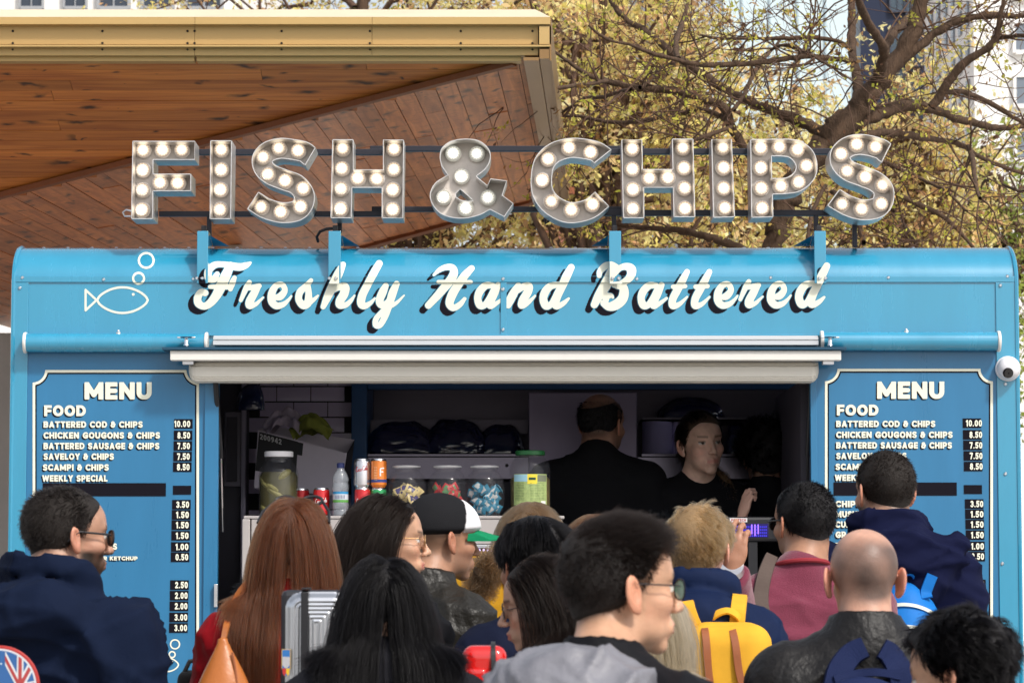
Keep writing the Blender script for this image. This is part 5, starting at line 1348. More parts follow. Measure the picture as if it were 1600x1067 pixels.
def cola(r, rad, col, rot=0.0, s0=-0.024, z0=0.050, sc=0.0088):
    """flowing script word drawn as thin raised ink"""
    def C(ox): return [(ox + 1.2, 1.9), (ox + 0.7, 2.2), (ox + 0.1, 1.5), (ox, 0.6), (ox + 0.5, 0.0), (ox + 1.2, 0.3), (ox + 1.5, 0.5)]
    def o_(ox): return [(ox + 0.5, 1.0), (ox + 0.1, 0.7), (ox + 0.15, 0.1), (ox + 0.55, 0.05), (ox + 0.7, 0.6), (ox + 0.5, 1.0), (ox + 0.9, 0.9)]
    def c_(ox): return [(ox + 0.6, 0.9), (ox + 0.2, 0.9), (ox, 0.4), (ox + 0.3, 0.0), (ox + 0.8, 0.3)]
    def a_(ox): return [(ox + 0.6, 0.9), (ox + 0.2, 0.9), (ox, 0.4), (ox + 0.3, 0.0), (ox + 0.6, 0.5), (ox + 0.65, 0.9), (ox + 0.65, 0.2), (ox + 0.9, 0.1)]
    def l_(ox): return [(ox, 0.3), (ox + 0.5, 1.6), (ox + 0.35, 2.1), (ox + 0.1, 1.2), (ox + 0.15, 0.1), (ox + 0.5, 0.1)]
    strokes = [C(0), o_(1.3), c_(2.2), a_(3.0), [(3.9, 0.7), (4.3, 0.75)], C(4.4), o_(5.6), l_(6.5), a_(7.0)]
    mb = MB()
    for st in strokes:
        pts = catmull([(a * 0.72 * sc + s0, b_ * sc + z0 + a * 0.12 * sc) for a, b_ in st], 4)
        mb.tube(wrap([(p[0] + rot, p[1]) for p in pts], rad), 0.0009, 5)
    mb.build('script_lettering', mat('can_ink_%s' % str(col), col, 0.4), r)
m_red = mat('red_can', (0.55, 0.012, 0.015), 0.22, metal=0.35, coat=0.6)
m_or = mat('orange_can', (0.75, 0.20, 0.02), 0.22, metal=0.35, coat=0.6)
m_silver = mat('silver_can', (0.62, 0.60, 0.62), 0.22, metal=0.9)
m_green = mat('green_can', (0.02, 0.30, 0.09), 0.22, metal=0.35, coat=0.6)
hC = 0.115
can(566, YK, ZK, m_red, 'red cola can with white script, lower can of the stack right of the water bottle', lambda r, a, c: cola(r, a, c), (0.8, 0.8, 0.8))
can(590.5, YK + 0.01, ZK, m_green, 'green drink can under the orange one', lambda r, a, c: MB().tube(wrap([(-0.016, 0.035), (-0.004, 0.07), (0.012, 0.04), (0.02, 0.085)], a), 0.003, 5).build('printed_swoosh', mat('can_lemon', (0.8, 0.75, 0.2), 0.4), r))
can(565, YK, ZK + hC + 0.001, m_silver, 'silver cola can with red script on top of the red one', lambda r, a, c: cola(r, a, c, z0=0.062), (0.45, 0.02, 0.02))
def fanta(r, a, c):
    mb = MB()
    for (s0, z0, s1, z1) in ((0.008, 0.045, 0.008, 0.075), (0.008, 0.075, 0.024, 0.077), (0.008, 0.061, 0.02, 0.062)): mb.tube(wrap([(s0, z0), (s1, z1)], a), 0.0032, 6)
    mb.build('printed_letter', mat('can_white', (0.85, 0.85, 0.85), 0.4), r)
    mb = MB()
    for k in range(9): mb.tube(wrap([(-0.018, 0.03 + k * 0.0065), (-0.004, 0.03 + k * 0.0065)], a), 0.0008, 4)
    mb.build('printed_lines', mat('can_cream', (0.8, 0.6, 0.4), 0.4), r)
    MB().lathe([(a + 0.0004, 0.02), (a + 0.0004, 0.032)], n=24, caps=False).build('printed_band', mat('can_blue', (0.03, 0.05, 0.2), 0.4), r)
can(591, YK, ZK + hC + 0.001, m_or, 'orange drink can with a white letter F, top right of the can stack', fanta)
can(501.5, YK + 0.04, ZK, m_red, 'single red cola can left of the water bottle', lambda r, a, c: cola(r, a, c), (0.8, 0.8, 0.8))
can(470, YK + 0.12, ZK, mat('dark_red_can', (0.35, 0.01, 0.012), 0.3, metal=0.3), 'dark red can half hidden beside the gherkin jar')
# water bottle
m_clear = mat('clear_plastic', (0.55, 0.60, 0.66), 0.08, alpha=0.30, spec=1.0, coat=1.0)
m_jar = mat('jar_glass', (0.12, 0.12, 0.14), 0.05, alpha=0.15, spec=1.0, coat=1.0)
bt = place_root('water_bottle', 531.5, YK, ZK, 'small clear water bottle with a blue cap and green label between two red cans', 'water bottle')
MB().lathe([(0.028, 0), (0.032, 0.004), (0.033, 0.02), (0.030, 0.026), (0.033, 0.034), (0.033, 0.05), (0.031, 0.054), (0.031, 0.10), (0.033, 0.104), (0.033, 0.125), (0.029, 0.135), (0.033, 0.143), (0.032, 0.155), (0.024, 0.175), (0.014, 0.19), (0.013, 0.197)], n=28).build('bottle_body', m_clear, bt)
MB().lathe([(0.0155, 0.195), (0.0155, 0.212), (0.013, 0.215)], n=20).build('cap', mat('blue_cap', (0.02, 0.03, 0.12), 0.4), bt)
MB().lathe([(0.0316, 0.056), (0.0316, 0.066), ], n=28, caps=False).build('label_green', mat('label_green', (0.10, 0.32, 0.06), 0.5), bt)
MB().lathe([(0.0316, 0.066), (0.0316, 0.089), ], n=28, caps=False).build('label_white', mat('label_white', (0.55, 0.60, 0.66), 0.5), bt)
MB().lathe([(0.0316, 0.089), (0.0316, 0.099), ], n=28, caps=False).build('label_blue', mat('label_blue', (0.03, 0.25, 0.50), 0.5), bt)
mb = MB()
for k in range(7): mb.tube(wrap([(-0.018 + k * 0.006, 0.07), (-0.018 + k * 0.006, 0.085)], 0.0318), 0.0012, 4)
mb.build('label_bars', mat('label_navy', (0.03, 0.04, 0.14), 0.5), bt)
# gherkin jar
gj = place_root('gherkin_jar', 434.5, YK + 0.08, ZK, 'tall jar of green gherkins with a white lid left of the cans', 'jar')
MB().lathe([(0.072, 0), (0.080, 0.008), (0.082, 0.03), (0.082, 0.17), (0.076, 0.195), (0.060, 0.215), (0.056, 0.222), (0.056, 0.245)], n=36).build('jar_body', m_jar, gj)
MB().lathe([(0.058, 0.243), (0.059, 0.246), (0.059, 0.262), (0.055, 0.265)], n=32).build('lid', mat('lid_white', (0.85, 0.83, 0.86), 0.4), gj)
MB().lathe([(0.068, 0.004), (0.077, 0.012), (0.078, 0.16), (0.07, 0.18)], n=30).build('brine', mat('brine', (0.07, 0.062, 0.016), 0.15, noise=0.3, nscale=20), gj)
m_gh = mat('gherkin', (0.22, 0.20, 0.06), 0.4, noise=0.3, nscale=30, bump=0.4, bscale=120)
for k in range(9):
    a0 = random.uniform(-1.2, 1.2); z0 = 0.03 + 0.017 * k; s_ = random.choice((-1, 1))
    pts = [(0.064 * math.sin(a0 + t * 0.8 * s_), -0.066 * math.cos(a0 + t * 0.8 * s_), z0 + 0.02 * math.sin(t * 2)) for t in np.linspace(-0.6, 0.6, 6)]
    MB().tube(pts, [0.008, 0.014, 0.016, 0.016, 0.014, 0.007], 10).build('gherkin', m_gh, gj)
# round glass jars of wrapped sweets
def sweet_mesh(col, scol, nm):
    mb = MB(); s_ = 0.014
    mb.smooth = True; n = 10
    for i, (x, r) in enumerate(((-1.9, 0.9), (-1.3, 0.35), (-1.0, 0.75), (0, 0.95), (1.0, 0.75), (1.3, 0.35), (1.9, 0.9))):
        for k in range(n):
            w = 2 * math.pi * k / n; mb.v.append((x * s_, r * s_ * math.cos(w), r * s_ * 0.6 * math.sin(w)))
    for i in range(6):
        for k in range(n): mb.f.append((i * n + k, i * n + (k + 1) % n, (i + 1) * n + (k + 1) % n, (i + 1) * n + k))
    me = mb.mesh(nm); me.materials.append(mat(nm + col[0], col[1], 0.3, metal=0.2, noise=0.5, nscale=90)); return me
def packet_mesh(name, c, c2):
    me = bpy.data.meshes.new(name); n = 7; v = []; f = []
    for s_ in (1, -1):
        for i in range(n):
            for j in range(n):
                x = i / (n - 1) * 2 - 1; y = j / (n - 1) * 2 - 1
                v.append((x * 0.024, y * 0.017, s_ * 0.008 * max(0, 1 - x * x) ** .5 * max(0, 1 - y * y) ** .5 + 0.001 * math.sin(9 * x + 7 * y)))
    for s_ in range(2):
        for i in range(n - 1):
            for j in range(n - 1):
                a = s_ * n * n + i * n + j; q = (a, a + n, a + n + 1, a + 1); f.append(q if s_ == 0 else q[::-1])
    me.from_pydata(v, [], f); me.polygons.foreach_set('use_smooth', [True] * len(f))
    me.materials.append(c); me.materials.append(c2)
    me.polygons.foreach_set('material_index', [1 if (1 <= (k // (n - 1)) % (n - 1) <= 3 and 1 <= k % (n - 1) <= 4) else 0 for k in range(len(f))]); me.update(); return me
pk1 = packet_mesh('sauce_packet', mat('packet_yellow', (0.60, 0.48, 0.22), 0.35), mat('packet_navy', (0.06, 0.05, 0.15), 0.35))
pk2 = packet_mesh('sauce_packet', mat('packet_red', (0.45, 0.03, 0.03), 0.35), mat('packet_green', (0.10, 0.25, 0.10), 0.35))
pk3 = packet_mesh('sauce_packet', mat('packet_blue', (0.02, 0.17, 0.27), 0.3), mat('packet_print', (0.45, 0.46, 0.46), 0.4))
for px, me, lab in ((634.5, pk1, 'round glass jar of yellow sauce packets, leftmost of the three round jars'), (699, pk2, 'round glass jar of red sauce packets, middle one of the three round jars'), (757, pk3, 'round glass jar of blue sauce packets beside the green lidded jar')):
    r = place_root('packet_jar', px, YK + 0.04, ZK, lab, 'jar', 'round glass jars of sauce packets')
    R_ = 0.083
    outer = [(0.045, 0), (0.062, 0.004), (0.078, 0.03), (R_, 0.07), (R_, 0.11), (0.078, 0.145), (0.062, 0.172), (0.050, 0.182), (0.050, 0.19), (0.056, 0.196), (0.056, 0.202)]
    MB().lathe(outer, n=36, caps=False).build('jar_body', m_jar, r)
    MB().lathe([(0.052, 0.196), (0.0585, 0.198), (0.0585, 0.204), (0.052, 0.206)], n=32, caps=False).build('rim', mat('glass_rim', (0.7, 0.7, 0.72), 0.1, alpha=0.55, spec=1.0), r)
    for k in range(46):
        z0 = 0.014 + (k / 46) * 0.095; rr = math.sqrt(random.random()) * 0.058 * (1 if z0 > .03 else .7); a = random.uniform(0, 6.28)
        if k % 2: rr = 0.058; a = random.uniform(-2.6, -0.5)
        o = link('sauce_packet', me, None, r); o.location = (rr * math.cos(a), rr * math.sin(a), z0 + random.uniform(0, 0.01))
        o.rotation_euler = (R(90) * random.uniform(0.5, 1.2), random.uniform(-1, 1), a + R(90) + random.uniform(-.6, .6))
# big jar with green lid and printed label
bj = place_root('mustard_jar', 828.5, YK + 0.06, ZK, 'large jar with a green lid and a yellow and green printed label', 'jar')
MB().lathe([(0.072, 0), (0.082, 0.008), (0.084, 0.03), (0.084, 0.19), (0.078, 0.215), (0.062, 0.235), (0.056, 0.24), (0.056, 0.25)], n=36).build('jar_body', m_jar, bj)
MB().lathe([(0.070, 0.004), (0.079, 0.012), (0.080, 0.15), (0.07, 0.16)], n=30).build('pickle_fill', mat('pickle_fill', (0.14, 0.11, 0.03), 0.3, noise=0.4, nscale=40), bj)
MB().lathe([(0.058, 0.248), (0.060, 0.25), (0.060, 0.264), (0.056, 0.267)], n=32).build('lid', mat('lid_green', (0.015, 0.12, 0.035), 0.35), bj)
def label_patch(par, name, s0, s1, z0, z1, rad, m, off=0.0008):
    n = 10; v = []; 
    for i in range(n + 1):
        s_ = s0 + (s1 - s0) * i / n
        v += wrap([(s_, z0), (s_, z1)], rad, off)
    me = bpy.data.meshes.new(name); me.from_pydata(v, [], [(2 * i, 2 * i + 2, 2 * i + 3, 2 * i + 1) for i in range(n)]); me.update(); return link(name, me, m, par)
J = 0.084
label_patch(bj, 'label_base', -0.075, 0.075, 0.045, 0.17, J, mat('lb_green', (0.33, 0.42, 0.16), 0.5, noise=0.3, nscale=90))
label_patch(bj, 'label_sky', -0.073, -0.012, 0.14, 0.168, J, mat('lb_sky', (0.28, 0.50, 0.60), 0.5), 0.0012)
label_patch(bj, 'label_yellow', -0.012, 0.028, 0.13, 0.169, J, mat('lb_yellow', (0.75, 0.60, 0.05), 0.5), 0.0012)
label_patch(bj, 'label_badge', -0.006, 0.022, 0.146, 0.156, J, mat('lb_badge', (0.01, 0.06, 0.03), 0.5), 0.0018)
label_patch(bj, 'label_dark', 0.030, 0.072, 0.14, 0.166, J, mat('lb_dark', (0.16, 0.18, 0.12), 0.5), 0.0012)
label_patch(bj, 'label_barcode', 0.045, 0.068, 0.05, 0.062, J, mat('lb_white', (0.7, 0.7, 0.66), 0.5), 0.0012)
mb = MB()
for k in range(11):
    z = 0.132 - k * 0.0065
    mb.tube(wrap([(-0.065 + t, z) for t in (0, 0.02, 0.04)], J, 0.0014), 0.0009, 4); mb.tube(wrap([(0.0 + t, z) for t in (0, 0.03, 0.06)], J, 0.0014), 0.0009, 4)
mb.build('label_print', mat('lb_print', (0.12, 0.17, 0.06), 0.5), bj)
# ---------------- box of cloths behind the jars
YX = 13.0
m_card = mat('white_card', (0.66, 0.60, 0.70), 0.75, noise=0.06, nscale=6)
m_cardblk = mat('black_card', (0.015, 0.015, 0.02), 0.6)
bx = empty('cardboard_box', (X(470, YX), YX, zc0 - 0.05), 'open white cardboard box printed 200942 holding cloths behind the gherkin jar', 'cardboard box')
BO = Vector(bx.location)
def bp_(v, f, name, m):
    me = bpy.data.meshes.new(name); me.from_pydata([tuple(Vector(q) - BO) for q in v], [], f); me.update(); return link(name, me, m, bx)
A0, A1, A2, A3 = P(403, 672, YX), P(542, 708, YX), P(532, 775, YX), P(397, 762, YX)
dv = Vector((0.02, 0.24, 0.0))
th = Vector((0, 0.006, 0))
bp_([A0, A1, A2, A3, A0 + th, A1 + th, A2 + th, A3 + th], [(0, 1, 2, 3), (7, 6, 5, 4), (0, 4, 5, 1), (1, 5, 6, 2), (2, 6, 7, 3), (3, 7, 4, 0)], 'front_side', m_card)
up = Vector((0.0, 0, 0.035))
bp_([A0 + dv + up, A1 + dv + up * 2, A2 + dv, A3 + dv], [(0, 1, 2, 3)], 'back_side', m_card)
bp_([A0, A0 + dv + up, A3 + dv, A3], [(0, 1, 2, 3)], 'left_side', m_card)
bp_([A1, A1 + dv + up * 2, A2 + dv, A2], [(0, 1, 2, 3)], 'right_side', m_cardblk)
B0, B1, B2, B3 = P(405, 674, YX - 0.002), P(466, 690, YX - 0.002), P(462, 748, YX - 0.002), P(399, 735, YX - 0.002)
bp_([B0, B1, B2, B3], [(0, 3, 2, 1)], 'black_print', m_cardblk)
bp_([P(440, 683.5, YX - 0.003), P(474, 692.5, YX - 0.003), P(472, 712, YX - 0.003), P(440, 705, YX - 0.003)], [(0, 3, 2, 1)], 'black_print', m_cardblk)
def slant(a, b_, k=0.26): return lambda x, y: Pn(np.asarray(x), np.asarray(y) + (np.asarray(x) - a) * k, np.full(np.shape(x), YX - 0.004))
me = text_mesh([('200942', 406, 686, 9.0, 34)], slant(406, 0), 1.0, 1.2, 4, 0.4); o = link('printed_number', me, mat('print_grey', (0.5, 0.5, 0.52), 0.6), bx); o.location = -BO
# cloths: crumpled sheets
def cloth(name, cxp, cyp, Y, w, h, m, label, seed, cat='cloth'):
    c = P(cxp, cyp, Y); rg = np.random.default_rng(seed); n = 40
    u, v = np.meshgrid(np.linspace(-1, 1, n), np.linspace(-1, 1, n), indexing='ij')
    ph = rg.uniform(0, 6, 12); fr = rg.uniform(1.5, 6, 12)
    hgt = sum(np.abs(np.sin(fr[k] * (u * math.cos(ph[k]) + v * math.sin(ph[k])) + ph[(k + 3) % 12])) * (0.5 / (1 + 0.3 * k)) for k in range(8))
    r2 = np.sqrt(u * u + v * v)
    x = w * u * (1 - 0.15 * np.sin(3 * v + ph[0])); z = h * (0.9 - 1.0 * r2 ** 1.5) * (0.7 + 0.25 * hgt) + 0.02 * hgt
    y = 0.08 * v * (1 + 0.3 * np.sin(4 * u + ph[1])) - 0.02 * hgt
    V = np.stack([x, y, z], -1).reshape(-1, 3); i = np.arange(n - 1)[:, None] * n + np.arange(n - 1)[None]
    F = np.stack([i, i + n, i + n + 1, i + 1], -1).reshape(-1, 4)
    o = link(name, np_mesh(name, V, F, True, [m])); o.location = c; tag(o, label, cat); return o
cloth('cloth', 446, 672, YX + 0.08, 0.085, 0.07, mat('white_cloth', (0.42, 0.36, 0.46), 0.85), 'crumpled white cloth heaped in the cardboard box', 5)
cloth('cloth', 487, 680, YX + 0.05, 0.085, 0.06, mat('lime_cloth', (0.20, 0.22, 0.035), 0.85), 'crumpled lime green cloth hanging over the box edge', 9)
# ---------------- plastic wrapped packs and paper rolls on the range shelf
m_film = bpy.data.materials.new('wrap_film'); m_film.use_nodes = True
b = m_film.node_tree.nodes['Principled BSDF']; b.inputs['Base Color'].default_value = (0.016, 0.018, 0.06, 1); b.inputs['Roughness'].default_value = 0.12; b.inputs['Coat Weight'].default_value = 1.0
def wrapped(cxp, cyb, Y, w, h, dpt, seed, label):
    rg = np.random.default_rng(seed); c = P(cxp, cyb, Y); nu, nv = 70, 34
    u, v = np.meshgrid(np.linspace(0, 2 * math.pi, nu, endpoint=False), np.linspace(0, 1, nv), indexing='ij')
    rr = np.sin(v * math.pi / 2 + 0.0) ; prof_ = np.cos(v * math.pi / 2) ** 0.35
    x = w * np.sign(np.cos(u)) * np.abs(np.cos(u)) ** 0.6 * prof_; y = dpt * np.sign(np.sin(u)) * np.abs(np.sin(u)) ** 0.6 * prof_; z = h * v
    d = 0
    for k in range(9):
        a = rg.normal(0, 1, 3); a /= np.linalg.norm(a); f = rg.uniform(18, 55); d = d + np.abs(np.sin(f * (a[0] * x + a[1] * y + a[2] * z) + rg.uniform(0, 6)) ) * 0.16 / (1 + 0.1 * k)
    s_ = 1 + 0.16 * (d - 0.5); x = x * s_; y = y * s_; z = z * (0.88 + 0.3 * (d - .4)) 
    V = np.stack([x, y, np.maximum(z, 0)], -1).reshape(-1, 3)
    i = np.arange(nu)[:, None] * nv + np.arange(nv - 1)[None]; i2 = ((np.arange(nu) + 1) % nu)[:, None] * nv + np.arange(nv - 1)[None]
    F = np.stack([i, i2, i2 + 1, i + 1], -1).reshape(-1, 4)
    o = link('wrapped_pack', np_mesh('wrapped_pack', V, F, False, [m_film])); o.location = c; tag(o, label, 'wrapped pack', 'plastic wrapped packs on the range shelves'); return o
YW = YFm + 0.2
wrapped(628, 709, YW, 0.17, 0.15, 0.12, 1, 'dark plastic wrapped pack at the left end of the shelf')
wrapped(712, 709, YW, 0.15, 0.16, 0.12, 2, 'dark plastic wrapped pack in the middle of the left shelf')
wrapped(782, 709, YW, 0.11, 0.14, 0.10, 3, 'low plastic wrapped pack against the steel door')
wrapped(1080, 654, YW + 0.02, 0.15, 0.10, 0.12, 4, 'plastic wrapped bag lying on top of the paper rolls')
wrapped(1152, 709, YW, 0.06, 0.15, 0.08, 6, 'small plastic wrapped pack behind the serving woman')
tp(MB().box(X(1003, YW), XR - 0.04, YW - 0.1, YT2 - 0.022, Z(657, YW), Z(654, YW)), 'shelf', m_crate, 0.001)
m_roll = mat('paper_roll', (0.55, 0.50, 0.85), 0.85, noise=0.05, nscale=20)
for px, lab in ((1028, 'big pale paper roll standing left of the serving woman'), (1070, 'big pale paper roll right behind the serving woman')):
    r = empty('paper_roll', (X(px, YFm + 0.16), YFm + 0.16 + (0.03 if px > 1040 else 0), Z(708.5, YFm) + 0.001), lab, 'paper roll', 'paper rolls on the range shelf')
    MB().lathe([(0.068, 0), (0.070, 0.003), (0.070, 0.147), (0.068, 0.15), (0.022, 0.15)], n=36).build('roll', m_roll, r)
    MB().lathe([(0.022, -0.0), (0.022, 0.151), (0.018, 0.151), (0.018, 0.0)], n=20, caps=False).build('core', m_card, r)
# hanging bag and notices top left
wrapped(392, 640, 12.9, 0.06, 0.12, 0.04, 8, 'clear plastic bag hanging at the top left of the opening').location.z += 0.0
# ---------------- card terminal with blue display
YPt = YF + 0.16
tr_ = empty('till_display', (X(1176, YPt), YPt, ZOPB), 'black till display with glowing blue digits on the counter', 'till display')
TO = Vector(tr_.location)
def tpp(mb, name, m, bevel=0.0):
    o = mb.build(name, m, None, bevel); o.parent = tr_; o.location = Vector(o.location) - TO; return o
tpp(MB().box(X(1132, YPt), X(1222, YPt), YPt, YPt + 0.05, Z(846, YPt), Z(807, YPt)), 'case', m_black, 0.012)
tpp(MB().box(X(1170, YPt), X(1184, YPt), YPt + 0.01, YPt + 0.04, ZOPB + 0.01, Z(846.2, YPt)), 'pole', m_black)
tpp(MB().lathe([(0.07, 0.001), (0.07, 0.012), (0.02, 0.02)], (X(1177, YPt), YPt + 0.025, ZOPB), n=28), 'foot', m_black)
tpp(MB().box(X(1142, YPt), X(1201, YPt), YPt - 0.003, YPt - 0.0005, Z(839, YPt), Z(818, YPt)), 'screen', mat('screen_dark', (0.008, 0.005, 0.03), 0.2, emit=(0.02, 0.01, 0.2), estr=0.5))
dg = MB()
for k in range(18):
    for j in range(4):
        px, py = 1145.5 + k * 3.0, 821.5 + j * 4.6; dg.box(X(px, YPt), X(px + 1.7, YPt), YPt - 0.0042, YPt - 0.0032, Z(py + 2.8, YPt), Z(py, YPt))
tpp(dg, 'digits', mat('digit_blue', (0.02, 0.02, 0.3), 0.4, emit=(0.05, 0.03, 1.0), estr=0.5))
dg = MB()
for k in range(3): dg.box(X(1174 + k * 5, YPt), X(1176 + k * 5, YPt), YPt - 0.0054, YPt - 0.0044, Z(837 - (k != 1) * 3, YPt), Z(819, YPt))
tpp(dg, 'bright_digits', mat('digit_violet', (0.1, 0.05, 0.4), 0.4, emit=(0.35, 0.15, 1.0), estr=1.2))
tpp(MB().box(X(1140.5, YPt), X(1168, YPt), YPt - 0.003, YPt - 0.0005, Z(815.5, YPt), Z(809, YPt)), 'badge', mat('badge_white', (0.7, 0.68, 0.68), 0.4))
GL_T = 'POSTECH'
GL['T'] = GL['T']
me = text_mesh([('POSTECH', 1142.5, 814.4, 4.4, 23)], flat_y(YPt - 0.0036), 1.0, 1.2, 4, 0.5); o = link('badge_print', me, mat('badge_red', (0.4, 0.03, 0.03), 0.5), tr_); o.location = -TO
# ================================================================ people: distance field bodies, surfaced on a grid
f32 = np.float32
def smin(a, b, k):
    h = np.maximum(k - np.abs(a - b), 0) / k
    return np.minimum(a, b) - h * h * (k * 0.25)
def smax(a, b, k): return -smin(-a, -b, k)
def ell(x, y, z, c, r):
    X_, Y_, Z_ = (x - c[0]) / r[0], (y - c[1]) / r[1], (z - c[2]) / r[2]
    k0 = np.sqrt(X_ * X_ + Y_ * Y_ + Z_ * Z_); k1 = np.sqrt((X_ / r[0]) ** 2 + (Y_ / r[1]) ** 2 + (Z_ / r[2]) ** 2) + 1e-9
    return k0 * (k0 - 1.0) / k1
def cap(x, y, z, a, b, ra, rb, fl=(1, 1, 1)):
    a = np.array(a, f32); b = np.array(b, f32); d = b - a; L = float((d * d).sum()) + 1e-12
    px, py, pz = x - a[0], y - a[1], z - a[2]
    t = np.clip((px * d[0] + py * d[1] + pz * d[2]) / L, 0, 1)
    return np.sqrt(((px - t * d[0]) / fl[0]) ** 2 + ((py - t * d[1]) / fl[1]) ** 2 + ((pz - t * d[2]) / fl[2]) ** 2) - (ra + (rb - ra) * t)
def surf(D, xs, ys, zs):
    """surface nets on a rectilinear grid"""
    D = D.astype(f32); ins = D < 0
    nx, ny, nz = D.shape
    s_ = np.zeros((nx - 1, ny - 1, nz - 1), np.int8)
    for i in (0, 1):
        for j in (0, 1):
            for k in (0, 1): s_ += ins[i:nx - 1 + i, j:ny - 1 + j, k:nz - 1 + k]
    act = (s_ > 0) & (s_ < 8); ci, cj, ck = np.nonzero(act); n = len(ci)
    idx = np.full(act.shape, -1, np.int32); idx[ci, cj, ck] = np.arange(n)
    val = {}
    for i in (0, 1):
        for j in (0, 1):
            for k in (0, 1): val[(i, j, k)] = D[ci + i, cj + j, ck + k]
    acc = np.zeros((n, 3), f32); cnt = np.zeros(n, f32)
    cs = list(val)
    for a in cs:
        for ax in range(3):
            if a[ax] == 1: continue
            b_ = list(a); b_[ax] = 1; b_ = tuple(b_)
            va, vb = val[a], val[b_]; m_ = (va < 0) != (vb < 0)
            t = np.where(m_, va / (va - vb + 1e-20), 0)
            p = np.empty((n, 3), f32); 
            for q in range(3): p[:, q] = a[q]
            p[:, ax] = t
            acc += p * m_[:, None]; cnt += m_
    acc /= np.maximum(cnt, 1)[:, None]
    dx, dy, dz = np.diff(xs), np.diff(ys), np.diff(zs)
    V = np.stack([xs[ci] + acc[:, 0] * dx[ci], ys[cj] + acc[:, 1] * dy[cj], zs[ck] + acc[:, 2] * dz[ck]], -1)
    F = []
    for ax in range(3):
        a = ins; sl0 = [slice(None)] * 3; sl1 = [slice(None)] * 3; sl0[ax] = slice(0, -1); sl1[ax] = slice(1, None)
        e = ins[tuple(sl0)] != ins[tuple(sl1)]; flip = ins[tuple(sl0)]
        o1, o2 = [q for q in range(3) if q != ax]
        ii = np.array(np.nonzero(e)); keep = (ii[o1] > 0) & (ii[o2] > 0) & (ii[o1] < D.shape[o1] - 1) & (ii[o2] < D.shape[o2] - 1)
        ii = ii[:, keep]; fl = flip[tuple(ii)]
        def g(d1, d2):
            q = ii.copy(); q[o1] -= d1; q[o2] -= d2; return idx[q[0], q[1], q[2]]
        quad = np.stack([g(0, 0), g(1, 0), g(1, 1), g(0, 1)], -1)
        if ax == 1: fl = ~fl
        quad[~fl] = quad[~fl][:, ::-1]
        F.append(quad)
    F = np.concatenate(F); F = F[(F >= 0).all(1)]
    return V.astype(f32), F[:, ::-1]
def vnormals(V, F):
    n = np.cross(V[F[:, 1]] - V[F[:, 0]], V[F[:, 2]] - V[F[:, 0]]); N = np.zeros_like(V)
    for k in range(F.shape[1]): np.add.at(N, F[:, k], n)
    return N / (np.linalg.norm(N, axis=1)[:, None] + 1e-9)
def laplace(V, F, it=2, lam=0.5):
    for _ in range(it):
        S_ = np.zeros_like(V); C_ = np.zeros(len(V), f32)
        for a, b_ in ((0, 1), (1, 2), (2, 3), (3, 0)):
            np.add.at(S_, F[:, a], V[F[:, b_]]); np.add.at(S_, F[:, b_], V[F[:, a]]); np.add.at(C_, F[:, a], 1); np.add.at(C_, F[:, b_], 1)
        V = V + lam * (S_ / np.maximum(C_, 1)[:, None] - V)
    return V
def axis(lo, hi, coarse, fine_bands, fine):
    out = [lo]; x = lo
    while x < hi:
        inb = any(a - coarse <= x < b for a, b in fine_bands); x += fine if inb else coarse; out.append(x)
    return np.array(out, f32)
def Rz(a): return np.array([[math.cos(a), -math.sin(a), 0], [math.sin(a), math.cos(a), 0], [0, 0, 1]])
def Rx(a): return np.array([[1, 0, 0], [0, math.cos(a), -math.sin(a)], [0, math.sin(a), math.cos(a)]])
def Ry(a): return np.array([[math.cos(a), 0, math.sin(a)], [0, 1, 0], [-math.sin(a), 0, math.cos(a)]])
def smooth01(t): t = np.clip(t, 0, 1); return t * t * (3 - 2 * t)
def vnoise(V, f, seed=0):
    """cheap smooth noise from summed sines"""
    rg = np.random.default_rng(seed); o = np.zeros(len(V), f32)
    for k in range(7):
        a = rg.normal(0, 1, 3); a /= np.linalg.norm(a); o += np.sin((V @ a) * f * rg.uniform(0.6, 1.7) + rg.uniform(0, 6.3))
    return o / 3.0

# ---- materials of people
def skin_mat(name):
    m = mat(name, (0.5, 0.3, 0.2), 0.42, spec=0.45, sss=0.12, attr='Col', noise=0.07, nscale=45, bump=0.12, bscale=260); return m
m_skin = skin_mat('skin')
def hair_mat(name, col, rough=0.32, rnd=0.25):
    if name in MAT: return MAT[name]
    m = bpy.data.materials.new(name); m.use_nodes = True; nt = m.node_tree; ns = nt.nodes; ls = nt.links; ns.remove(ns['Principled BSDF'])
    h = ns.new('ShaderNodeBsdfHairPrincipled'); h.model = 'CHIANG'; h.parametrization = 'COLOR'
    h.inputs['Roughness'].default_value = rough; h.inputs['Radial Roughness'].default_value = 0.35; h.inputs['IOR'].default_value = 1.36; h.inputs['Coat'].default_value = 0.0
    at = ns.new('ShaderNodeHairInfo'); hs = ns.new('ShaderNodeHueSaturation'); hs.inputs['Color'].default_value = tuple(col) + (1,)
    mr = ns.new('ShaderNodeMapRange'); mr.inputs['To Min'].default_value = 1 - rnd * 1.6; mr.inputs['To Max'].default_value = 1 + rnd * 1.6
    ls.new(at.outputs['Random'], mr.inputs['Value']); ls.new(mr.outputs[0], hs.inputs['Value']); ls.new(hs.outputs[0], h.inputs['Color'])
    df = ns.new('ShaderNodeBsdfDiffuse'); ls.new(hs.outputs[0], df.inputs[0]); mx = ns.new('ShaderNodeMixShader'); mx.inputs[0].default_value = 0.5 if max(col) < 0.03 else 0.15
    ls.new(h.outputs[0], mx.inputs[1]); ls.new(df.outputs[0], mx.inputs[2]); ls.new(mx.outputs[0], ns['Material Output'].inputs[0]); MAT[name] = m; return m
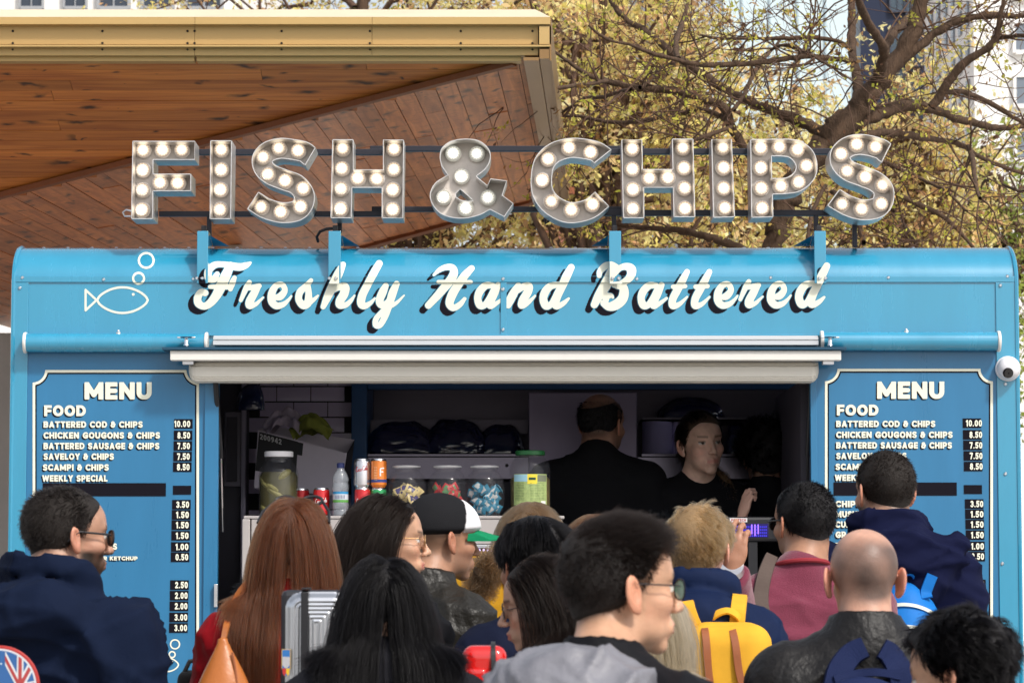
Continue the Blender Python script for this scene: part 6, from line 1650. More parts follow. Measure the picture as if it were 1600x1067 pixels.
def cloth_mat(name, col, rough=0.85, sheen=0.3, scale=500, b=0.25, noise=0.08):
    return mat(name, col, rough, sheen=0.0, noise=noise, nscale=14, bump=b, bscale=scale, spec=0.15)
def leather_mat(name, col): return mat(name, col, 0.44, spec=0.4, noise=0.2, nscale=9, bump=0.7, bscale=38, rvar=0.10)

HAIRLINE = [(-0.12, -0.068), (-0.085, -0.068), (-0.05, -0.052), (-0.022, -0.034), (-0.006, 0.002), (0.012, -0.002), (0.028, 0.018), (0.045, 0.045), (0.070, 0.064), (0.10, 0.068)]
def zline(y, raise_=0.0, tab=None):
    t = np.array(tab or HAIRLINE); return np.interp(y, t[:, 0], t[:, 1]) + raise_

def head_sdf(x, y, z, o):
    ax = np.abs(x)
    w = o.get('wide', 1.0)
    D = ell(x, y, z, (0, -0.014, 0.030), (0.0735 * w, 0.094, 0.084))
    D = smin(D, ell(x, y, z, (0, 0.040, 0.034), (0.058 * w, 0.050, 0.056)), 0.02)
    D = smin(D, ell(x, y, z, (0, 0.032, -0.034), (0.056 * w, 0.056, 0.066)), 0.02)
    D = smin(D, ell(x, y, z, (0, 0.026, -0.068), (0.049 * o.get('jaw', 1.0), 0.053, 0.033)), 0.018)
    D = smin(D, ell(x, y, z, (0, 0.070, -0.097), (0.020, 0.015, 0.014)), 0.02)
    D = smin(D, ell(ax, y, z, (0.040, 0.056, -0.022), (0.020, 0.022, 0.018)), 0.018)
    # brow, sockets, eyeballs
    D = smin(D, cap(ax, y, z, (0.010, 0.084, 0.021), (0.042, 0.070, 0.024), 0.0085, 0.006), 0.014)
    D = smax(D, -ell(ax, y, z, (0.031, 0.097, 0.002), (0.018, 0.017, 0.012)), 0.014)
    D = smin(D, ell(ax, y, z, (0.031, 0.0725, 0.002), (0.0125, 0.0125, 0.0118)), 0.003)
    # nose
    D = smin(D, cap(x, y, z, (0, 0.086, 0.014), (0, 0.106, -0.026), 0.0065, 0.0088), 0.010)
    D = smin(D, ell(x, y, z, (0, 0.1085, -0.0305), (0.0105, 0.0105, 0.0095)), 0.006)
    D = smin(D, ell(ax, y, z, (0.0115, 0.0975, -0.0345), (0.0068, 0.009, 0.0068)), 0.005)
    # lips
    D = smin(D, ell(x, y, z, (0, 0.078, -0.064), (0.030, 0.019, 0.020)), 0.01)
    D = smin(D, cap(ax, y, z, (0.002, 0.0965, -0.0595), (0.021, 0.0845, -0.0635), 0.0052, 0.002), 0.004)
    D = smin(D, cap(ax, y, z, (0.000, 0.0950, -0.0715), (0.018, 0.0850, -0.0665), 0.0058, 0.002), 0.004)
    D = smax(D, -cap(ax, y, z, (0.0, 0.104, -0.0655), (0.022, 0.0895, -0.0650), 0.0022 + o.get('mouth', 0.0), 0.001), 0.003)
    # ears, set at an angle, hollowed
    ea = R(26); ex, ey, ez = ax - 0.0755 * w, y + 0.010, z + 0.010
    u = ex * math.cos(ea) + ey * math.sin(ea); v = -ex * math.sin(ea) + ey * math.cos(ea); v2 = v + ez * 0.18
    es = o.get('ear', 1.0)
    E = ell(u, v2, ez, (0.004, -0.004, 0.002), (0.0062, 0.0175 * es, 0.0300 * es))
    E = smax(E, -ell(u, v2, ez, (0.0085, -0.002, 0.005), (0.0058, 0.0105, 0.0185)), 0.004)
    E = smin(E, ell(u, v2, ez, (0.003, 0.002, -0.024), (0.006, 0.009, 0.009)), 0.004)
    return smin(D, E, 0.006)

PEOPLE = {}
class Person:
    def __init__(s, label, px, py, Y, hh, yaw, pitch=0, roll=0, byaw=None, lean=0.0, group=None, floor=GZ, skin=(0.50, 0.30, 0.20), sh=1.0, off=(0, 0), neck=1.0, o=None):
        """px,py head centre in the photo; hh head height in photo px; yaw 0 = facing away, 90 = facing right"""
        s.o = o or {}; s.hs = hh * Y / F_PX / 0.232; s.skin = np.array(skin)
        c = P(px, py, Y); s.hw = np.array(c); byaw = yaw if byaw is None else byaw
        s.byaw = R(byaw); s.floor = floor
        s.s = (c.z - floor) / 1.637; s.sh = sh
        # root below the neck base; head leans forward/aside by off (body frame metres)
        Rb = Rz(-s.byaw)
        rootxy = np.array([c.x, c.y, 0]) - Rb @ np.array([off[0], off[1] + 0.03 * s.s, 0])
        s.root = empty('person', (rootxy[0], rootxy[1], floor), label, 'person', group); s.root.rotation_euler = (0, 0, -s.byaw)
        s.Rb = Rb; s.r0 = np.array([rootxy[0], rootxy[1], floor])
        s.hc = Rb.T @ (s.hw - s.r0)                       # head centre in body frame
        rel = -(R(yaw) - s.byaw)
        s.Rh = Rz(rel) @ Rx(R(-pitch)) @ Ry(R(roll))      # head to body
        S_ = s.s
        s.nb = np.array([0, -0.012 * S_, 1.485 * S_])       # neck base
        s.J = {}
        sw = 0.178 * sh * S_
        for sg, n in ((-1, 'l'), (1, 'r')):
            s.J[n] = [np.array([sg * sw, -0.01 * S_, 1.385 * S_]), np.array([sg * (sw + 0.045 * S_), -0.02 * S_, 1.10 * S_]), np.array([sg * (sw + 0.03 * S_), 0.10 * S_, 0.87 * S_])]
        s.neckr = 0.052 * neck * s.hs
        s.hands = {}
    def loc(s, px, py, Y): return s.Rb.T @ (np.array(P(px, py, Y)) - s.r0)
    def arm(s, side, el, wr, hdir=None, palm=None, curl=0.5):
        s.J[side][1] = s.loc(*el); s.J[side][2] = s.loc(*wr)
        if hdir is not None: s.hands[side] = (hdir, palm, curl)
    def tohead(s, x, y, z):
        px, py, pz = x - s.hc[0], y - s.hc[1], z - s.hc[2]; M = s.Rh.T / s.hs
        return (M[0, 0] * px + M[0, 1] * py + M[0, 2] * pz, M[1, 0] * px + M[1, 1] * py + M[1, 2] * pz, M[2, 0] * px + M[2, 1] * py + M[2, 2] * pz)
    def h2b(s, v): return (s.Rh @ (np.asarray(v, float).T * s.hs)).T + s.hc
    def torso(s, x, y, z, off=0.0, arms=True, legs=True, soft=0.05, top=None):
        S_ = s.s; sh = s.sh
        D = ell(x, y, z, (0, 0.005 * S_, 1.22 * S_), ((0.158 * sh) * S_ + off, 0.105 * S_ + off, 0.23 * S_ + off))
        D = smin(D, cap(x, y, z, (-0.125 * sh * S_, -0.012 * S_, 1.372 * S_), (0.125 * sh * S_, -0.012 * S_, 1.372 * S_), 0.062 * S_ + off, 0.062 * S_ + off, (1, 1.15, 1)), 0.06)
        # trapezius slopes from neck to shoulders
        for sg in (-1, 1): D = smin(D, cap(x, y, z, (0, -0.022 * S_, 1.492 * S_), (sg * 0.145 * sh * S_, -0.015 * S_, 1.395 * S_), (0.042 if off > 0 else 0.032) * S_ + off * 0.75, 0.048 * S_ + off * 0.9), 0.05)
        D = smin(D, ell(x, y, z, (0, 0, 1.03 * S_), (0.145 * S_ + off, 0.105 * S_ + off, 0.20 * S_ + off)), 0.06)
        D = smin(D, ell(x, y, z, (0, -0.01, 0.92 * S_), (0.165 * S_ + off, 0.12 * S_ + off, 0.13 * S_)), 0.06)
        if arms:
            for n in ('l', 'r'):
                a, b_, c = s.J[n]
                D = smin(D, cap(x, y, z, a, b_, 0.052 * S_ + off, 0.042 * S_ + off), soft)
                D = smin(D, cap(x, y, z, b_, c, 0.041 * S_ + off, 0.029 * S_ + off), 0.03)
        if legs: D = smin(D, s.legs(x, y, z, off), 0.05)
        return D
    def legs(s, x, y, z, off=0.0):
        S_ = s.s; D = None
        for sg in (-1, 1):
            d = cap(x, y, z, (sg * 0.085 * S_, 0, 0.88 * S_), (sg * 0.10 * S_, 0.015 * S_, 0.48 * S_), 0.082 * S_ + off, 0.055 * S_ + off)
            d = smin(d, cap(x, y, z, (sg * 0.10 * S_, 0.015 * S_, 0.48 * S_), (sg * 0.105 * S_, -0.02 * S_, 0.07 * S_), 0.055 * S_ + off, 0.038 * S_ + off), 0.03)
            d = smin(d, cap(x, y, z, (sg * 0.105 * S_, -0.03 * S_, 0.04 * S_), (sg * 0.115 * S_, 0.13 * S_, 0.03 * S_), 0.032 * S_, 0.026 * S_), 0.03)
            D = d if D is None else smin(D, d, 0.04)
        return D
    def body(s, step=0.0042, cols=None):
        hc = s.hc; r = 0.125 * s.hs
        wx = 0.30 * s.s + 0.1
        xs = axis(-wx, wx, 0.02, [(hc[0] - r, hc[0] + r)], step); ys = axis(-0.26, 0.34, 0.02, [(hc[1] - r * 1.05, hc[1] + r * 1.05)], step)
        zt = hc[2] + 0.15 * s.hs; zs = axis(-0.03, zt, 0.028, [(hc[2] - 0.135 * s.hs, zt)], step)
        X_, Y_, Z_ = np.meshgrid(xs, ys, zs, indexing='ij', sparse=True)
        D = np.full((len(xs), len(ys), len(zs)), 9, f32)
        kz = np.searchsorted(zs, s.nb[2] + 0.09)
        D[:, :, :kz] = s.torso(X_, Y_, Z_[:, :, :kz])
        i0, i1 = np.searchsorted(xs, (hc[0] - r - 0.01, hc[0] + r + 0.01)); j0, j1 = np.searchsorted(ys, (hc[1] - r * 1.05 - 0.01, hc[1] + r * 1.05 + 0.01))
        i0 = max(i0 - 1, 0); j0 = max(j0 - 1, 0); k0 = max(np.searchsorted(zs, hc[2] - 0.15 * s.hs), 0)
        sub = (slice(i0, i1 + 1), slice(j0, j1 + 1), slice(k0, None))
        x3, y3, z3 = X_[i0:i1 + 1], Y_[:, j0:j1 + 1], Z_[:, :, k0:]
        hx, hy, hz = s.tohead(x3, y3, z3)
        H = head_sdf(hx, hy, hz, s.o) * s.hs
        na = s.h2b((0, -0.026, -0.055)); nb_ = s.nb + np.array([0, -0.005, -0.02])
        kz0 = np.searchsorted(zs, s.nb[2] - 0.12)
        N_ = cap(X_, Y_, Z_[:, :, kz0:], na, nb_, s.neckr, s.neckr * 1.12)
        full = np.full(D.shape, 9, f32); full[sub] = H
        full[:, :, kz0:] = smin(full[:, :, kz0:], N_, 0.022)
        D = smin(D, full, 0.05)
        V, F = surf(D, xs, ys, zs)
        h = np.array(s.tohead(V[:, 0], V[:, 1], V[:, 2])).T
        col = np.tile(s.skin, (len(V), 1)).astype(f32)
        fx, fy, fz = np.abs(h[:, 0]), h[:, 1], h[:, 2]
        head = (fz > -0.14) & (np.abs(fx) < 0.12)
        warm = np.exp(-(((fx - 0.04) / 0.02) ** 2 + ((fz + 0.03) / 0.022) ** 2)) * (fy > 0.02); col *= (1 + warm[:, None] * np.array([0.10, -0.06, -0.06]))
        ear = smooth01((fx - 0.072) / 0.008) * (np.abs(fz) < 0.05); col *= 1 + ear[:, None] * np.array([0.14, -0.08, -0.10])
        lips = np.exp(-(((fz + 0.0655) / 0.0085) ** 2)) * (fx < 0.023) * smooth01((fy - 0.082 + fx * 0.25) / 0.004)
        lc_ = np.array(s.o.get('lips', (0.42, 0.13, 0.11))); col = col * (1 - lips[:, None] * 0.8) + lc_ * lips[:, None] * 0.8
        brow = np.exp(-(((fz - 0.0245 - 0.1 * (fx - 0.03)) / 0.0042) ** 2)) * (fx > 0.012) * (fx < 0.048) * (fy > 0.05)
        bc = np.array(s.o.get('brow', (0.03, 0.02, 0.015))); col = col * (1 - brow[:, None] * 0.85) + bc * brow[:, None] * 0.85
        ex = np.sqrt((fx - 0.031) ** 2 + (fz - 0.002) ** 2); eye = (fy > 0.06) & (np.abs(fx - 0.031) < 0.0125)
        lash = np.exp(-(((fz - (0.002 if s.o.get('down') else 0.0065)) / 0.0026) ** 2)) * eye; 
        if not s.o.get('down'):
            op = eye & (np.abs(fz - 0.002) < 0.0048); col[op] = (0.62, 0.58, 0.54); col[op & (ex < 0.0058)] = (0.03, 0.02, 0.015)
        col = col * (1 - lash[:, None] * 0.8) + np.array([0.02, 0.015, 0.012]) * lash[:, None] * 0.8
        if 'beard' in s.o:
            st, bcol = s.o['beard']
            b_ = smooth01((-0.026 - fz) / 0.016) * smooth01((fy + 0.004) / 0.02) * smooth01((fz + 0.135) / 0.02)
            b_ *= 1 - 0.85 * np.exp(-(((fz + 0.0655) / 0.010) ** 2)) * (fx < 0.026)
            ns_ = 0.92 + 0.10 * vnoise(h, 120, 3); b_ = np.clip(b_ * st * ns_, 0, 1)[:, None]; col = col * (1 - b_) + np.array(bcol) * b_
        if 'stubble' in s.o:
            st, bcol = s.o['stubble']
            zh = zline(fy, -0.004); b_ = smooth01((fz - zh) / 0.03) * (1 - s.o.get('crown', 0.0) * smooth01((fz - 0.072 + 0.12 * np.abs(fy + 0.02) + 0.15 * fx) / 0.045)) 
            ns_ = 0.8 + 0.25 * vnoise(h, 55, 5); b_ = np.clip(b_ * st * ns_, 0, 1)[:, None]; b_ = b_ * (fx < 0.0755)[:, None]; col = col * (1 - b_) + np.array(bcol) * b_
        col = col * (1 + 0.10 * vnoise(h, 70, 11) + 0.05 * vnoise(h, 260, 12))[:, None]
        col = np.clip(col, 0.003, 1)
        VV, FF, CC = [V], [F], [col]; nb2 = len(V)
        for side, (hd, pn, curl) in s.hands.items():
            v, f = hand_mesh(curl, s.s, side); wr = s.J[side][2]
            Y1 = s.Rb.T @ np.array(hd, float); Y1 /= np.linalg.norm(Y1); Zp = s.Rb.T @ np.array(pn, float); Zp -= Y1 * Zp.dot(Y1); Zp /= np.linalg.norm(Zp); X1 = np.cross(Y1, Zp)
            v = v @ np.stack([X1, Y1, Zp]) + wr; VV.append(v.astype(f32)); FF.append(f + nb2); nb2 += len(v); cc = np.tile(s.skin * np.array([1.02, 0.95, 0.95]), (len(v), 1)); CC.append(cc.astype(f32))
        me = np_mesh('body', np.concatenate(VV), np.concatenate(FF), True, [m_skin]); set_col(me, np.concatenate(CC))
        s.bodyo = link('body', me, None, s.root); return s
    def trousers(s, col=(0.02, 0.022, 0.035)):
        xs = axis(-0.30, 0.30, 0.022, [], 1); ys = axis(-0.2, 0.25, 0.022, [], 1); zs = axis(0.02, 1.02 * s.s, 0.03, [], 1)
        X_, Y_, Z_ = np.meshgrid(xs, ys, zs, indexing='ij', sparse=True)
        D = s.legs(X_, Y_, Z_, 0.014); D = smin(D, ell(X_, Y_, Z_, (0, -0.01, 0.92 * s.s), (0.18 * s.s, 0.135 * s.s, 0.14 * s.s)), 0.06)
        D = smax(D, 0.07 * s.s - Z_, 0.01); D = smax(D, Z_ - 0.99 * s.s, 0.01)
        V, F = surf(D, xs, ys, zs); link('trousers', np_mesh('trousers', V, F, True, [cloth_mat('trouser_%.3f' % col[0], col)]), None, s.root)
        for sg in (-1, 1):
            mb = MB(); mb.smooth = True; S_ = s.s; c = (sg * 0.11 * S_, 0.05 * S_, 0.0)
            xs2 = axis(-0.07, 0.07, 0.012, [], 1); ys2 = axis(-0.15, 0.17, 0.012, [], 1); zs2 = axis(-0.01, 0.13, 0.012, [], 1)
            x2, y2, z2 = np.meshgrid(xs2, ys2, zs2, indexing='ij', sparse=True)
            d = smin(ell(x2, y2, z2, (0, 0.03, 0.035), (0.048, 0.125, 0.042)), ell(x2, y2, z2, (0, -0.07, 0.06), (0.04, 0.05, 0.055)), 0.03); d = smax(d, 0.002 - z2, 0.006)
            v, f = surf(d, xs2, ys2, zs2); v = v + np.array(c, f32); link('shoe', np_mesh('shoe', v, f, True, [mat('shoe_leather', (0.05, 0.04, 0.04), 0.6)]), None, s.root)
        return s
    def garment(s, name, m, off=0.022, wr=0.006, hood=None, collar=None, neck=0.0, wfreq=26, seed=1, zlow=0.86, puff=None, step=0.0105, cuff=0.0, extra=None, sleeve=1.0, quilt=None, crew=False, open_=None):
        S_ = s.s
        allx = [s.J[n][k][0] for n in 'lr' for k in range(3)]; ally = [s.J[n][k][1] for n in 'lr' for k in range(3)]; allz = [s.J[n][k][2] for n in 'lr' for k in range(3)]
        lo = (min(allx) - 0.12, min(min(ally), -0.17 * S_) - 0.10, 0.80 * S_); hi = (max(allx) + 0.12, max(max(ally), 0.13) + 0.12, max(max(allz) + 0.12, s.nb[2] + 0.16))
        xs = axis(lo[0], hi[0], step, [], 1); ys = axis(lo[1], hi[1], step, [], 1); zs = axis(lo[2], hi[2], 0.025, [(1.0 * S_, 9)], step)
        X_, Y_, Z_ = np.meshgrid(xs, ys, zs, indexing='ij', sparse=True)
        if sleeve < 1.0:
            keep = {n: list(s.J[n]) for n in 'lr'}
            D = s.torso(X_, Y_, Z_, off, arms=False, legs=False)
            for n in ('l', 'r'):
                a, b_, c = keep[n]; e = a + (b_ - a) * sleeve
                D = smin(D, cap(X_, Y_, Z_, a, e, 0.055 * S_ + off, 0.055 * S_ + off), 0.04)
        else:
            D = s.torso(X_, Y_, Z_, off, legs=False)
            for n in ('l', 'r'):
                if n in s.hands:
                    a, b_, c = s.J[n]; d_ = (c - b_); d_ /= np.linalg.norm(d_); e = c - d_ * 0.02
                    side = ((X_ - e[0]) * d_[0] + (Y_ - e[1]) * d_[1] + (Z_ - e[2]) * d_[2]); near = cap(X_, Y_, Z_, e, c + d_ * 0.1, 0.09, 0.09)
                    D = np.where(near < 0, np.maximum(D, side), D)
        D = smax(D, zlow * S_ - Z_, 0.02)
        nb = s.nb; r = s.neckr
        if crew: D = smin(D, cap(X_, Y_, Z_, nb + np.array([0, 0.0, -0.03]), nb + np.array([0, -0.004, 0.012]), r + 0.014, r + 0.010), 0.02)
        if collar:   # standing collar
            ht, th = collar; c = cap(X_, Y_, Z_, nb + np.array([0, -0.0, -0.02]), nb + np.array([0, 0.006, ht]), r + th + 0.014, r + th)
            c = np.maximum(c, (Z_ - (nb[2] + ht)) - 0.35 * (Y_ * -1.0) * 0.5); D = smin(D, c, 0.02)
            D = smax(D, -cap(X_, Y_, Z_, nb + np.array([0, 0.004, 0.03]), nb + np.array([0, 0.02, 0.2]), r + th * 0.35, r + th * 0.5), 0.006)
        if hood:     # hood lying on the back: bunch of cloth and an open rolled rim round the neck
            hw_, hb, hz, hx = hood
            t1 = ell(X_, Y_, Z_, (hx, -hb, nb[2] - 0.015 + hz), (hw_, 0.080, 0.080 + hz * 0.3))
            D = smin(D, t1, 0.035)
            ang_ = 0.55; yy = Y_ + 0.012; zz_ = Z_ - (nb[2] + 0.048 + hz * 0.5); y2 = yy * math.cos(ang_) - zz_ * math.sin(ang_); z2 = yy * math.sin(ang_) + zz_ * math.cos(ang_)
            q = np.sqrt(((X_ - hx * 0.3) / 1.12) ** 2 + y2 * y2) - (r + 0.034); tor = np.sqrt(q * q + (z2 / 1.7) ** 2) - 0.019
            D = smin(D, tor, 0.02)
            D = smax(D, -cap(X_, Y_, Z_, nb + np.array([hx * 0.3, -0.006, 0.07 + hz]), nb + np.array([hx * 0.5, -0.012, 0.28]), r + 0.010, r + 0.05), 0.008)
        if extra is not None: D = extra(D, X_, Y_, Z_)
        V, F = surf(D, xs, ys, zs); V = laplace(V, F, 1, 0.4); N = vnormals(V, F)
        f = wfreq * 2.0; w = V.copy(); w += 0.02 * np.stack([np.sin(V[:, 2] * 21 + seed), np.sin(V[:, 0] * 17 + seed * 2), np.sin(V[:, 1] * 19 + V[:, 0] * 9)], -1)
        rg = np.random.default_rng(seed); amp = np.zeros(len(V), f32)
        for k in range(6):
            a = rg.normal(0, 1, 3) * np.array([0.8, 0.6, 1.1]); a /= np.linalg.norm(a)
            ph = (w @ a) * f * rg.uniform(0.5, 1.6) + rg.uniform(0, 6); m1 = smooth01(0.5 + 1.3 * vnoise(V, 13, seed * 7 + k)); amp += (0.35 - (1 - np.abs(np.sin(ph))) ** 2.0 * 1.5) * rg.uniform(0.6, 1.1) * m1
        patch = 0.35 + 0.65 * smooth01(0.5 + vnoise(V, 9, seed + 4))
        dn = np.linalg.norm((V - (nb + np.array([0, 0, 0.03]))) * np.array([1, 1, 1.3]), axis=1)
        V = V + N * (amp * wr * 0.95 * patch * (0.25 + 0.75 * smooth01((dn - 0.09) / 0.09)))[:, None]
        if quilt:
            ph = (V[:, 2] * 1.0 + 0.25 * V[:, 0] * np.sign(V[:, 0]) + 0.008 * vnoise(V, 12, 2)) * quilt
            V = V + N * ((np.abs(np.sin(ph)) ** 0.6 - 0.7) * 0.010)[:, None]
        if puff: V = V + N * (np.sin(V[:, 2] * puff) * 0.006)[:, None]
        s.gV, s.gF = V, F
        return link(name, np_mesh(name, V.astype(f32), F, True, [m]), None, s.root)
    def haircap(s, m, thick=0.010, raise_=0.0, tab=None, extra=None, lump=0.002, name='hair', step=0.0048, fn=None):
        hs = s.hs; r = 0.15; s.capth = lambda p: (thick + (fn(p[:, 0], p[:, 1], p[:, 2]) if fn else 0)) * smooth01((p[:, 2] - zline(p[:, 1], raise_, tab)) / 0.022)
        a = np.arange(-0.125, 0.13, step / hs, dtype=f32); b_ = np.arange(-0.16, 0.13, step / hs, dtype=f32); c = np.arange(-0.16, 0.17, step / hs, dtype=f32)
        x, y, z = np.meshgrid(a, b_, c, indexing='ij', sparse=True)
        w = s.o.get('wide', 1.0)
        D = ell(x, y, z, (0, -0.014, 0.030), (0.0735 * w, 0.094, 0.084)); D = smin(D, ell(x, y, z, (0, 0.040, 0.034), (0.058 * w, 0.050, 0.056)), 0.02)
        neck_ = cap(x, y, z, (0, -0.026, -0.055), (0, -0.035, -0.11), 0.052, 0.052); D = smin(D, neck_, 0.03)
        zh = zline(y + 0 * x, raise_, tab); t = smooth01((z - zh) / 0.022)
        D = D + 0.006 - (0.006 + thick) * t
        if fn: D = D - fn(x, y, z) * t
        D = np.maximum(D, (zh - 0.004) - z)
        if extra is not None: D = extra(D, x, y, z)
        V, F = surf(D, a, b_, c)
        N = vnormals(V, F); V = V + N * (vnoise(V, 60, 7) * lump)[:, None]
        Vb = s.h2b(V)
        s.cap_ = link(name, np_mesh(name, Vb.astype(f32), F, True, [m]), None, s.root); return s.cap_
    def coll(s, p, lay):
        """push points (n,3) out of head, neck, shoulders"""
        for _ in range(2):
            h = np.array(s.tohead(p[:, 0], p[:, 1], p[:, 2])).T
            e = 1e-3
            def d(q):
                hh_ = np.array(s.tohead(q[:, 0], q[:, 1], q[:, 2])).T
                a = ell(hh_[:, 0], hh_[:, 1], hh_[:, 2], (0, -0.010, 0.028), (0.0745, 0.096, 0.085)) * s.hs
                a = np.minimum(a, ell(hh_[:, 0], hh_[:, 1], hh_[:, 2], (0, 0.028, -0.035), (0.062, 0.062, 0.080)) * s.hs)
                a = np.minimum(a, cap(q[:, 0], q[:, 1], q[:, 2], s.h2b((0, -0.026, -0.055)), s.nb, s.neckr, s.neckr))
                t = s.torso(q[:, 0], q[:, 1], q[:, 2], s.o.get('hairoff', 0.026), arms=True, legs=False)
                return np.minimum(a, t)
            d0 = d(p); g = np.stack([d(p + np.array([e, 0, 0])) - d0, d(p + np.array([0, e, 0])) - d0, d(p + np.array([0, 0, e])) - d0], -1) / e
            g /= np.linalg.norm(g, axis=1)[:, None] + 1e-6
            pen = np.maximum(lay - d0, 0); p = p + g * pen[:, None]
        return p
    def strands(s, m, n=6000, length=0.03, lvar=0.4, comb=None, lift=0.5, seed=3, raise_=0.0, tab=None, rad=0.00055, steps=7, spread=1.0, wave=(0, 30), layer=(0.002, 0.02), grav=0.0, long=False, guides=None, part=None, clump=0.5, jitter=0.35, keep=None, ang0=None, name='hair_strands', base=0.0, flare=0.0):
        rg = np.random.default_rng(seed); hs = s.hs
        def roots(k):
            out = []
            while sum(len(o_) for o_ in out) < k:
                d = rg.normal(0, 1, (k * 3, 3)); d /= np.linalg.norm(d, axis=1)[:, None]
                c = np.array([0, -0.014, 0.030]); rr = np.array([0.0735, 0.094, 0.084]); t = 1 / np.sqrt(((d / rr) ** 2).sum(1)); p = c + d * t[:, None]
                fr = p[:, 1] > 0.055; p[fr, 1] = 0.055 + (p[fr, 1] - 0.055) * 0.8
                zh = zline(p[:, 1], raise_, tab); ok = p[:, 2] > zh + 0.002
                if keep is not None: ok &= keep(p, rg)
                out.append(np.concatenate([p[ok], d[ok]], 1))
            return np.concatenate(out)[:k]
        if guides is None: guides = 350 if long else 1300
        G = roots(guides); C = roots(n)
        gp, gn = G[:, :3], G[:, 3:]
        nrm = gn / np.array([0.0735, 0.094, 0.084]) ** 2; nrm /= np.linalg.norm(nrm, axis=1)[:, None]
        cd = comb(gp, rg) if comb else np.zeros_like(gp)
        d = nrm * lift + (cd - (nrm * (cd * nrm).sum(1)[:, None] * 0.9 if long else 0)) + rg.normal(0, jitter * (0.12 if long else 0.35), gp.shape); d /= np.linalg.norm(d, axis=1)[:, None]
        def bs(q): return (np.maximum(s.capth(q) - 0.0015, 0) if hasattr(s, 'capth') and not base < 0 else np.zeros(len(q)))[:, None]
        p = s.h2b(gp + nrm * bs(gp)); d = (s.Rh @ d.T).T
        L = (length if np.isscalar(length) else length(gp)) * (1 + rg.uniform(-lvar, lvar * 0.5, len(gp))) * hs
        lay = rg.uniform(layer[0], layer[1], len(gp)); path = [p]; 
        ph = rg.uniform(0, 6.28, len(gp)); wdir = rg.normal(0, 1, gp.shape); wdir[:, 2] *= 0.3; wdir /= np.linalg.norm(wdir, axis=1)[:, None]
        cdb = (s.Rh @ cd.T).T
        for k in range(steps):
            t = (k + 1) / steps
            if long: d = d * 0.62 + np.array([0, 0, -1.0]) * grav * (0.35 + t) + cdb * 0.12 * (1 - t)
            else: d = d + np.array([0, 0, -1.0]) * grav + cdb * 0.25
            d /= np.linalg.norm(d, axis=1)[:, None]
            p = p + d * (L / steps)[:, None] + wdir * (wave[0] * math.sin(wave[1] * t) * t + 0 * ph)[..., None] if np.isscalar(wave[0]) and wave[0] == 0 else p + d * (L / steps)[:, None] + wdir * (wave[0] * np.sin(wave[1] * t + ph))[:, None]
            if long or k < steps: p = s.coll(p, lay if long else np.minimum(lay, 0.003 + 0.02 * t)) if long else p
            path.append(p)
        if flare:
            tt = np.linspace(0, 1, steps + 1)[:, None]; path = [q_ + (q_ - s.nb) * np.array([1, 0.4, 0]) * (flare * float(t_[0]) ** 2) for q_, t_ in zip(path, tt)]
        path = np.stack(path, 1)                                    # guides, steps+1, 3
        # children follow nearest guides
        ci = np.empty(len(C), int)
        for a in range(0, len(C), 2000):
            dd = ((C[a:a + 2000, None, :3] - gp[None]) ** 2).sum(-1); ci[a:a + 2000] = dd.argmin(1)
        cn = C[:, 3:] / np.array([0.0735, 0.094, 0.084]) ** 2; cn /= np.linalg.norm(cn, axis=1)[:, None]
        off = s.h2b(C[:, :3] + cn * bs(C[:, :3])) - s.h2b(gp[ci] + nrm[ci] * bs(gp[ci])); t = np.linspace(0, 1, steps + 1)[None, :, None]
        rnd = rg.normal(0, 1, (len(C), 1, 3)) * ((0.0006 + 0.0030 * spread * t) if not long else (0.0022 + 0.0056 * spread * t))
        Q = path[ci] + off[:, None] * (1 - clump * t) + rnd
        cut = rg.uniform(0.72, 1.0, (len(C), 1, 1)); Qc = Q[:, :1] + (Q - Q[:, :1]) * cut if not long else Q
        if long:
            # vary the ends a little
            kk = rg.uniform(0.86, 1.0, len(C)); ii = np.linspace(0, 1, steps + 1)[None] * kk[:, None] * steps; i0 = np.floor(ii).astype(int).clip(0, steps - 1); fr = (ii - i0)[..., None]
            Qc = Q[np.arange(len(C))[:, None], i0] * (1 - fr) + Q[np.arange(len(C))[:, None], i0 + 1] * fr
        cu = bpy.data.hair_curves.new(name); cu.add_curves([steps + 1] * len(Qc))
        cu.points.foreach_set('position', Qc.astype(f32).ravel())
        ra = np.tile(np.linspace(1, 0.45, steps + 1), len(Qc)) * rad * rg.uniform(0.7, 1.2, len(Qc)).repeat(steps + 1)
        cu.points.foreach_set('radius', ra.astype(f32))
        cu.materials.append(m)
        o = bpy.data.objects.new(name, cu); COL.objects.link(o); o.parent = s.cap_ if hasattr(s, 'cap_') else s.root; o['kind'] = 'stuff'; return o
